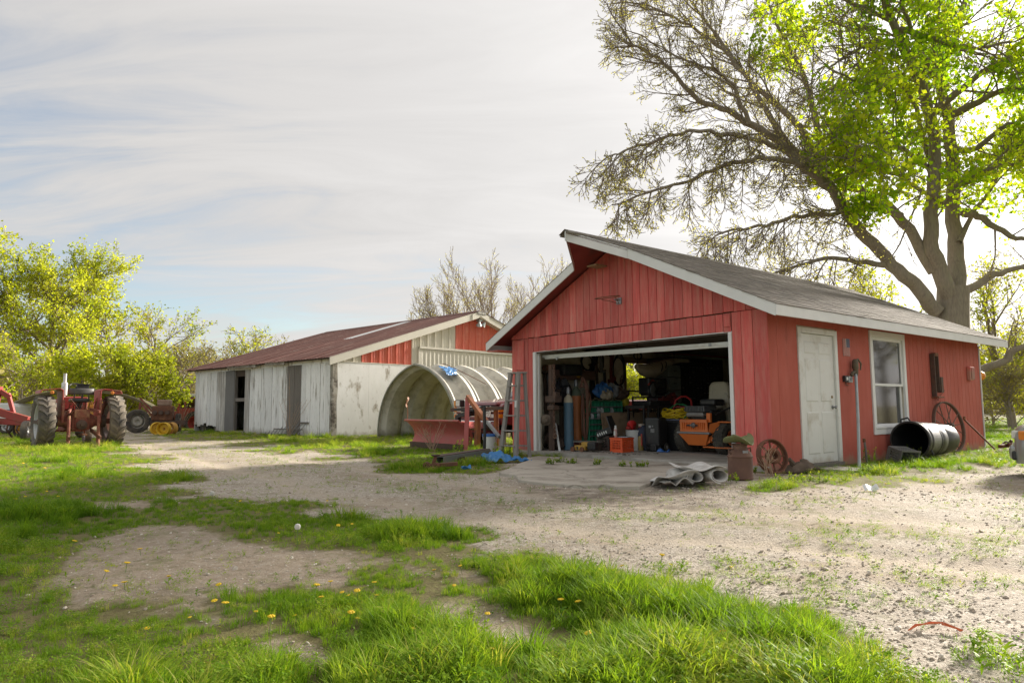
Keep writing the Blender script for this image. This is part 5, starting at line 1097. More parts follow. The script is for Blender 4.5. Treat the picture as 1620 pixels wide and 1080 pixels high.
def plough_truck():
    MAR=mat('maroon_car_paint',(.20,.022,.030),(.16,.018,.025),rough=.3,coat=.5,c3=(.26,.07,.07),s3=3,t3=.64)
    t=thing('pickup_truck','maroon pickup nose out behind the snow plough, between arch hut and garage','pickup truck',gl(-1.85,.30),GYAW)
    W=.95
    m=MB(); m.prism([(.05,.55),(.0,.95),(.15,1.06),(1.5,1.16),(1.55,.55)],-W+.0,W,'x'); m.build('fenders',MAR,t,bevel=.04,seg=3)
    m=MB(); m.hexa([(-W+.16,-.01,1.02),(W-.16,-.01,1.02),(W-.12,1.5,1.165),(-W+.12,1.5,1.165),(-W+.22,.06,1.10),(W-.22,.06,1.10),(W-.2,1.5,1.22),(-W+.2,1.5,1.22)]); m.build('hood',MAR,t,bevel=.03,seg=3)
    gbox(t,'grille_surround',CHROME,-W+.32,W-.32,-.05,.02,.74,1.0)
    for i in range(5): gbox(t,'grille_bar',BLACKM,-W+.36,W-.36,-.062,-.052,.765+i*.047,.79+i*.047,bevel=0)
    amb=mat('amber_turn_lens',(.85,.30,.02),rough=.2)
    lens=mat('headlight_lens',(.72,.72,.68),(.55,.55,.52),scale=12,rough=.15,coat=.6)
    for s in (-1,1):
        a,b=sorted((s*(W-.30),s*(W-.12))); a2,b2=sorted((s*(W-.115),s*(W+.005))); 
        gbox(t,'headlight',lens,a-.06 if s>0 else a,b if s>0 else b+.06,-.04,.05,.86,.99); gbox(t,'turn_lens',amb,a2,b2,-.03,.2,.86,.99)
        gbox(t,'parking_lamp',lens,a-.06 if s>0 else a,b if s>0 else b+.06,-.04,.05,.72,.81); gbox(t,'side_lens',amb,a2,b2,-.03,.12,.72,.81)
    gbox(t,'bumper',CHROME,-W-.02,W+.02,-.18,-.04,.44,.66,bevel=.03,seg=3); gbox(t,'valance',MAR,-W+.02,W-.02,-.1,.1,.28,.44,bevel=.02)
    m=MB(); m.prism([(1.5,.55),(1.5,1.16),(2.15,1.74),(3.3,1.76),(3.5,1.2),(3.5,.55)],-W+.06,W-.06,'x'); m.build('cab',MAR,t,bevel=.05,seg=3)
    m=MB(); m.hexa([(-W+.16,1.55,1.235),(W-.16,1.55,1.235),(W-.2,2.1,1.70),(-W+.2,2.1,1.70),(-W+.16,1.53,1.245),(W-.16,1.53,1.245),(W-.2,2.08,1.71),(-W+.2,2.08,1.71)]); m.build('windscreen',GLASSD,t)
    gbox(t,'bed',MAR,-W,W,3.55,5.4,.55,1.15,bevel=.04); gbox(t,'chassis',BLACKM,-.5,.5,.1,5.2,.35,.56)
    for s in (-1,1):
        for y in (.85,4.3): wheel(t,s*(W-.13),y,.37,.37,.24,.2,s,name='wheel')
        gbox(t,'side_window',GLASSD,s*(W-.055)-.006,s*(W-.055)+.006,2.1,3.2,1.25,1.65,bevel=0)
    # the plough itself
    PLR=mat('plough_red',(.46,.115,.10),(.40,.085,.078),scale=3,rough=.55,bump=.1,c3=(.33,.15,.11),s3=2.5,t3=.60,c4=(.20,.10,.07),s4=10,t4=.70)
    ORUST=mat('orange_rust',(.40,.15,.055),(.26,.09,.045),scale=7,rough=.85,bump=.4,c3=(.17,.08,.06),s3=4,t3=.62)
    p=thing('snow_plough','red snow plough blade with rusty lift frame on the grass','snow plough',gl(-2.25,-.62),GYAW)
    m=MB(); L=1.2
    def f(u,v): a=v*1.0; zz=.06+.60*v; yy=.16*math.sin(PI*v*.95)-.16*v*v; return (-L+2*L*u,yy,zz)
    m.sheet(f,16,10); m.build('blade',PLR,p,solid=.02,smooth=True)
    m=MB(); m.tube([(-L-.02,-.16,.665),(L+.02,-.16,.665)],.025,8); m.build('top_lip',PLR,p); m=MB(); m.hexa([(-L,-.005,-.03),(L,-.005,-.03),(L,.02,-.03),(-L,.02,-.03),(-L,-.03,.13),(L,-.03,.13),(L,.0,.13),(-L,.0,.13)]); m.build('cutting_edge',DARKRUST,p)
    for x in (-L+.02,-.5,.0,.5,L-.02): m=MB(); m.prism([(.02,.06),(.17,.3),(.12,.5),(-.1,.64),(.0,.64),(.2,.45),(.25,.3),(.2,.06)],x-.012,x+.012,'x'); m.build('rib',PLR,p)
    def bar(name,m_,a,b,w,h=None): q=MB(); q.bar(a,b,w,h); return q.build(name,m_,p,bevel=.006,seg=1)
    bar('brace',PLR,(1.16,.12,1.80-.62),(1.45,-.12,-.02),.10,.07); bar('lift_boom',ORUST,(1.14,.14,1.84-.62),(2.03,.02,1.28-.62),.10,.09); bar('boom_tip',STEEL,(2.02,.03,1.29-.62),(2.52,-.0,.34),.06,.07)
    bar('lift_post',ORUST,(1.40,.22,.02),(1.38,.25,.95),.12,.10); bar('lift_post',ORUST,(1.62,.6,.1),(1.6,.6,.98),.09,.08); bar('cross_tube',DARKRUST,(.0,.45,.92),(2.0,.5,.95),.08); bar('push_arm',DARKRUST,(.2,.3,.3),(.9,1.0,.35),.1); bar('push_arm',DARKRUST,(1.6,.3,.3),(.9,1.0,.35),.1); bar('ram',STEEL,(1.2,.2,1.05),(1.5,.5,.6),.06)
    bar('lamp_bracket',BLACKM,(.45,.25,.93),(1.15,.3,.90),.03,.06); bar('lamp_bracket',BLACKM,(.52,.3,.40),(.5,.3,.80),.12,.10); bar('pump_box',BLACKM,(.62,.3,.78),(1.08,.33,.84),.2,.10)
    q=MB(); q.box(.52,.78,.18,.32,.98,1.15); q.build('plough_lamp',BLACKP,p,bevel=.02); q=MB(); q.box(.60,.76,.165,.181,1.0,1.13); q.build('lamp_lens',lens,p,bevel=.01); q=MB(); q.box(.53,.59,.165,.181,1.0,1.13); q.build('lamp_turn_lens',amb,p,bevel=.01)
    q=MB(); q.tube([(-1.13,-.14,.66),(-1.17,-.1,.85),(-1.28,-.06,1.05),(-1.33,-.05,1.18)],.010,5); st=q.build('marker_rod',ORUST,p)
    q=MB(); q.sheet(lambda u,v:(-1.31-.05*math.sin(v*6)+.05*u+.02*v,-.06+.03*math.sin(u*5),1.02+.24*v-.04*u),4,6); q.build('marker_flag',mat('torn_flag_tape',(.55,.42,.33),(.5,.25,.15),scale=9),p,solid=.004)
    # black stand, buckets, ladder
    b=G(767,722); s=thing('jack_stand','black upright post with a small cross handle in front of the plough','stand',(b.x,b.y,-.03),-.2)
    q=MB(); q.tube([(-.02,.03,0),(0,0,.5),(-.01,0,1.02)],.032,8); q.build('post',BLACKM,s,smooth=True); q=MB(); q.tube([(-.11,0,.99),(0,0,1.03),(.10,.02,1.02)],.016,6); q.build('handle',BLACKM,s); q=MB(); q.cyl(.05,-.02,.14,12); q.build('foot',GALV,s)
plough_truck()
def bucket(name,label,loc,r,h,lid=None,tilt=0,bm_=None,band=None,group=None):
    t=thing(name,label,'bucket',loc,random.uniform(0,6)); bm_=bm_ or WPLAST
    m=MB(); m.lathe([(0,0),(r*.86,0),(r*.88,.01),(r*.96,h*.78),(r*1.0,h*.78),(r*1.0,h*.81),(r*.97,h*.82),(r*.985,h*.9),(r*1.02,h*.9),(r*1.02,h*.93),(r*.99,h*.94),(r,h),(r*.96,h),(r*.93,h*.7),(r*.85,.02),(0,.02)],24,cap=False); m.build('pail',bm_,t,smooth=True)
    m=MB(); m.tube([(r*1.0*math.cos(a),r*1.03*math.sin(a)*.3-.0-r*.9,h*.88-.10*math.sin(a)) for a in np.linspace(0,PI,12)],.004,5); m.build('bail',STEEL,t)
    if lid: m=MB(); m.lathe([(0,h+.004),(r*.9,h+.004),(r*.93,h+.02),(r*1.04,h+.02),(r*1.05,h-.03),(r*1.03,h-.03)],24,cap=False); m.build('lid',lid,t,smooth=True)
    return t
BLUEP=mat('blue_plastic',(.04,.16,.50),rough=.4)
g_=G(775,716); bucket('bucket','white bucket with blue lid beside the plough post',(g_.x,g_.y,-.02),.155,.40,BLUEP)
g_=G(791,709); bucket('bucket','open weathered white bucket between lidded bucket and step ladder',(g_.x,g_.y,-.02),.155,.42)
def ladder():
    t=thing('step_ladder','grey weathered step ladder standing open against the garage corner','ladder',(G(816,724).x,G(816,724).y,-.02),0)
    al=mat('weathered_ladder_wood',(.34,.315,.29),(.23,.21,.195),scale=4,rough=.8,stretch=(6,6,.7),bump=.3,c3=(.17,.13,.105),s3=2,t3=.62)
    w=Vector((-.30,.42,0)); bk=Vector((.27,.10,0)); H_=1.64; tp=Vector((.09,.0,0)); 
    F0,F1=Vector((0,0,0)),w; B0,B1=bk,w*.85+bk*.9; T0=Vector((.06,.05,H_)); T1=T0+w*.5; TB0=T0+bk*.45; TB1=T1+bk*.45
    def rail(a,b,n='front_rail',ww=.055,hh=.10): q=MB(); q.bar(a,b,ww,hh,up=w); q.build(n,al,t,bevel=.004,seg=1)
    rail(F0,T0); rail(F1,T1); rail(B0,TB0,'rear_rail',.045,.07); rail(B1,TB1,'rear_rail',.045,.07)
    for i in range(5):
        f=.145+i*.178; a=F0.lerp(T0,f); b=F1.lerp(T1,f); q=MB(); q.bar(a,b,.10,.025); q.build('step',al,t,bevel=.003,seg=1)
        if i%1==0: a=B0.lerp(TB0,f); b=B1.lerp(TB1,f); q=MB(); q.bar(a,b,.03,.03); q.build('rear_rung',al,t)
    q=MB(); c=(T0+T1+TB0+TB1)/4; q.hexa([T0-tp*.4-w*.1+Vector((0,0,0)),TB0+tp*.3-w*.1,TB1+tp*.3+w*.1,T1-tp*.4+w*.1]+[p+Vector((0,0,.03)) for p in (T0-tp*.4-w*.1,TB0+tp*.3-w*.1,TB1+tp*.3+w*.1,T1-tp*.4+w*.1)]); q.build('top_step',al,t,bevel=.004)
    q=MB(); q.bar(F0.lerp(T0,.6)+Vector((-.03,-.02,0)),F0.lerp(T0,.68)+Vector((-.03,-.02,0)),.05,.01); q.build('worn_label',WPLAST,t)
ladder()
# ---- machines beyond the tractor
def rims():
    for i,(px,Y,ry,lab,m_) in enumerate(((248.5,28.2,.35,'leftmost of three yellow wheel rims lying by the rusty engine',YELLOW),(259,27.6,-.25,'middle yellow wheel rim with its open side facing the drive',YELLOW),(270,28.0,-.5,'rust streaked yellow rim, rightmost of the three by the red hood',mat('rusty_yellow',(.60,.36,.05),(.4,.19,.07),scale=4,rough=.7)))):
        p=AY(px,680,Y); t=thing('wheel_rim',lab,'wheel rim',(p.x,Y,.22),0,'loose yellow wheel rims',scale=.58); t.rotation_euler=(0,0,ry+PI*.1)
        m=MB(); m.at((0,0,0),rx=PI/2); m.lathe([(.42,-.22),(.44,-.2),(.40,-.15),(.36,-.1),(.36,.1),(.40,.15),(.44,.2),(.42,.22),(.39,.2),(.34,.1),(.33,-.1),(.39,-.21),(.42,-.22)],24,cap=False); m.build('rim',m_,t,smooth=True)
        m=MB(); m.at((0,0,0),rx=PI/2); m.lathe([(.34,-.06),(.2,-.02),(.1,-.04),(.1,-.06),(.2,-.05),(.34,-.08)],20,cap=False); m.build('disc',m_,t,smooth=True)
rims()
def cab_tractor():
    p=AY(305,690,38); t=thing('cab_tractor','red tractor with white roofed cab half hidden by the barn corner','tractor',(p.x,38,-.35),math.radians(84),scale=1.0)
    # local y points to the nose (left in view)
    m=MB(); m.prism([(-1.0,.75),(-1.1,1.35),(-.95,2.0),(.35,2.0),(.55,1.35),(.25,.75)],-.75,.75,'x'); c=m.build('cab',TRED,t,bevel=.04)
    gbox(t,'cab_roof',WHITE,-.8,.8,-1.0,.45,2.0,2.16,bevel=.04)
    for s in (-1,1): gbox(t,'side_window',GLASSD,s*.755-.006,s*.755+.006,-.75,.0,1.42,1.88,bevel=0); gbox(t,'front_quarter_window',GLASSD,s*.755-.006,s*.755+.006,.10,.32,1.42,1.88,bevel=0)
    m=MB(); m.hexa([(-.6,.52,1.42),(.6,.52,1.42),(.6,.41,1.9),(-.6,.41,1.9),(-.6,.54,1.42),(.6,.54,1.42),(.6,.43,1.9),(-.6,.43,1.9)]); m.build('windscreen',GLASSD,t)
    gbox(t,'hood',TRED,-.3,.3,.5,2.0,.75,1.25,bevel=.06); gbox(t,'grille',BLACKM,-.26,.26,2.0,2.05,.6,1.2); gbox(t,'engine',TRUSTRED,-.25,.25,.3,1.9,.35,.75); gbox(t,'fuel_tank',TRED,.3,.6,-.2,.5,.6,1.0)
    for s in (-1,1): wheel(t,s*.8,-.6,.62,.62,.4,.36,s,lugs=16,tm=RUBBER,rm=TRED,name='rear_wheel'); wheel(t,s*.5,1.7,.32,.32,.2,.18,s,name='front_wheel')
    m=MB(); m.at((.1,1.0,1.2)); m.lathe([(.05,0),(.07,.1),(.07,.4),(.03,.42),(.03,.7),(0,.7)],12); m.build('stack',RUST,t,smooth=True)
cab_tractor()
def rusty_engine():
    R=random.Random(8); p=AY(256,680,31); t=thing('rusty_engine','rust brown stripped engine and linkage standing over the yellow rims','engine',(p.x,31,0),.3)
    gbox(t,'block',RUST,-.4,.45,-.3,.3,.5,1.15,bevel=.05); gbox(t,'frame',DARKRUST,-.9,1.0,-.25,.25,.32,.5); gbox(t,'cover',mat('pale_rust',(.36,.25,.19),(.25,.15,.1)),-.2,.35,-.25,.25,1.15,1.42,bevel=.06)
    for i in range(3): m=MB(); m.at((-.25+i*.25,-.32,.85),rx=PI/2); m.cyl(.09,0,.12,12); m.build('pulley',DARKRUST,t)
    for a,b in (((-1.0,0,.3),(-.9,0,1.3)),((-.95,.1,1.5),(-.35,.1,.8)),((-.8,-.15,1.2),(-.3,-.15,.6))): m=MB(); m.bar(a,b,.09,.08); m.build('arm',TRUSTRED,t)
    for s in (-1,1): wheel(t,s*.5+.1,.3,.4,.4,.2,.22,s)
    p=AY(155,640,24.5); t=thing('yellow_loader','orange yellow machine part showing over the right tractor wheel','machine',(p.x,24.5,0),.2)
    gbox(t,'boom',mat('orange_yellow_paint',(.62,.30,.03),(.5,.2,.03),rough=.5,c3=(.25,.12,.06),s3=4,t3=.6),-.6,.65,-.2,.2,1.05,1.25,bevel=.03); gbox(t,'body',MATS['orange_yellow_paint'],-.3,.5,-.4,.4,.5,1.05,bevel=.04); gbox(t,'arm',MATS['orange_yellow_paint'],-.62,-.5,-.15,.15,.3,1.06); 
    for s in (-1,1): wheel(t,s*.5,.1,.42,.42,.22,.24,s)
rusty_engine()
def fallen_arch():
    c=AY(124,690,31); t=thing('arch_shelter','single old fibreglass arch panel standing behind the tractor','arch panel',(c.x,31,0),.28)
    m=MB(); r,h,w=3.5,1.85,1.0; prof=[(0,.12),(.1,.12),(.2,.02),(.45,0),(.7,.02),(.85,.12),(w,.12)]; vs=[]
    for i in range(25):
        a=PI*i/24
        for y,o in prof: vs.append((-(r+o)*math.cos(a),y,(h+o)*math.sin(a)-.05))
    k=len(prof); m.add(vs,[(i*k+j,i*k+j+1,(i+1)*k+j+1,(i+1)*k+j) for i in range(24) for j in range(k-1)]); m.build('panel',mat('mossy_fibreglass',(.33,.29,.18),(.25,.22,.13),rough=.8,c3=(.4,.36,.25),s3=2),t,solid=.04,smooth=True)
    p=AY(216,690,29.5); t=thing('tractor_wheel','dark tyre with pale rim under the right end of the arch panel','wheel',(p.x,29.5,0),-.9,scale=.8); wheel(t,0,0,.62,.62,.3,.36,-1,lugs=0,rm=mat('pale_rim',(.40,.38,.33),(.3,.28,.24)),dish=.1)
fallen_arch()
def red_implement():
    p=AY(0,690,25); t=thing('red_machine','red farm machine with slanting arms cut by the left edge','farm machine',(p.x,25,0),.15)
    def bar(n,a,b,w,h,m_=TRED): q=MB(); q.bar(a,b,w,h); q.build(n,m_,t,bevel=.01,seg=1)
    bar('mast',(-.3,0,.7),(-.15,0,1.85),.22,.2); bar('mast',(.12,.1,1.6),(.38,.1,.75),.12,.12); bar('top_link',(-.2,0,1.75),(.2,.1,1.45),.16,.16); bar('main_arm',(-.8,0,1.15),(.9,0,.62),.22,.26); bar('tool_bar',(-.2,0,.6),(1.6,0,.5),.18,.22); bar('rear_post',(1.45,0,.1),(1.5,0,.62),.12,.12,TRUSTRED)
    for i in range(4): q=MB(); x=.25+i*.32; q.tube([(x,0,.5),(x+.05,-.2,.3),(x+.1,.05,.05),(x+.16,.1,.0)],.035,6); q.build('tine',DARKRUST,t)
    w=wheel(t,-.35,-.2,.38,.38,.2,.22,-1,rm=YELLOW,name='wheel'); w.rotation_euler=(0,0,1.2); w=wheel(t,.5,.3,.34,.34,.2,.2,-1,rm=YELLOW,name='wheel'); w.rotation_euler=(0,0,1.0)
    p=AY(40,690,23.5); t2=thing('implement_wheel','grey narrow tyre half hidden behind the left tractor wheel','wheel',(p.x,23.5,-.02),.35); wheel(t2,0,0,.32,.32,.2,.16,-1,tm=DUST)
    p=AY(17,690,30.5); t=thing('white_camper','white camper top with a blue stripe beyond the red machine','camper',(p.x,30.5,0),.1)
    m=MB(); m.prism([(-.9,.35),(-.9,1.18),(-.75,1.3),(.3,1.3),(.45,1.15),(.5,.35)],-.8,.8,'y'); m.build('body',WHITE,t,bevel=.05); gbox(t,'stripe',mat('stripe_blue',(.10,.17,.36)),-.88,.47,-.812,-.803,.92,1.02,bevel=0); gbox(t,'door_handle',BLACKP,.1,.2,-.83,-.80,.75,.8)
    for x in (-.55,.2): w=wheel(t,x,-.7,.28,.28,.18,.16,-1); w.rotation_euler=(0,0,PI/2)
red_implement()
def car():
    t=thing('silver_car','silver car nose with amber lamp, cut by the right edge','car',(7.04,9.75,-.02),0)
    CP=mat('silver_car_paint',(.36,.37,.36),(.33,.34,.33),rough=.28,metal=.55,coat=.5); t.rotation_euler=(0,0,math.radians(-38))
    # local x: car runs back along +x, near side faces -y
    m=MB(); N=14
    def sec(x):   # half width and heights along the nose
        f=min(1,x/.55); return .60+.26*f**.6, .20, .62+.18*f**.7
    vs=[];xs=[0,.04,.12,.25,.45,.7,1.0,1.4]
    for x in xs:
        hw,zb,zt=sec(x)
        for (a,b) in ((-1,zb),(-1.02,zb+.2),(-1.0,zt-.16),(-.93,zt-.04),(-.75,zt),(0,zt+.03),(.75,zt),(.93,zt-.04),(1.0,zt-.16),(1.02,zb+.2),(1,zb)): vs.append((x-.0,a*hw,b))
    k=11; f=[(i*k+j,i*k+j+1,(i+1)*k+j+1,(i+1)*k+j) for i in range(len(xs)-1) for j in range(k-1)]+[tuple(range(k))[::-1]]
    m.add(vs,f); m.build('bonnet',CP,t,smooth=True,ang=50)
    m=MB(); m.prism([(1.35,.2),(1.35,.80),(1.9,1.22),(3.1,1.24),(3.7,.85),(4.2,.8),(4.25,.2)],-.84,.84,'y'); m.build('body',CP,t,bevel=.06,seg=3)
    m=MB(); m.prism([(1.45,.84),(1.93,1.18),(3.05,1.2),(3.5,.86)],-.85,.85,'y'); m.build('side_window',GLASSD,t)
    amb=mat('orange_marker_lens',(.75,.24,.03),rough=.2); 
    for s in (-1,1):
        m=MB(); m.box(.03,.2,-.09,.09,-.06,.06); q=m.build('marker_lamp',amb,t,bevel=.02); q.location=(.06,s*.66,.57); q.rotation_euler=(0,0,s*.5)
        m=MB(); m.box(.0,.14,-.14,.14,-.055,.055); q=m.build('headlight',mat('headlight_lens',(.7,.7,.68)),t,bevel=.02); q.location=(-.03,s*.44,.575)
        m=MB(); m.box(-.06,.06,-.12,.12,-.06,.06); q=m.build('fog_recess',BLACKP,t,bevel=.02); q.location=(.02,s*.5,.30)
    gbox(t,'bumper',CP,-.07,.1,-.56,.56,.24,.44,bevel=.05,seg=3)
    for s in (-1,1):
        for x in (.85,3.4): w=wheel(t,x,s*.76,.3,.3,.2,.19,s); w.rotation_euler=(0,0,PI/2)
car()
# ------------------------------------------------------------------ things lying about the yard
def pipe_between(mb,a,b,r,n=8): return mb.tube([a,(Vector(a)+Vector(b))/2,b],r,n)
def yard():
    R=random.Random(31)
    g=G(1172,755); t=thing('milk_can','rusty brown milk can standing by the garage corner under a metal seat','milk can',(g.x,g.y,-.02),.4)
    CANR=mat('rusty_can_brown',(.17,.088,.06),(.12,.062,.046),scale=5,rough=.8,bump=.3,c3=(.25,.14,.09),s3=3,t3=.62,c4=(.08,.05,.04),s4=8,t4=.66)
    m=MB(); m.lathe([(0,0),(.155,0),(.165,.01),(.165,.02),(.16,.03),(.162,.29),(.17,.295),(.17,.305),(.160,.315),(.15,.345),(.11,.39),(.098,.40),(.097,.45),(.115,.46),(.118,.47),(.10,.475),(0,.47)],36,cap=False); m.build('can',CANR,t,smooth=True)
    for s in (-1,1): m=MB(); m.tube([(s*.145,0,.34),(s*.185,0,.36),(s*.185,0,.41),(s*.11,0,.40)],.011,6); m.build('can_handle',CANR,t,smooth=True)
    m=MB(); m.at((.0,0,.355),rz=-1.75); m.add([(.135,-.035,-.02),(.135,.035,-.02),(.128,.04,.03),(.128,-.04,.03),(.142,-.035,-.02),(.142,.035,-.02),(.138,.04,.03),(.138,-.04,.03)],[(0,1,2,3),(7,6,5,4),(0,4,5,1),(1,5,6,2),(2,6,7,3),(3,7,4,0)]); m.build('name_badge',STEEL,t)
    t=thing('tractor_seat','green rusty pan tractor seat resting on the milk can','tractor seat',(g.x,g.y,.455),.75)
    m=MB(); 
    def sf(u,v):
        a=2*PI*u; r=v; x=.235*r*math.cos(a); y=.19*r*math.sin(a)*(1-.18*math.cos(a)); x*=(1-.18*abs(math.sin(a))**8*(a>PI)); z=.015+.075*(abs(x)/.235)**2.2*r+.03*r*r*(math.sin(a)<0)-.05*r*max(0,math.sin(a-PI))**6+.012*math.cos(2*a)*r; return (x,y,z)
    m.sheet(sf,36,8); m.build('pan',mat('green_pan_paint',(.20,.22,.09),(.15,.17,.07),scale=6,rough=.6,c3=(.2,.1,.05),s3=4,t3=.6),t,solid=.008,smooth=True)
    # iron wheel at the corner
    g=G(1218,748); t=thing('iron_wheel','rusty iron implement wheel leaning against the garage corner','iron wheel',(g.x+.05,g.y+.02,.235),0); t.rotation_euler=(-.22,0,.38)
    m=MB(); m.at((0,0,0),rx=PI/2); m.lathe([(.232,-.05),(.245,-.05),(.25,-.03),(.25,.03),(.245,.05),(.232,.05),(.222,.02),(.222,-.02),(.232,-.05)],36,cap=False); m.build('rim',RUST,t,smooth=True)
    m=MB(); m.at((0,0,0),rx=PI/2); m.lathe([(.205,-.015),(.212,-.01),(.212,.01),(.205,.015),(.2,0),(.205,-.015)],32,cap=False); m.build('inner_ring',RUST,t,smooth=True)
    m=MB(); m.at((0,0,0),rx=PI/2); m.lathe([(.055,-.07),(.075,-.07),(.10,-.03),(.115,.03),(.11,.06),(.08,.07),(.055,.06),(.05,-.02),(.055,-.07)],24,cap=False); m.build('hub',RUST,t,smooth=True)
    for k in range(8): a=k*PI/4; m=MB(); m.bar((.1*math.cos(a),0,.1*math.sin(a)),(.222*math.cos(a),0,.222*math.sin(a)),.022,.012,up=(0,1,0)); m.build('spoke',RUST,t)
    # driftwood lump
    g=G(1266,745); t=thing('stump','weathered brown stump lump lying beside the white door step','stump',(g.x,g.y,-.02),.3); m=MB()
    def st(u,v): a=2*PI*u; b=PI*v; n=1+.35*mnoise.noise(Vector((math.cos(a)*2,math.sin(a)*2,v*4))); return (.23*math.sin(b)*math.cos(a)*n,.13*math.sin(b)*math.sin(a)*n,.07+.09*math.cos(b)*n+.03*math.cos(a))
    m.sheet(st,24,12); m.build('lump',mat('old_root_wood',(.17,.125,.09),(.09,.065,.05),scale=6,rough=.95,bump=.7),t,smooth=True); m=MB(); m.tube([(-.12,0,.12),(-.2,-.03,.2),(-.3,.02,.15)],[.05,.03,.01],7); m.tube([(.1,0,.1),(.26,.04,.06),(.4,.0,.03)],[.05,.035,.012],7); m.build('root',MATS['old_root_wood'],t,smooth=True)
    g=G(1336,742); t=thing('stepping_slab','flat grey paving slab lying before the white door','slab',(g.x,g.y,-.02),GYAW); m=MB(); m.prism([(-.3,-.28),(.26,-.3),(.33,.25),(-.27,.32)],0,.035,'z'); m.build('slab',mat('slab_concrete',(.36,.335,.295),(.26,.235,.205),rough=.9,bump=.3,scale=5),t,bevel=.008)
    # yard hydrant leaning on the wall
    b=Vector((6.72,1.62,-.05)); e=Vector((6.30,2.56,1.52)); bw,ew=gl(*b),gl(*e); t=thing('yard_hydrant','tall pipe hydrant with iron head leaning against the red wall by the window','hydrant',bw,0); d=ew-bw
    m=MB(); m.tube([(0,0,0),d*.5+Vector((.01,.0,0)),d],.024,10); m.build('pipe',mat('pale_galvanised',(.42,.47,.48),(.33,.36,.37),rough=.5,metal=.3,bump=.1,c3=(.28,.16,.1),s3=4,t3=.66),t,smooth=True)
    IR=mat('grimy_hydrant_iron',(.16,.13,.08),(.08,.065,.05),scale=9,rough=.7,bump=.3)
    m=MB(); m.at(d); m.lathe([(.03,-.06),(.04,-.04),(.045,.06),(.055,.08),(.05,.2),(.035,.23),(0,.24)],14); m.build('head',IR,t,smooth=True); m=MB(); m.tube([d+Vector((0,0,.21)),d+Vector((.07,.04,.24)),d+Vector((.13,.06,.16)),d+Vector((.11,.05,.05))],[.014,.016,.016,.012],7); m.build('handle',IR,t,smooth=True)
    m=MB(); m.tube([d+Vector((0,0,.02)),d+Vector((-.08,-.05,.0)),d+Vector((-.10,-.06,-.05))],[.03,.026,.03],9); m.build('spout',IR,t,smooth=True)
    g=gl(6.46,2.45); t=thing('pipe_stake','short grey pipe stake in the weeds left of the grey crate','stake',(g.x,g.y,-.02),0); m=MB(); m.tube([(0,0,0),(-.01,0,.2),(-.025,.0,.38)],.02,8); m.build('stake',OLDWOOD,t); m=MB(); m.tube([(-.025,0,.36),(-.03,0,.42)],.026,8); m.build('cap',RUST,t)
    # grey crate on its side
    def crate(name,label,loc,rz,w,d_,h,m_,rot=None,slots=3,group=None):
        t=thing(name,label,'crate',loc,rz,group)
        if rot: t.rotation_euler=rot
        th=.014
        m=MB(); m.box(-w/2,w/2,-d_/2,d_/2,0,th)
        for (x0,x1,y0,y1) in ((-w/2,-w/2+th,-d_/2,d_/2),(w/2-th,w/2,-d_/2,d_/2),(-w/2+th,w/2-th,-d_/2,-d_/2+th),(-w/2+th,w/2-th,d_/2-th,d_/2)):
            m.box(x0,x1,y0,y1,th,h*.22); m.box(x0,x1,y0,y1,h*.82,h)
            for zz in (h*.36,h*.52,h*.68): m.box(x0,x1,y0,y1,zz,zz+h*.045)
            lx,ly=x1-x0,y1-y0; n=7; L=max(lx,ly)
            for i in range(n+1):
                f=i/n; ww=.013 if 0<i<n else .03
                if lx>ly: c=x0+ww/2+(lx-ww)*f; m.box(c-ww/2,c+ww/2,y0+.001,y1-.001,h*.22,h*.82)
                else: c=y0+ww/2+(ly-ww)*f; m.box(x0+.001,x1-.001,c-ww/2,c+ww/2,h*.22,h*.82)
        m.build('lattice_box',m_,t)
        m=MB(); m.box(-w/2-.008,w/2+.008,-d_/2-.008,-d_/2,h*.9,h); m.box(-w/2-.008,w/2+.008,d_/2,d_/2+.008,h*.9,h); m.box(-w/2-.008,-w/2,-d_/2,d_/2,h*.9,h); m.box(w/2,w/2+.008,-d_/2,d_/2,h*.9,h); m.build('rim',m_,t)
        return t
    globals()['crate']=crate
    GREYPL=mat('grey_crate_plastic',(.15,.155,.15),(.12,.12,.12),rough=.6,c3=(.24,.23,.21),s3=3,t3=.6)
    g=gl(6.62,3.15); crate('crate','grey plastic crate tipped on its side in the weeds under the window','crate' and (g.x,g.y,.10),0,.42,.32,.29,GREYPL,rot=(PI/2+.28,0.05,GYAW+PI/2-.3))
    # black barrel on its side
    a=gl(6.64,3.72,.33); c=gl(6.60,6.05,.30); d=c-a; t=thing('plastic_barrel','long black plastic barrel with ribbed rim lying under the spoked wheel','barrel',a,0); t.rotation_euler=d.to_track_quat('Z','Y').to_euler(); Lb=1.62
    BB=mat('sheeny_black_plastic',(.030,.030,.028),(.022,.022,.021),rough=.42,bump=.06,c3=(.09,.085,.07),s3=4,t3=.62,rvar=.1)
    m=MB(); m.lathe([(.31,-.0),(.335,.0),(.345,.02),(.345,.06),(.335,.08),(.335,.13),(.345,.15),(.345,.19),(.33,.21),(.315,.24),(.318,.6),(.30,.62),(.30,.66),(.312,.68),(.306,.95),(.29,.97),(.29,1.0),(.30,1.02),(.27,Lb),(.24,Lb+.02),(.0,Lb+.02)],40,cap=False); m.build('body',BB,t,smooth=True,ang=50)
    m=MB(); m.lathe([(.31,0),(.30,.2),(.295,.6),(.27,1.0),(.24,1.5),(0,1.52)],36,cap=False); m.build('lining',BLACKP,t,smooth=True)
    for k,(aa,h) in enumerate(((1.3,.1),(3.9,.14))): m=MB(); m.at((0,0,0),rz=aa); m.tube([(.33,-.08,h),(.40,-.06,h),(.40,.06,h),(.33,.08,h)],.016,7); m.build('barrel_handle',BB,t,smooth=True)
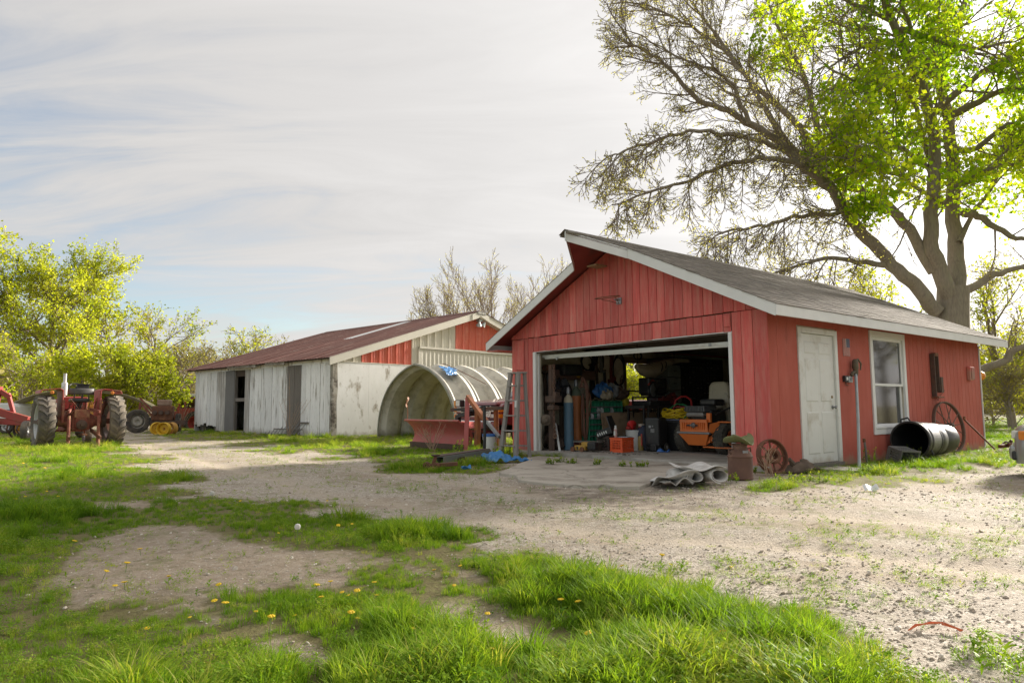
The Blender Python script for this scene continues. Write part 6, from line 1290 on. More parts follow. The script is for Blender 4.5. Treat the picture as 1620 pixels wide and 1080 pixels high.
    for z in (.64,): m=MB(); m.lathe([(.312,z-.025),(.322,z-.02),(.322,z+.02),(.312,z+.025)],36,cap=False); m.build('band',BB,t,smooth=True)
    # spoked wheel against the wall
    g=gl(6.42,6.15,.52); t=thing('wagon_wheel','tall dark iron spoked wheel leaning on the red wall behind the barrel','wheel',g,0); t.rotation_euler=(Matrix.Rotation(GYAW-.16,3,'Z')@Matrix.Rotation(-.16,3,'Y')).to_euler()
    WR=mat('brown_wheel_iron',(.16,.105,.075),(.10,.068,.052),scale=6,rough=.75,bump=.3,c3=(.16,.09,.06),s3=4,t3=.62)
    m=MB(); m.at((0,0,0),ry=PI/2); m.lathe([(.485,-.03),(.51,-.035),(.515,0),(.51,.035),(.485,.03),(.48,0),(.485,-.03)],48,cap=False); m.build('rim',WR,t,smooth=True)
    m=MB(); m.at((0,0,0),ry=PI/2); m.lathe([(.03,-.1),(.06,-.09),(.075,-.03),(.075,.03),(.06,.09),(.03,.1)],18); m.build('hub',WR,t,smooth=True)
    for k in range(14): a=2*PI*k/14+.1; s=.05*(1 if k%2 else -1); m=MB(); m.tube([(s,.06*math.cos(a),.06*math.sin(a)),(s*.2,.484*math.cos(a),.484*math.sin(a))],.009,6); m.build('spoke',WR,t)
    # tongue and pole at the far corner
    g=gl(6.75,8.0); t=thing('trailer_tongue','rusty trailer tongue and jack lying in weeds by the far garage corner','trailer tongue',(g.x,g.y,.0),0)
    e=gl(6.95,7.45); f2=G(1600,712); m=MB(); m.bar((0,0,.06),(f2.x-g.x,f2.y-g.y,.12),.07); m.bar((-.2,-.25,.08),(.5,.2,.10),.09,.07); m.build('bar',RUST,t,bevel=.01); m=MB(); m.at((.25,.05,.1)); m.lathe([(.05,-.05),(.05,.02),(.03,.04),(.035,.09),(0,.11)],12); m.build('coupler',DARKRUST,t,smooth=True); m=MB(); m.tube([(-.1,-.1,.08),(.1,.0,.16),(.3,.1,.12)],.02,6); m.build('chain_loop',DARKRUST,t)
    g=gl(6.66,7.9,.0); e=gl(6.28,7.36,.66); t=thing('iron_pole','thin iron pole leaning on the red wall right of the spoked wheel','pole',g,0); m=MB(); m.tube([(0,0,0),(e-g)*.5,e-g],.018,7); m.build('pole',RUST,t); m=MB(); m.tube([(e-g)*.97,(e-g)*1.0+Vector((.02,0,.05))],.026,7); m.build('tip',RUST,t)
    # grey canvas roll on the concrete
    CV=mat('grey_canvas',(.64,.625,.60),(.54,.525,.50),scale=5,rough=.9,bump=.25,c3=(.28,.25,.21),s3=2.5,t3=.6,w3=.12)
    a=G(1108,735,.1); b=G(1140,755,.1); t=thing('canvas_roll','folded grey canvas sheet with rolled ends lying on the gravel before the garage','canvas',(b.x,b.y,0),0); ax=Vector((a.x-b.x,a.y-b.y,0)); Lr=max(ax.length,.55); t.rotation_euler=(0,0,math.atan2(ax.y,ax.x)+.22); t.scale=(1,.95,.82)
    def roll(cx,cz,r,turns,x0,x1,flat=.8,ph=0,wob=.02):
        m=MB()
        def f(u,v):
            an=ph+2*PI*turns*u; rr=r*(1-.42*u); x=x0+(x1-x0)*v+.07*u*(1-2*v)+.05*math.sin(an)*(1-v); k=1+.12*math.sin(5*v+an)
            return (x,cx+rr*math.cos(an)*k+.16*v*(cx+.1),max(.02,cz+rr*math.sin(an)*flat*k)+.012+.02*math.sin(v*7+cx*9))
        m.sheet(f,46,10); return m
    roll(.0,.115,.13,1.35,-.02,.75,ph=-1.4).build('rolled_end',CV,t,solid=.008,smooth=True)
    roll(.30,.10,.12,1.2,.02,.75,.75,ph=-1.0).build('rolled_end',CV,t,solid=.008,smooth=True)
    m=MB()
    def fs(u,v):
        y=.36+.40*u; x=.0+.72*v-.10*u+.1*u*math.sin(v*4); z=.02+.12*abs(math.sin(u*5.2+v*1.1))*(1-.55*u)*(.75+.25*math.cos(v*3))+.05*v*(1-u)
        return (x,y,z)
    m.sheet(fs,30,14); m.build('folded_sheet',CV,t,solid=.01,smooth=True)
    m=MB(); m.sheet(lambda u,v:(.03+.66*v-.05*u,-.1+.56*u,.235+.035*math.sin(u*7.5)+.02*math.cos(v*6)),18,10); m.build('upper_fold',CV,t,solid=.01,smooth=True)
    m=MB(); m.sheet(lambda u,v:(.0+.28*v-.16*u*(1-v),.30+.52*u,.22-.17*v-.05*u+.03*math.sin(u*6+v*5)),14,10); m.build('hanging_flap',CV,t,solid=.008,smooth=True)
    g=G(1098,762); t=thing('rubber_flap','small black rubber scrap under the canvas edge','scrap',(g.x,g.y,-.008),.5); m=MB(); m.prism([(-.15,-.05),(.1,-.09),(.19,.0),(.05,.09),(-.13,.07)],0,.014,'z'); m.build('flap',BLACKP,t)
    g=G(1154,735); t=thing('white_cup','white cup lying between the canvas and the milk can','cup',(g.x,g.y,.035),.3); m=MB(); m.at((0,0,.0),ry=1.3); m.lathe([(0,-.05),(.03,-.05),(.042,.05),(.038,.05),(.028,-.04),(0,-.04)],16,cap=False); m.build('cup',WPLAST,t,smooth=True)
    g=G(1377,775); t=thing('white_scrap','torn white plastic scrap lying on the gravel before the window','scrap',(g.x,g.y,-.005),.3); m=MB(); m.sheet(lambda u,v:(-.10+.2*u+.03*v,-.03+.07*v,.004+.05*v+.014*math.sin(u*8)),8,3); m.build('scrap',WPLAST,t,solid=.003)
    g=G(1470,995); t=thing('orange_string','frayed orange twine scrap on the gravel in the near right','twine',(g.x,g.y,.004),0); OS=mat('orange_twine',(.70,.17,.06),(.55,.14,.06),rough=.8); m=MB()
    for k in range(4): m.tube([(-.10+.01*k,-.02+.01*k,0),(-.05,.005*k,.012),(.02,.02-.006*k,.02),(.07,.012,.02),(.09+.005*k,.0-.02*k,.01)],.003,4)
    m.tube([(.06,.01,.015),(.10,-.02,.008),(.115,-.035,.0)],.004,4); m.build('strand',OS,t)
    # beam, floor jack and tarp in front of the plough
    a=G(697,735); b=G(772,722); t=thing('steel_beam','grey steel channel beam lying in grass before the snow plough','beam',(a.x,a.y,-.01),math.atan2(b.y-a.y,b.x-a.x)); L=(b-a).length; L=min(L,2.2)
    BG=mat('grey_green_steel',(.23,.245,.235),(.19,.20,.195),rough=.6,bump=.1,c3=(.3,.24,.18),s3=3,t3=.64)
    m=MB(); m.prism([(-.06,0),(-.05,0),(-.05,.14),(.10,.14),(.10,.15),(-.06,.15)],0,L,'x'); m.build('web',BG,t,bevel=.003,seg=1); m=MB(); m.box(0,L,-.04,.16,.151,.165); m.build('flange',DARKRUST,t); m=MB(); m.box(.02,L,.10,.11,.0,.14); m.build('back_web',BG,t)
    m=MB()
    for i in range(9): m.box(.52+R.uniform(0,.25),.55+R.uniform(.1,.3),-.10,-.065,.01+R.uniform(0,.05),.05+R.uniform(0,.05))
    m.build('debris',DARKRUST,t,kind='stuff')
    g=G(682,741); t=thing('floor_jack','rusty floor jack with two small iron wheels at the beam end','floor jack',(g.x,g.y,-.01),GYAW+.3)
    for x in (-.09,.10): m=MB(); m.at((x,0,.055),rx=PI/2); m.lathe([(.02,-.03),(.055,-.03),(.06,0),(.055,.03),(.02,.03),(.015,0)],16); m.build('wheel',RUST,t,smooth=True)
    m=MB(); m.tube([(-.12,0,.055),(.14,0,.055)],.014,6); m.build('axle',DARKRUST,t); m=MB(); m.bar((.02,.02,.06),(.05,.05,.2),.05,.05); m.bar((-.05,.0,.05),(.3,.3,.08),.1,.06); m.build('arm',RUST,t,bevel=.005); m=MB(); m.at((.05,.05,.2)); m.lathe([(.03,0),(.07,.015),(.075,.03),(.05,.03)],14); m.build('saddle',DARKRUST,t)
    BT=MATS['blue_tarp']
    g=G(795,729); t=thing('blue_tarp','crumpled blue tarp lying in grass at the foot of the ladder','tarp',(g.x,g.y,-.01),0); m=MB()
    def tf(u,v):
        x=-.36+.86*u; y=-.16+.36*v; f=max(0,1-abs(u-.3)*2.0); z=.03+.16*f*math.sin(PI*v)+.035*math.sin(u*21+v*9)*math.sin(v*11+u*3)+.02*math.sin(u*37)
        return (x+.03*math.sin(v*9),y*(.5+.6*f),max(0.004,z))
    m.sheet(tf,38,18); m.build('sheet',BT,t,solid=.004)
    g=G(737,743); t=thing('tarp_corner','small blue tarp corner poking from grass by the beam','tarp',(g.x,g.y,.0),.3); m=MB(); m.sheet(lambda u,v:(-.07+.15*u,-.03+.06*v,.03+.03*math.sin(u*5+v*3)+.02*u),6,4); m.build('sheet',BT,t,solid=.004)
    # dead stalks and leafy weeds
    DS=mat('dead_stalk',(.46,.33,.23),(.36,.25,.17),rough=.9)
    def stalks(name,label,loc,n,h,spr,seed):
        r=random.Random(seed); m=MB()
        for i in range(n):
            a=r.uniform(0,6.3); x,y=r.uniform(-.06,.06),r.uniform(-.04,.04); hh=h*r.uniform(.5,1); p0=Vector((x,y,0)); p2=Vector((x+math.cos(a)*spr*r.uniform(.3,1),y+math.sin(a)*spr*.6,hh)); p1=p0.lerp(p2,.5)+Vector((0,0,hh*.08)); m.tube([p0,p1,p2],[.007,.005,.003],4)
            for k in range(4): f=r.uniform(.4,.95); q=p0.lerp(p2,f); m.tube([q,q+Vector((r.uniform(-.12,.12),r.uniform(-.08,.08),r.uniform(.05,.18)))],.0028,3)
        t=thing(name,label,'weed',loc,0); m.build('stalk',DS,t,kind='stuff'); return t
    g=gl(-1.55,-1.15); stalks('dead_weed','dry tan weed stalks spreading before the plough blade',(g.x,g.y,-.02),12,.72,.45,1)
    g=BM_@Vector((-.5,2.0,0)); stalks('dead_weed','tall bare brown stalks against the white barn boards near its corner',(g.x,g.y,0),9,2.4,.9,2)
    g=BM_@Vector((-.45,10.6,0)); stalks('dead_weed','dry brush at the far barn corner beside the cab tractor',(g.x-.6,g.y+.3,0),26,1.3,.8,3)
    g=gl(6.6,-.75); stalks('dead_weed','thin dry stalks before the rusty iron wheel',(g.x,g.y,-.02),6,.42,.16,4)
    LW=leafmat('weed_leaf',[(.12,.22,.025),(.24,.34,.04),(.40,.42,.06)],trans=.45)
    def leafy(label,loc,n,h,spr,seed,ls=.05):
        r=np.random.default_rng(seed); V=[];T=[]; m=MB()
        for i in range(n):
            a=r.uniform(0,6.28); x,y=r.normal(0,spr*.5,2); hh=h*r.uniform(.5,1.1); lean=np.array((r.normal(0,.15),r.normal(0,.15),1))*hh; p0=np.array((x,y,0.)); m.tube([p0,p0+lean*.5,p0+lean],[.005,.004,.002],4)
            for k in range(int(10+14*hh)):
                f=r.uniform(.15,1.05); q=p0+lean*f; u=r.normal(0,1,3); u[2]=abs(u[2])*.6+.1; u/=np.linalg.norm(u); w=np.cross(u,(0,0,1.)); w/=np.linalg.norm(w)+1e-6; s=ls*r.uniform(.6,1.3)*(1.15-.5*f); V+=[q,q+u*s*.5-w*s*.26,q+u*s,q+u*s*.5+w*s*.26]; T+=[np.clip(f*.7+r.normal(0,.15),0,1)]*4
        t=thing('leafy_weed',label,'weed',loc,0); m.build('stem',mat('weed_stem',(.16,.20,.05)),t,kind='stuff'); np_mesh('foliage',np.array(V),np.arange(len(V)).reshape(-1,4),LW,t,attrs={'tint':(T,'POINT')}); return t
    for i,(px,py,n,h,sp,lab) in enumerate(((1384,733,7,.26,.2,'leafy weeds at the foot of the leaning hydrant'),(1362,748,6,.14,.2,'low leafy weeds beside the stepping slab'),(1402,722,3,.45,.06,'tall leafy weed growing through the grey crate'),(1432,722,5,.32,.15,'leafy weeds before the mouth of the black barrel'),(1452,726,5,.22,.2,'leafy weeds under the rim of the black barrel'),(1520,716,8,.18,.4,'low yellow green weeds at the closed end of the barrel'),(1158,760,5,.10,.07,'small green dock plant before the milk can'),(1193,748,4,.12,.06,'small green weeds between milk can and iron wheel'),(1255,762,12,.12,.25,'spreading weed clump before the brown stump'),(1300,760,10,.12,.3,'spreading weed clump before the white door'),(730,715,8,.3,.3,'bright leafy weeds at the foot of the plough frame'),(795,723,7,.3,.2,'leafy weeds around the white buckets'),(822,720,5,.18,.12,'leafy weeds under the step ladder'),(330,678,8,.5,.35,'green weeds at the grey barn boards left of the doorway'))):
        g=G(px,py); z=-.015; leafy(lab,(g.x,g.y,z),n,h,sp,200+i,.055 if h<.3 else .07)
    for i,(px,py) in enumerate(((885,730),(905,732),(945,734),(985,737),(1012,738),(870,733))):
        g=G(px,py,.02); leafy('green tuft growing in the concrete joint %s'%('left of the rusty plate','below the rusty plate','below the yellow grinder','below the orange crate','below the white bucket','by the white strip at the left jamb')[i] if i!=5 else 'green tuft in the concrete joint nearest the left door jamb',(g.x,g.y,.0),8,.10,.12,300+i,.06)
yard()
def dandelions():
    r=random.Random(12); YF=mat('dandelion_yellow',(.80,.56,.012),(.72,.47,.01),scale=40,rough=.7); ST=mat('flower_stem',(.16,.24,.06)); 
    m=MB(); m.tube([(0,0,0),(.004,0,.05),(0,.003,.10)],[.002,.002,.002],4); n0=len(m.f)
    m.mat(1); m.at((0,.003,.10)); k=14; vs=[(0,0,.010)]; 
    for rr,z in ((.010,.011),(.019,.005)):
        vs+=[(rr*(1+.18*(i%2))*math.cos(2*PI*i/k),rr*(1+.18*(i%2))*math.sin(2*PI*i/k),z+(.003 if i%2 else 0)) for i in range(k)]
    vs.append((0,0,-.004)); fs=[(0,1+i,1+(i+1)%k) for i in range(k)]+[(1+i,1+k+i,1+k+(i+1)%k,1+(i+1)%k) for i in range(k)]+[(1+k+(i+1)%k,1+k+i,1+2*k) for i in range(k)]; m.add(vs,fs)
    p=m.build('dandelion',[ST,YF]); tag(p,'small yellow dandelion flower in the grass','dandelion','dandelions in the grass'); first=True
    pts=[(867,1052),(938,1052),(775,1043),(958,1040),(1157,1030),(968,1034),(1120,1072),(1160,1072),(1174,1066),(1224,1012),(892,967),(922,973),(1160,903),(735,905),(1047,898),(1063,895),(990,903),(1035,940),(1010,1053),(940,1020),(560,985),(555,990),(700,825),(197,903),(158,918),(195,929),(268,922),(183,936),(353,937),(340,962),(405,975),(300,980),(355,975),(495,948),(510,960),(520,930),(545,943),(555,945),(565,948),(590,930),(595,945),(235,1002),(220,877),(110,865),(60,780),(75,782),(40,790),(90,790),(140,782),(20,800),(160,782),(560,840),(530,845),(620,836),(440,850),(380,800),(520,800),(690,906),(770,985),(650,1005),(1030,1060),(1090,1075),(1245,975),(1400,770),(1485,735),(70,745),(35,740),(100,752),(180,748),(210,740),(150,760),(240,752),(470,975),(430,1000),(720,930)]
    for px,py in pts:
        g=G(px+r.uniform(-3,3),min(py,1076)); o=p if first else dup(p); first=False; s=r.uniform(.38,.75)*(1+.04*g.y); o.location=(g.x,g.y,hz(g.x,g.y)-.015); o.rotation_euler=(r.uniform(-.3,.3),r.uniform(-.3,.3),r.uniform(0,6)); o.scale=(s,s,s*r.uniform(.6,1.2))
    for i,(px,py) in enumerate(((335,806),(470,867))):
        g=G(px,py); t=thing('dandelion_clock',('white dandelion seed head at the upper edge of the bare dirt patch','white dandelion seed head right of the bare dirt patch')[i],'seed head',(g.x,g.y,hz(g.x,g.y)-.01),0); m=MB(); m.tube([(0,0,0),(0,0,.15)],.0022,4); m.build('stem',ST,t); m=MB(); m.at((0,0,.165)); m.lathe([(0,-.022),(.016,-.016),(.022,0),(.016,.016),(0,.022)],12); m.build('seed_ball',mat('seed_fluff',(.7,.68,.62),rough=1),t,smooth=True)
dandelions()
# ------------------------------------------------------------------ inside the garage
def iy(px,x): return gplane(px,690,0,x).y
def ixx(px,y): return gplane(px,690,1,y).x
def zat(px,py,x,y): p=gl(x,y); r=ray(px,py); t=math.hypot(p.x,p.y)/math.hypot(r.x,r.y); return CAMH+r.z*t
FZ=.05
def inside():
    R=random.Random(17); IR=DARKRUST
    def T(name,label,cat,x,y,z=FZ,rz=0,group=None): return thing(name,label,cat,gl(x,y,z),GYAW+rz,group)
    def box(t,n,m,*a,bevel=.006,**k): mb=MB(); mb.box(*a); return mb.build(n,m,t,bevel=bevel,**k)
    # orange mower, tail to the door
    OR=mat('orange_mower_paint',(.78,.20,.04),(.68,.165,.035),scale=4,rough=.45,bump=.08,c3=(.33,.14,.06),s3=4,t3=.68,c4=(.12,.07,.05),s4=9,t4=.72)
    x0=ixx(1110,1.75); t=T('riding_mower','orange riding mower with beige seat just inside the right door jamb','mower',x0-.02,1.62,FZ,-.12)
    def trap(n,m,pts,bevel=.01): mb=MB(); mb.hexa(pts); return mb.build(n,m,t,bevel=bevel)
    for s in (-1,1): wheel(t,s*.50,.32,.31,.31,.26,.15,s,lugs=0,tm=TURF,rm=OR,name='drive_wheel',dish=.06)
    mb=MB(); 
    for s in (-1,1):
        for i in range(26):
            a=2*PI*i/26
            for j in range(5): x=s*.50-.10+j*.05; mb.at((x,.32,.31),rx=a); mb.box(-.018,.018,-.02,.02,.30,.318)
    mb.build('tread_lugs',TURF,t,kind='stuff')
    # engine guard: slatted panel, sloped lower plate, side plates
    trap('guard_panel',OR,[(-.36,-.08,.42),(.36,-.08,.42),(.36,-.04,.42),(-.36,-.04,.42),(-.40,-.04,.66),(.30,-.04,.66),(.30,.0,.66),(-.40,.0,.66)])
    for i in range(13): x=-.31+i*.047; box(t,'guard_slot',OR,x,x+.022,-.085,-.06,.46,.60,bevel=.003)
    trap('lower_plate',OR,[(-.22,.0,.16),(.22,.0,.16),(.22,.03,.16),(-.22,.03,.16),(-.40,-.09,.38),(.38,-.09,.38),(.38,-.06,.38),(-.40,-.06,.38)]); box(t,'bumper_bar',STEEL,-.42,.42,-.11,-.06,.385,.42)
    for s in (-1,1): trap('side_plate',OR,[(s*.36,-.06,.40),(s*.46,.1,.40),(s*.46,.14,.40),(s*.36,-.02,.40),(s*.38,-.05,.58),(s*.48,.1,.62),(s*.48,.14,.62),(s*.38,-.01,.58)])
    trap('arm_plate',OR,[(.22,.0,.17),(.52,.05,.36),(.52,.09,.36),(.22,.04,.17),(.22,.0,.24),(.50,.05,.50),(.50,.09,.50),(.22,.04,.24)]); box(t,'frame',OR,-.30,.34,.0,1.5,.22,.34); box(t,'tie_bar',OR,.1,.9,.05,.09,.12,.15)
    mb=MB(); mb.at((.02,-.09,.55),rx=PI/2); mb.lathe([(.05,0),(.05,.03),(.03,.05),(.015,.09),(0,.09)],14); mb.build('latch_knob',STEEL,t,smooth=True); box(t,'latch_bar',BLACKM,-.16,.12,-.105,-.086,.53,.56)
    box(t,'fender',OR,.44,.78,.10,.55,.60,.625); box(t,'fender',OR,-.70,-.42,.25,.6,.60,.625)
    ENG=mat('grimy_engine_grey',(.14,.145,.15),(.09,.09,.095),rough=.5,metal=.3,bump=.2,c3=(.2,.17,.13),s3=4,t3=.62)
    box(t,'muffler',mat('dull_muffler',(.34,.33,.32),(.2,.18,.16),rough=.5,metal=.5),-.26,.20,-.02,.12,.70,.80,bevel=.04); box(t,'engine_shroud',ENG,-.27,.24,-.03,.32,.80,.92,bevel=.02)
    for i in range(12): x=-.25+i*.04; box(t,'shroud_fin',ENG,x,x+.014,-.045,-.03,.81,.91,bevel=0)
    box(t,'engine_block',BLACKM,-.22,.3,.1,.5,.5,.84,bevel=.03); box(t,'air_filter',BLACKP,-.02,.36,.12,.42,.92,1.05,bevel=.04); box(t,'bracket',OR,.26,.36,.0,.05,.6,.78)
    VIN=mat('beige_vinyl',(.48,.425,.325),(.42,.37,.28),scale=3,rough=.55,bump=.08,c3=(.3,.26,.2),s3=4,t3=.68)
    mb=MB(); mb.prism([(-.24,.85),(.22,.85),(.27,1.05),(.25,1.32),(.17,1.40),(-.16,1.40),(-.24,1.32),(-.26,1.05)],.62,.76,'y'); mb.build('seat_back',VIN,t,bevel=.05,seg=3,smooth=True)
    mb=MB(); mb.prism([(.10,.60),(.28,.58),(.28,1.1),(.18,1.2)],.60,.70,'y'); mb.build('seat_cover',VIN,t,bevel=.03,seg=2,smooth=True)
    box(t,'seat_cushion',VIN,-.28,.28,.74,1.25,.88,1.0,bevel=.05); box(t,'seat_slot_plate',mat('grey_beige',(.33,.3,.25)),-.14,.20,.60,.625,.94,1.04)
    for i in range(8): x=-.13+i*.043; box(t,'seat_slot',BLACKP,x,x+.015,.590,.602,.945,1.03,bevel=0)
    for s in (-1,1): mb=MB(); mb.at((s*.31,.62,1.0)); mb.tube([(0,0,0),(0,.3,.02)],.06,10); mb.build('armrest',VIN,t,smooth=True)
    for s in (-1,1): mb=MB(); mb.tube([(s*.36,1.0,.6),(s*.38,1.3,1.0),(s*.2,1.35,1.1)],.016,6); mb.build('steering_lever',BLACKM,t)
    box(t,'deck',OR,-.6,.62,1.1,1.9,.12,.28,bevel=.03); mb=MB(); mb.tube([(.4,.1,.75),(.46,.5,.9),(.42,.55,1.3)],.02,6); mb.tube([(.3,.0,.6),(.42,.2,.4),(.5,.3,.3)],.015,6); mb.build('hose',BLACKP,t)
    # gas cylinders with hoses
    def cyl(name,label,px,x,r,h,m1,m2,regul=True):
        y=iy(px,x); t=T(name,label,'gas cylinder',x,y); mb=MB(); mb.lathe([(0,0),(r,0),(r,h*.86)],24,cap=False); mb.build('body',m1,t,smooth=True)
        mb=MB(); mb.lathe([(r+.001,h*.855),(r*.98,h*.88),(r*.82,h*.945),(r*.4,h*.985),(.03,h),(.03,h+.05),(0,h+.05)],24,cap=False); mb.build('shoulder',m2,t,smooth=True)
        mb=MB(); mb.lathe([(.02,h),(.045,h+.02),(.045,h+.12),(.03,h+.16),(0,h+.17)],14); mb.build('valve_guard',STEEL,t,smooth=True); return t
    cyl('gas_cylinder','blue gas cylinder with cream shoulder standing left of the orange one',900,1.02,.105,1.18,mat('blue_cylinder',(.10,.19,.27),(.075,.14,.20),scale=4,rough=.5,c3=(.16,.12,.09),s3=3,t3=.62),mat('cream_paint',(.52,.46,.34),(.4,.35,.26)))
    cyl('gas_cylinder','taller orange gas cylinder with green shoulder and hanging brown hoses',912.5,.72,.115,1.36,mat('orange_cylinder',(.50,.17,.055),(.42,.14,.05),scale=4,rough=.5,c3=(.25,.12,.07),s3=3,t3=.64),mat('green_shoulder',(.12,.15,.10),(.09,.11,.08)))
    HB=mat('red_brown_hose',(.22,.10,.065),(.17,.075,.05),rough=.6); yc=iy(912.5,.72); t=T('gas_hoses','red brown welding hoses looped over the orange cylinder','hose',.86,yc-.02,FZ)
    for k in range(5):
        mb=MB(); a=R.uniform(-.05,.05); w=.05+.022*k*R.uniform(.6,1.2); zt=1.45+R.uniform(-.1,.12); zb=.12+R.uniform(0,.7); pts=[(0+a,.05,1.35),(.06,w*.3,zt),(.12+a,w,zt-.1),(.15,w*1.2,(zt+zb)/2),(.13,w*.8,zb),(.14+a,w*.2-.05,zb+.05),(.13,-.03+a,(zt+zb)/2),(.1,.0,1.2)]
        q=[Vector(p) for p in pts]; sm=[]
        for i in range(len(q)-1):
            p0,p1,p2,p3=q[max(i-1,0)],q[i],q[i+1],q[min(i+2,len(q)-1)]
            for j in range(5): s=j/5; sm.append(.5*((2*p1)+(p2-p0)*s+(2*p0-5*p1+4*p2-p3)*s*s+(3*p1-p0-3*p2+p3)*s**3))
        mb.tube(sm,.016,6); mb.build('hose',HB,t,smooth=True)
    # green pigeonhole cabinet
    GN=mat('green_cabinet_paint',(.05,.33,.18),(.04,.27,.15),scale=4,rough=.5,c3=(.1,.13,.09),s3=3,t3=.66)
    xc=1.0; ya,yb=iy(933,xc),iy(985.5,xc); zt=zat(935,634,xc,ya); t=T('pigeonhole_cabinet','green steel pigeonhole cabinet with rows of small bins','cabinet',.14,ya,FZ); W=yb-ya; D=xc-.14; Hc=zt-FZ
    box(t,'side_panel',GN,0,D,-.012,.012,0,Hc); box(t,'side_panel',GN,0,D,W-.012,W+.012,0,Hc); box(t,'back_panel',GN,-.012,.0,-.012,W+.012,0,Hc); box(t,'top_panel',GN,0,D,.013,W-.013,Hc-.02,Hc)
    nr,nc=8,10
    for i in range(nr): z=i*(Hc-.02)/nr; box(t,'shelf',GN,.01,D-.004,.013,W-.013,z,z+.014,bevel=0); box(t,'label_strip',STEEL,D-.003,D+.003,.013,W-.013,z,z+.028,bevel=0)
    for j in range(1,nc): y=W*j/nc; box(t,'divider',GN,.012,D-.006,y-.005,y+.005,.016,Hc-.022,bevel=0)
    PL=mat('clear_plastic_bag',(.5,.5,.5),(.35,.36,.37),rough=.25,bump=.5)
    for (j,i) in ((2,6),(2,5),(3,6),(0,5),(6,6)):
        t2=T('plastic_bag','crumpled clear plastic bag stuffed in the green cabinet, %s'%{(2,6):'third hole of the top rows',(2,5):'hole under the widest bag',(3,6):'fourth hole of the top rows',(0,5):'leftmost one',(6,6):'rightmost one'}[(j,i)],'bag',.14+D-.02,ya+W*(j+.5)/nc,FZ+(i+.5)*(Hc-.02)/nr); mb=MB(); mb.sheet(lambda u,v:((.05+.03*mnoise.noise(Vector((u*5,v*5,i+j))))*math.sin(PI*v),.055*math.sin(PI*v)*math.cos(2*PI*u)*(1+.4*mnoise.noise(Vector((u*7,v*6,j)))),.06*math.cos(PI*v)+.04*mnoise.noise(Vector((u*6,v*9,i)))),12,8); mb.build('bag',PL,t2)
    mb=MB(); z=Hc
    camo=mat('camo_cloth',(.12,.12,.07),(.2,.17,.1),scale=14,rough=.9,bump=.3)
    t2=T('camo_cloth','mottled camouflage cloth draped over the cabinet top corner','cloth',.14,ya,FZ+Hc+.004); mb.sheet(lambda u,v:(-.0+(D+.05)*u,-.06+W*.9*v,.02+.025*math.sin(u*9+v*21)-(.25*max(0,(.06-v)*14)*(u>.5)) ),14,30); mb.build('cloth',camo,t2,solid=.008,smooth=True)
    def lump(name,label,cat,m,x,y,z,sx,sy,sz,seed,n=.5):
        t=T(name,label,cat,x,y,z,0); mb=MB(); mb.sheet(lambda u,v:(sx*math.sin(PI*v)*math.cos(2*PI*u)*(1+n*mnoise.noise(Vector((math.cos(2*PI*u)*2+seed,math.sin(2*PI*u)*2,v*3)))),sy*math.sin(PI*v)*math.sin(2*PI*u)*(1+n*mnoise.noise(Vector((math.cos(2*PI*u)*2,math.sin(2*PI*u)*2+seed,v*3)))),sz*(1+math.cos(PI*v))*(1+n*mnoise.noise(Vector((math.cos(2*PI*u)*2,math.sin(2*PI*u)*2,v*4+seed))))),20,12); mb.build(cat.split()[0],m,t,smooth=True); return t
    def py2(px,x): return iy(px,x)
    zc=FZ+Hc+.05; XO=.36
    lump('blue_fan','bright blue plastic housing on top of the green cabinet','housing',mat('bright_blue',(.06,.20,.48),(.03,.10,.3),scale=8,rough=.4),.86,py2(955,.86),zc,.16,.22,.16,3,.7)
    lump('cloth_bundle','beige crumpled cloth bundle on the green cabinet','bundle',mat('beige_rag',(.45,.37,.27),(.33,.27,.2),scale=6,rough=.9,bump=.4),1.0,py2(961,1.0),zc-.03,.1,.17,.11,5,.7)
    lump('grey_sack','grey plastic sack behind the beige cloth on the cabinet','sack',mat('grey_sack',(.34,.35,.37),(.25,.26,.28),rough=.4,bump=.3),.80,py2(972,.80),zc,.16,.28,.14,8,.6)
    lump('brown_rag','dark brown rag heap at the right end of the cabinet top','rag',mat('brown_rag',(.13,.08,.055),(.08,.05,.04),rough=.9,bump=.4),.92,py2(983,.92),zc-.02,.14,.18,.12,11,.7)
    lump('yellow_bag','small yellow sack right of the green cabinet','sack',mat('yellow_sack',(.55,.42,.03),rough=.6),.9,py2(990,.9),.95,.08,.1,.11,12,.4)
    # brown board
    xb=1.32; y1,y2=iy(954,xb),iy(1066,xb); z1=zat(1000,652,xb,(y1+y2)/2); t=T('brown_board','wide brown fibreboard sheet standing before the green cabinet','board',xb,y1,FZ); BRB=mat('brown_fibreboard',(.40,.27,.17),(.34,.23,.145),scale=3,rough=.8,bump=.1,c3=(.15,.1,.065),s3=2,t3=.62); mb=MB(); L=y2-y1; mb.hexa([(.05,0,0),(.05,L,0),(.068,L,0),(.068,0,0),(-.06,0,z1-FZ),(-.06,L,z1-FZ),(-.042,L,z1-FZ),(-.042,0,z1-FZ)]); mb.build('sheet',BRB,t)
    # crates, bucket, spray can
    ORC=mat('orange_crate_plastic',(.80,.115,.03),(.72,.10,.03),rough=.4)
    t=crate('crate','bright orange plastic crate on the garage floor by the white bucket',gl(2.27,.98,FZ),GYAW+.06,.32,.36,.29,ORC)
    crate('crate','dark brown crate under the black case, left of the orange crate',gl(ixx(961,1.15),1.15,FZ),GYAW+.1,.33,.33,.31,mat('dark_brown_crate',(.085,.06,.05),(.06,.045,.04),rough=.6))
    xx=2.30; yy=iy(972,xx); t=T('spray_can','white and red spray can standing on the orange crate','spray can',2.20,.88,FZ+.294)
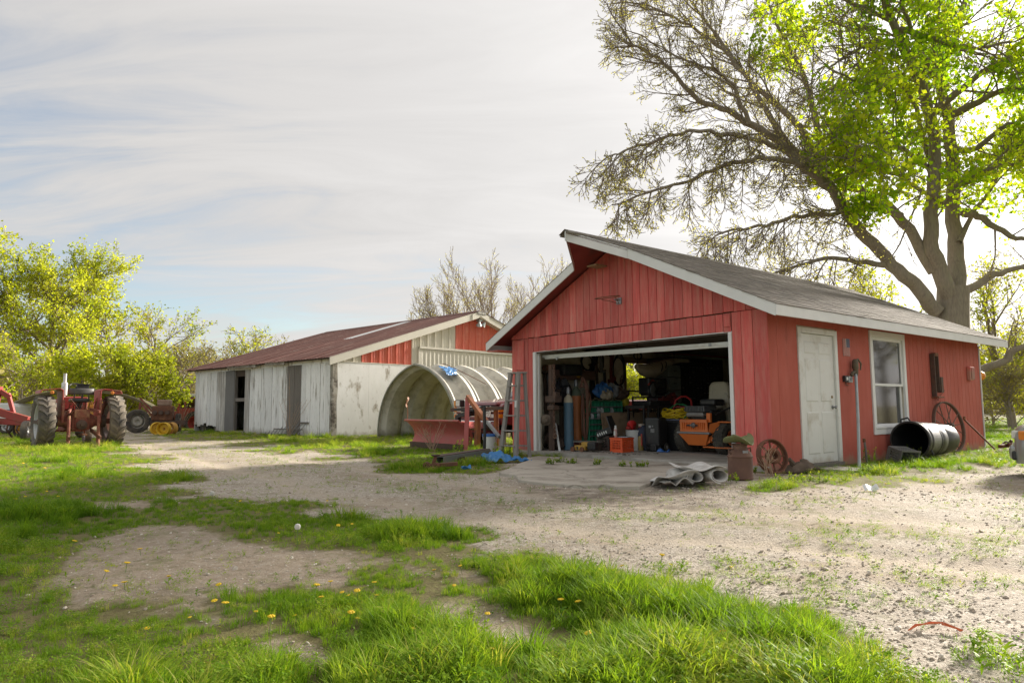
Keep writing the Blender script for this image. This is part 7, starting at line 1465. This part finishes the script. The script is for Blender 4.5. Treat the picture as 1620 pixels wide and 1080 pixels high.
    mb=MB(); mb.lathe([(0,0),(.034,0),(.034,.17)],16,cap=False); mb.build('can',mat('red_label',(.5,.09,.06),(.6,.5,.45),scale=9,rough=.35),t,smooth=True); mb=MB(); mb.lathe([(.034,.17),(.022,.195),(.022,.2),(.02,.24),(0,.245)],16); mb.build('cap',WPLAST,t,smooth=True)
    mb=MB(); mb.box(-.02,.02,-.036,-.03,.04,.13); mb.build('label_patch',WPLAST,t)
    t=T('paper_stack','pale blue papers lying on the orange crate','papers',2.31,1.03,FZ+.296,.2); box(t,'paper',mat('pale_blue_paper',(.42,.55,.62)),-.12,.12,-.1,.1,0,.012,bevel=.002)
    yb_=1.62; xb_=ixx(1003,yb_); t=bucket('bucket','white bucket with red funnel on it inside the garage',gl(xb_,yb_,FZ),.175,.42); mb=MB(); mb.at((0,0,0)); mb.lathe([(.165,.1),(.166,.36)],20,cap=False,a0=-.9,a1=-.2); mb.build('bucket_label',mat('tan_label',(.45,.33,.15),(.3,.2,.1),scale=9),t)
    t=T('red_funnel','red plastic funnel lying on the white bucket','funnel',xb_-.03,yb_-.02,FZ+.44); mb=MB(); mb.at((0,0,.06),ry=1.1,rz=2.4); mb.lathe([(.095,.08),(.1,.08),(.03,-.02),(.02,-.12),(.016,-.12),(.026,-.02),(.095,.08)],20,cap=False); mb.build('cone',mat('red_funnel_plastic',(.62,.03,.03),rough=.35),t,smooth=True); box(t,'rag',mat('red_rag',(.45,.05,.04)),-.08,.02,-.12,.1,-.01,.06,bevel=.02)
    t=T('coffee_can','dark red and white tin beside the funnel on the bucket','tin',xb_+.13,yb_+.10,FZ+.38); mb=MB(); mb.lathe([(0,0),(.065,0),(.065,.16),(.068,.165),(0,.165)],20,cap=False); mb.build('tin',mat('tin_label',(.09,.06,.06),(.45,.06,.05),scale=12,rough=.4),t,smooth=True); mb=MB(); mb.lathe([(.066,.12),(.07,.12),(.07,.17),(.0,.172)],20,cap=False); mb.build('lid',mat('beige_lid',(.5,.42,.34)),t)
    t=T('oil_jug','small yellow labelled jar in front of the white bucket','jar',xb_+.20,yb_-.02,FZ); mb=MB(); mb.lathe([(0,0),(.055,0),(.055,.27),(.04,.3),(0,.3)],16,cap=False); mb.build('jar',mat('jar_label',(.45,.30,.06),(.25,.17,.08),scale=8,rough=.4),t,smooth=True); mb=MB(); mb.cyl(.04,.3,.33,14); mb.build('cap',BLACKP,t)
    # black open case on the brown crate
    t=T('black_case','open black tool case with raised lid on the dark crate','case',ixx(963,1.10),1.10,FZ+.315,.3); t.scale=(.85,.85,.8); mb=MB(); mb.at((0,0,.0),ry=-.35); mb.box(-.22,.2,-.18,.18,.0,.18); mb.build('body',BLACKP,t,bevel=.02); mb=MB(); mb.add([(.12,-.18,.2),(.12,.18,.2),(-.02,.18,.52),(-.02,-.10,.50),(.14,-.18,.2),(.14,.18,.2),(.0,.18,.52),(.0,-.10,.50)],[(0,1,2,3),(7,6,5,4),(0,4,5,1),(1,5,6,2),(2,6,7,3),(3,7,4,0)]); mb.build('lid',BLACKP,t)
    mb=MB(); mb.at((0,0,.0),ry=-.35)
    for i in range(5): mb.box(-.20+i*.06,-.17+i*.06,-.184,-.181,.05,.12)
    mb.build('label_marks',WPLAST,t,kind='stuff')
    # welder cart
    yw=1.62; xw=ixx(1035.5,yw); t=T('welder','black upright welding machine with thin wire handle','welder',xw,yw,FZ,.18); t.scale=(.66,.75,.80); box(t,'case',BLACKP,-.24,.26,-.16,.30,.12,.86,bevel=.05); box(t,'front_panel',BLACKM,-.14,.24,-.175,-.161,.2,.8,bevel=.01); box(t,'label',mat('grey_label',(.3,.3,.3),(.1,.1,.1),scale=30),-.02,.12,-.182,-.176,.48,.58,bevel=0); box(t,'label',mat('grey_label',(.3,.3,.3)),.03,.08,-.182,-.176,.62,.66,bevel=0); box(t,'dial',STEEL,-.08,.0,-.185,-.176,.60,.66,bevel=.01); box(t,'front_foot',BLACKM,-.06,.16,-.18,-.1,.0,.2,bevel=.03); box(t,'skid',BLACKP,-.25,.27,-.1,.3,.05,.12,bevel=.02)
    for s in (-1,1): w=wheel(t,-.26 if s<0 else .28,.2,.10,.10,.05,.05,s,name='wheel')
    mb=MB(); mb.tube([(-.26,.1,.8),(-.26,.1,1.18),(.08,.12,1.20),(.08,.12,.85)],.009,6); mb.build('handle',BLACKM,t); mb=MB(); mb.tube([(-.26,0,.75),(-.34,-.1,.4),(-.25,-.2,.1),(-.1,-.25,.02),(.1,-.3,.02)],.014,6); mb.build('cable',BLACKP,t,smooth=True)
    t=T('tool_bag','dark blue canvas tool bag slumped between bucket and welder','bag',ixx(1018,1.7),1.70,FZ,.2); mb=MB(); mb.sheet(lambda u,v:(.17*math.sin(PI*v)**.6*math.cos(2*PI*u)*(1+.2*mnoise.noise(Vector((u*6,v*5,1)))),.14*math.sin(PI*v)**.6*math.sin(2*PI*u)*(1+.2*mnoise.noise(Vector((u*5,v*6,4)))),.25+.25*math.cos(PI*v)+.03*math.sin(u*18)),20,12); mb.build('bag',mat('dark_blue_canvas',(.05,.06,.10),(.035,.04,.065),rough=.85,bump=.3),t,smooth=True); box(t,'strap',mat('red_strap',(.5,.08,.05)),.02,.05,-.15,-.13,.1,.35,bevel=.005)
    # bin with yellow cord
    yb_=2.25; xq=ixx(1068,yb_); t=T('black_bin','black bin under the coiled yellow cord','bin',xq,yb_,FZ,.1); mb=MB(); mb.hexa([(-.2,-.2,0),(.2,-.2,0),(.2,.2,0),(-.2,.2,0),(-.26,-.24,.62),(.26,-.24,.62),(.26,.24,.62),(-.26,.24,.62)]); mb.build('body',BLACKP,t,bevel=.03); box(t,'lid',mat('blue_grey_lid',(.16,.18,.25)),-.28,.28,-.26,.26,.62,.65,bevel=.01)
    YC=mat('yellow_cord',(.80,.58,.02),(.68,.45,.02),rough=.45); t=T('extension_cord','tangled bright yellow extension cord heaped on the black bin','cord',xq,yb_,FZ+.67); 
    for k in range(8):
        mb=MB(); a0=R.uniform(0,6); rx,ry=R.uniform(.2,.34),R.uniform(.12,.22); mb.tube([(rx*math.cos(a)+R.uniform(-.02,.02),ry*math.sin(a),.012+.022*k*.9+.05*math.sin(a*2+a0)) for a in np.linspace(a0,a0+2*PI*.93,22)],.013,6); mb.build('loop',YC,t,smooth=True)
    GC_=mat('green_cord',(.03,.22,.08),rough=.5); mb=MB(); mb.tube([(.2,0,.3),(.3,.05,.25),(.36,0,.1),(.33,-.1,.0)],.013,6); mb.tube([(-.2,.1,.2),(0,.1,.3),(.25,.08,.26)],.013,6); mb.build('green_loop',GC_,t,smooth=True)
    # red hand truck
    yh=2.9; xh=ixx(1081,yh); t=T('hand_truck','bright red hand truck leaning behind the orange mower','hand truck',xh,yh,FZ,.25); RD=mat('hand_truck_red',(.55,.035,.035),rough=.35); z1=zat(1081,627,xh,yh)-FZ
    mb=MB(); mb.tube([(-.22,0,.05),(-.22,.02,z1*.75),(-.18,.05,z1*.93),(-.05,.06,z1),(.07,.06,z1),(.18,.05,z1*.93),(.22,.02,z1*.75),(.22,0,.05)],.022,8); mb.build('frame',RD,t,smooth=True)
    for z in (.3,.6,.9): mb=MB(); mb.bar((-.22,0,z),(.22,0,z),.04,.02); mb.build('cross_bar',RD,t)
    mb=MB(); mb.bar((-.1,.01,.3),(.05,.05,z1*.75),.03); mb.build('strut',STEEL,t); box(t,'toe_plate',RD,-.24,.24,-.2,.0,.0,.015)
    for s in (-1,1): wheel(t,s*.28,.1,.13,.13,.07,.07,s,name='wheel')
    mb=MB(); mb.bar((.28,.1,.05),(.28,.1,.9),.04,.03); mb.build('green_post',GN,t)
    # saw on its stand, black heater box, red jack, white panel
    xs=1.75; ys=iy(1030,xs); t=T('mitre_saw','black mitre saw on a bench stand beside the window','mitre saw',xs,ys,FZ); zb=zat(1030,638,xs,ys)-FZ; box(t,'bench',BLACKM,-.25,.3,-.55,.55,zb-.12,zb-.04); 
    for x in (-.2,.25):
        for y in (-.5,.5): mb=MB(); mb.bar((x,y,0),(x,y,zb-.12),.04); mb.build('bench_leg',BLACKM,t)
    box(t,'saw_base',BLACKP,-.2,.3,-.35,.35,zb-.04,zb+.06,bevel=.02); mb=MB(); mb.at((.12,-.02,zb+.30),ry=PI/2,rz=.25); mb.lathe([(0,-.004),(.15,-.004),(.15,.004),(0,.004)],28); mb.build('saw_blade',STEEL,t,smooth=True); mb=MB(); mb.at((.1,-.02,zb+.32),ry=PI/2,rz=.25); mb.lathe([(.05,-.05),(.17,-.05),(.18,.0),(.17,.05),(.05,.05)],20,a0=.3,a1=3.4); mb.build('blade_guard',BLACKP,t,smooth=True); mb=MB(); mb.at((.0,.1,zb+.33),rx=.3); mb.box(-.15,.1,-.02,.3,-.06,.08); mb.build('saw_motor',BLACKP,t,bevel=.03); mb=MB(); mb.tube([(.05,-.1,zb+.42),(.0,.1,zb+.52),(-.02,.25,zb+.45)],.02,7); mb.build('saw_handle',mat('red_handle',(.45,.05,.03)),t,smooth=True)
    t2=T('black_heater','black box heater with pale front knobs above the mitre saw','heater',xs-.25,iy(1034,xs-.25),zat(1030,623,xs-.25,ys)); t2.scale=(.8,.72,.72); hh=.52; box(t2,'case',BLACKP,-.2,.2,-.42,.46,0,hh,bevel=.04); box(t2,'front_panel',mat('dark_panel',(.05,.05,.05),(.16,.15,.14),scale=14),.201,.21,-.38,.1,.12,hh-.06)
    for k in range(3): mb=MB(); mb.at((.21,-.3+k*.13,hh-.16),ry=PI/2); mb.cyl(.03,0,.02,12); mb.build('knob',STEEL,t2)
    mb=MB(); mb.box(-.16,.16,-.36,.4,-.05,0); mb.build('feet',BLACKP,t2)
    t3=T('shelf_rack','dark steel rack carrying the heater beside the window','rack',xs-.25,iy(1034,xs-.25),FZ); zz=t2.location.z-FZ-.055; box(t3,'shelf_board',BLACKM,-.24,.24,-.45,.5,zz-.03,zz)
    for x in (-.22,.22):
        for y in (-.43,.48): mb=MB(); mb.bar((x,y,0),(x,y,zz-.03),.03); mb.build('rack_post',BLACKM,t3)
    xr=1.7; yr=iy(1062,xr); t=T('red_jack','dark red engine hoist arm hanging by the white panel','hoist',xr,yr,FZ); RJ=mat('dark_red_hoist',(.22,.035,.03),(.15,.028,.025),rough=.6); zz=zat(1062,630,xr,yr)-FZ
    for a,b,w in (((0,-.35,zz),(0,.1,zz-.12),.14),((0,.05,zz+.12),(0,.25,zz-.25),.13),((0,-.4,zz-.08),(0,.0,zz+.06),.1)): mb=MB(); mb.bar(a,b,w,w*.8); mb.build('arm',RJ,t,bevel=.015)
    mb=MB(); mb.bar((0,.12,0),(0,.12,zz),.09); mb.build('post',RJ,t); box(t,'base',RJ,-.3,.3,-.2,.4,0,.08)
    for s in (-1,1): wheel(t,s*.28,.35,.06,.06,.05,.03,s,name='wheel')
    xp=1.15; t=T('wallboard_sheet','pale stained panel leaning behind the dark red hoist','panel',xp,iy(1054,xp),FZ); z1=zat(1065,617,xp,iy(1060,xp))-FZ; box(t,'sheet',mat('stained_white',(.55,.52,.45),(.4,.36,.3),scale=4),0,.02,0,iy(1076,xp)-iy(1054,xp),0,z1,bevel=0); box(t,'edge_strip',OLDWOOD,.021,.035,0,.05,0,z1,bevel=0)
    # beige canvas chute under the ceiling
    xk=1.3; ya_,yb2=iy(1009,xk),iy(1092,xk); t=T('canvas_chute','beige canvas tube slung below the ceiling right of the window','canvas tube',xk,ya_,0)
    def pz(px,py): return zat(px,py,xk,iy(px,xk))
    path=[(1009,579),(1020,585),(1032,588),(1045,582),(1056,575),(1068,571),(1080,570),(1092,571)]; rad=[.06,.14,.18,.15,.10,.07,.05,.045]; mb=MB(); pts=[(0,iy(a,xk)-ya_,pz(a,b)) for a,b in path]; mb.tube(pts,rad,14); mb.build('tube',mat('beige_canvas',(.47,.41,.32),(.38,.33,.255),scale=4,rough=.9,bump=.3,c3=(.25,.21,.17),s3=3,t3=.62),t,smooth=True)
    for a,b,r in ((1042,583,.165),(1050,579,.135)): mb=MB(); y=iy(a,xk)-ya_; mb.at((0,y,pz(a,b)),rx=PI/2-.4); mb.lathe([(r,-.02),(r+.012,0),(r,.02)],18,cap=False); mb.build('strap',BLACKP,t,smooth=True)
    mb=MB(); mb.tube([(0,iy(1070,xk)-ya_,pz(1070,570)),(0,iy(1070,xk)-ya_,2.4)],.008,5); mb.tube([(0,.05,pz(1010,578)),(0,.05,2.4)],.008,5); mb.build('rope',BLACKP,t)
    # drawer rack at the back right with grey boxes
    xd=1.0; y1,y2=iy(1068,xd),iy(1150,xd); y2=min(y2,8.4); t=T('drawer_rack','tall black rack of small parts drawers in the dark back corner','drawer rack',.14,y1,FZ); L=y2-y1; z0,z1=.9,2.15; box(t,'carcass',BLACKM,0,.8,0,L,z0,z1)
    nr,nc=9,14
    for i in range(nr):
        for j in range(nc):
            ya2=.03+(L-.06)*j/nc; zz=z0+.03+(z1-z0-.06)*i/nr; dr=box(t,'drawer',BLACKP,.8,.83,ya2+.01,ya2+(L-.06)/nc-.01,zz+.01,zz+(z1-z0-.06)/nr-.01,bevel=0)
            mb=MB(); c=ya2+(L-.06)/nc/2; mb.box(.83,.842,c-.04,c+.04,zz+.05,zz+.065); mb.build('drawer_pull',STEEL if R.random()<.3 else BLACKM,dr)
    for y in (.05,L-.1):
        for x in (.05,.72): mb=MB(); mb.bar((x,y,0),(x,y,z0),.06); mb.build('rack_leg',BLACKM,t)
    xg=1.25; yg=iy(1060,xg)
    for i in range(3): t=T('grey_box','blue grey steel box beside the drawer rack, %s'%('lowest of the stack','middle of the stack','topmost of the stack')[i],'box',xg,yg,1.06+i*.30,0,'grey boxes stacked by the drawer rack'); box(t,'body',mat('blue_grey_steel',(.19,.22,.215),(.15,.175,.17),rough=.5,c3=(.25,.24,.22)),-.2,.2,-.22,.22,0,.285,bevel=.012); box(t,'handle',BLACKM,.201,.215,-.06,.06,.14,.16)
    t=T('box_stand','dark bench under the stacked grey boxes','bench',xg,yg,FZ); box(t,'top',DARKWD,-.3,.3,-.3,.3,.95,1.005)
    for x in (-.25,.25):
        for y in (-.25,.25): mb=MB(); mb.bar((x,y,0),(x,y,.95),.06); mb.build('leg',DARKWD,t)
    # ---- left front: bench, hoist post and chain, drill press, hangings
    t=T('work_bench','dark rough workbench along the left garage wall','workbench',.13,.75,FZ); box(t,'top',DARKWD,0,.62,0,2.6,.86,.93)
    for y in (.05,1.3,2.5):
        for x in (.05,.55): mb=MB(); mb.bar((x,y,0),(x,y,.86),.09); mb.build('leg',DARKWD,t)
    box(t,'lower_shelf',DARKWD,.02,.6,.1,2.55,.25,.28); mb=MB(); mb.bar((.58,.5,.2),(.58,1.3,.84),.08,.03); mb.build('brace',OLDWOOD,t)
    xq,yq=.95,iy(873,.95); t=T('chain_hoist_post','rusty iron post with clamp jaws and a heavy hanging chain','hoist post',xq,yq,FZ); z1=zat(874,577,xq,yq)-FZ; mb=MB(); mb.bar((-.02,0,0),(0,0,z1),.10,.07); mb.bar((.05,.0,0),(.06,0,z1*.95),.04,.04); mb.build('post',IR,t,bevel=.008)
    zz=zat(880,632,xq,yq)-FZ; mb=MB(); mb.box(-.1,.22,-.1,.1,zz-.06,zz+.08); mb.box(.1,.2,-.06,.08,zz+.05,zz+.16); mb.box(-.05,.16,-.09,.09,zz-.22,zz-.12); mb.build('clamp',IR,t,bevel=.015); zz=zat(866,664,xq,yq)-FZ; mb=MB(); mb.at((-.12,-.05,zz),ry=PI/2,rz=-.8); mb.lathe([(.03,-.14),(.09,-.13),(.11,-.05),(.09,0),(.12,.03),(.12,.07),(.06,.1),(.05,.2),(0,.2)],16); mb.build('winch_drum',mat('grey_brown_iron',(.2,.155,.115),(.12,.09,.07),scale=8,rough=.8,bump=.3),t,smooth=True)
    CH=mat('chain_rust',(.24,.14,.095),(.15,.085,.06),rough=.8)
    zc_=z1-.03
    for k in range(26):
        mb=MB(); z=zc_-k*.058
        if z<.2: break
        mb.at((.12+.012*math.sin(k*.3),-.03,z),rz=(PI/2 if k%2 else 0)+.5); mb.tube([(.022*math.cos(a),0,.038*math.sin(a)) for a in np.linspace(0,2*PI,10,endpoint=False)],.0085,5,closed=True); mb.build('chain_link',CH,t,smooth=True)
    mb=MB(); mb.at((.13,-.03,max(z,.2)-.02),rz=.5); mb.tube([(.035*math.cos(a),0,.045*math.sin(a)) for a in np.linspace(0,2*PI,14,endpoint=False)],.014,6,closed=True); mb.build('hook_ring',CH,t,smooth=True)
    xd_=.45; yd=iy(897,xd_); t=T('drill_press','dark old drill press head over the bench behind the cylinders','drill press',xd_,yd,FZ+.9); mb=MB(); mb.lathe([(.16,0),(.16,.03),(.06,.06),(.045,.1),(.045,.9)],14); mb.build('column',IR,t,smooth=True); box(t,'head',BLACKM,-.15,.2,-.25,.35,.72,.98,bevel=.05); mb=MB(); mb.at((.0,-.2,.4)); mb.lathe([(0,0),(.16,0),(.2,.04),(.03,.06),(.03,.34)],16); mb.build('spindle',IR,t,smooth=True); box(t,'table',IR,-.15,.18,-.4,.2,.36,.40,bevel=.01)
    # shelf plank with rusty parts on the wall
    xw_=.42; y1,y2=iy(862,xw_),iy(940,xw_); y1=max(y1,.3); zs=1.72; t=T('wall_shelf','dark plank wall shelf loaded with rusty parts above the bench','shelf',.13,y1,zs); box(t,'plank',DARKWD,0,.34,0,y2-y1,0,.05); box(t,'plank_front',mat('reddish_plank',(.13,.07,.05),(.09,.05,.04),stretch=(4,1,4)),.341,.37,.2,y2-y1,-.14,.08)
    L=y2-y1
    for k in range(9):
        y=.15+(L-.3)*k/9; o=T('rusty_part','rusty machine part on the dark wall shelf, place %s from the door'%('first','second','third','fourth','fifth','sixth','seventh','eighth','ninth')[k],'machine part',.30,y1+y,zs+.05,R.uniform(0,3),'rusty parts on the wall shelf'); mb=MB(); r=R.uniform(.05,.11); kk=k%3
        if kk==0: mb.at((0,0,r),rx=PI/2); mb.lathe([(r*.4,-.04),(r,-.04),(r,.04),(r*.4,.04),(r*.3,0)],16)
        elif kk==1: mb.box(-r,r,-r*.8,r*.8,0,r*1.3); mb.box(-r*.4,r*.4,-r*.4,r*.4,r*1.3,r*2.1)
        else: mb.tube([(-r,0,.03),(-r*.5,0,r*1.8),(r*.6,.0,r*1.5),(r,0,.03)],.03,7)
        mb.build('casting',IR if k%2 else RUST,o,bevel=.01)
        mb=MB(); mb.at((0,0,r*.5)); mb.cyl(.025,-.0,r*1.2,8); mb.build('stud',IR,o)
    # hangings on the left wall
    def wy(px): return iy(px,.14)
    def wz(px,py): return zat(px,py,.14,wy(px))
    def coil(name,label,cat,px,py,rx,rz,m,n=4,th=.014):
        y=wy(px); t=T(name,label,cat,.15,y,wz(px,py))
        for k in range(n): mb=MB(); q=R.uniform(.8,1.1); mb.tube([(.02+.015*k,rx*q*math.cos(a)+R.uniform(-.008,.008),rz*q*math.sin(a)-(1-q)*rz) for a in np.linspace(0,2*PI,24,endpoint=False)],th,6,closed=True); mb.build('loop',m,t,smooth=True)
        mb=MB(); mb.bar((0,0,rz*1.0),(.1,0,rz*1.04),.02); mb.build('hook',IR,t)
    coil('hose_coil','long black hose coil hanging left of the window','hose',978.5,583,.24,.42,BLACKP); coil('cord_coil','black cord coil hanging high over the bench','cord',929,571,.22,.22,BLACKP,5); coil('cord_coil','smaller black cable coil hanging right of the first coil','cord',949,572,.12,.25,BLACKP,3); coil('belt_loop','dark belt loop hung near the ceiling right of the window','belt',1010,562,.16,.12,BLACKP,2); coil('rope_coil','thin brown rope loops hung beside the window frame','rope',985,615,.1,.3,HB,3,.008)
    def hang(name,label,cat,px,py0,py1,m,w=.05,bulge=True):
        y=wy(px); z0,z1=wz(px,py1),wz(px,py0); t=T(name,label,cat,.15,y,z0); H=z1-z0; mb=MB(); mb.bar((.03,0,0),(.03,R.uniform(-.05,.05),H),w,.04); mb.build('bar',m,t,bevel=.006)
        if bulge: mb=MB(); mb.box(.0,.08,-w*1.3,w*1.3,H*.02,H*.16); mb.build('head',m,t,bevel=.01)
        mb=MB(); mb.bar((0,0,H*.96),(.06,0,H*.97),.03); mb.build('hook',IR,t)
    hang('long_pliers','dark red bolt cutter hung on the wall beside the hose coil','bolt cutter',966,561,607,mat('dark_red_tool',(.2,.04,.035)),.06); hang('long_pliers','second dark red long handled tool left of the bolt cutter','tool',970,562,603,MATS['dark_red_tool'],.045); hang('iron_bar','long black iron clamp bar on the wall behind the cylinders','clamp',938,563,628,BLACKM,.07); hang('iron_bar','dark pipe clamp leaning on the wall right of the cylinders','clamp',945,572,625,IR,.05); hang('drop_chain','short black chain hung on the wall over the cabinet','chain',957,585,612,BLACKM,.06); hang('saw','hand saw hung by the first cord coil','saw',952,564,590,STEEL,.06); hang('iron_bar','rusty angle iron standing against the wall by the jamb','angle iron',863,585,690,IR,.07,False); hang('iron_bar','thin grey pipe standing by the left jamb','pipe',868,590,700,STEEL,.04,False); hang('iron_bar','black bar hung over the cabinet left end','bar',933,575,632,BLACKM,.05)
    lump('yellow_light','yellow work lamp hung on the shelf front','lamp',mat('yellow_lamp_plastic',(.5,.3,.03),rough=.5),.52,iy(917,.52),1.62,.04,.07,.09,2,.3)
    lump('dark_tarp','black tarp heap on the bench behind the blue cylinder','tarp',mat('black_tarp',(.035,.033,.04),(.02,.02,.024),rough=.6,bump=.4),.5,iy(888,.5),1.0,.2,.32,.26,4,.6)
    lump('rust_heap','rusty scrap heap under the bench near the post','scrap heap',IR,.55,iy(885,.55),FZ,.25,.35,.2,9,.9)
    lump('scrap_heap','brown scrap and belts piled left of the cylinders','scrap heap',mat('brown_scrap',(.12,.08,.06),(.07,.05,.04),scale=14,rough=.9,bump=.8),.8,iy(893,.8)-.15,FZ,.2,.25,.09,6,.9)
    # on the floor by the door
    t=T('iron_plate','rusty drilled iron plate tilted on the floor before the cylinders','iron plate',ixx(893,.62),.62,FZ,.5); mb=MB(); mb.at((0,0,.0),rx=-.9); mb.box(-.16,.16,-.02,.0,.0,.26); mb.build('plate',mat('brown_plate',(.19,.13,.095),(.14,.095,.07),scale=7,rough=.85,bump=.3),t,bevel=.006); mb=MB(); mb.at((0,0,.0),rx=-.9)
    for x in (-.09,.09):
        for z in (.07,.19): mb.box(x-.012,x+.012,-.023,-.0205,z-.012,z+.012)
    mb.build('bolt_hole',BLACKM,t,kind='stuff')
    t=T('white_strip','white board strip leaning inside the left door jamb','board',.97,.30,FZ); mb=MB(); mb.hexa([(.14,0,0),(.19,0,0),(.19,.02,0),(.14,.02,0),(-.10,.1,.58),(-.06,.1,.58),(-.06,.12,.58),(-.10,.12,.58)]); mb.build('strip',WHITE,t)
    t=T('lantern','small orange red lantern on the floor by the rusty post','lantern',ixx(871,.55),.55,FZ); mb=MB(); mb.lathe([(0,0),(.05,0),(.05,.03),(.035,.05)],14); mb.lathe([(.035,.15),(.05,.16),(.03,.2),(0,.2)],14); mb.build('cage',IR,t,smooth=True); mb=MB(); mb.lathe([(.034,.05),(.045,.1),(.034,.15)],14,cap=False); mb.build('glass_globe',mat('orange_glass',(.7,.16,.04),rough=.2),t,smooth=True)
    t=T('wood_block','flat weathered board on red blocks behind the yellow tool','board',ixx(925,.85),.85,FZ,.15); box(t,'board',OLDWOOD,-.42,.42,-.1,.1,.16,.20); box(t,'block',mat('dull_red_block',(.2,.05,.045)),-.4,-.22,-.08,.08,0,.16); box(t,'block',DARKWD,.2,.4,-.08,.08,0,.16)
    t=T('floor_tool','yellow and black roller tool on the floor at the door sill','roller tool',ixx(923,.50),.50,FZ,.25); YT=mat('dirty_yellow',(.50,.30,.04),(.4,.22,.04),rough=.5,c3=(.2,.12,.06),s3=5,t3=.6); box(t,'body',YT,-.18,.08,-.08,.08,.03,.13,bevel=.015); box(t,'upper',YT,-.02,.16,-.07,.07,.10,.20,bevel=.02); box(t,'motor',BLACKP,.12,.32,-.08,.08,.04,.2,bevel=.03)
    for x in (-.2,.02): mb=MB(); mb.at((x,-.09,.05),rx=PI/2); mb.cyl(.05,0,.03,14); mb.build('roller',RUST,t,smooth=True)
    for k in range(2): box(t,'slot',BLACKM,-.12+k*.1,-.08+k*.1,-.084,-.081,.05,.10,bevel=0)
    mb=MB()
    for k in range(70):
        x=R.uniform(.9,3.2); y=R.uniform(.25,1.3); s=R.uniform(.008,.03); mb.at(gl(x,y,FZ),rz=R.uniform(0,3)); mb.box(-s,s,-s*.6,s*.6,0,s*R.uniform(.3,.9))
    o=mb.build('floor_litter',mat('mixed_litter',(.3,.27,.23),(.1,.08,.07),scale=3,rough=.8,rand=.5),kind='stuff')
    t=T('blue_rag','blue plastic scrap on the floor under the welder','scrap',ixx(1049,1.5),1.5,FZ,.3); mb=MB(); mb.sheet(lambda u,v:(-.12+.24*u,-.05+.1*v,.01+.07*math.sin(PI*v)*(.5+.5*math.sin(u*7))),8,5); mb.build('scrap',BLUEP,t,solid=.004)
TURF=mat('turf_tyre',(.075,.068,.055),(.045,.042,.036),scale=20,rough=.9,bump=.5,c3=(.13,.115,.09),s3=4,t3=.56)
inside()
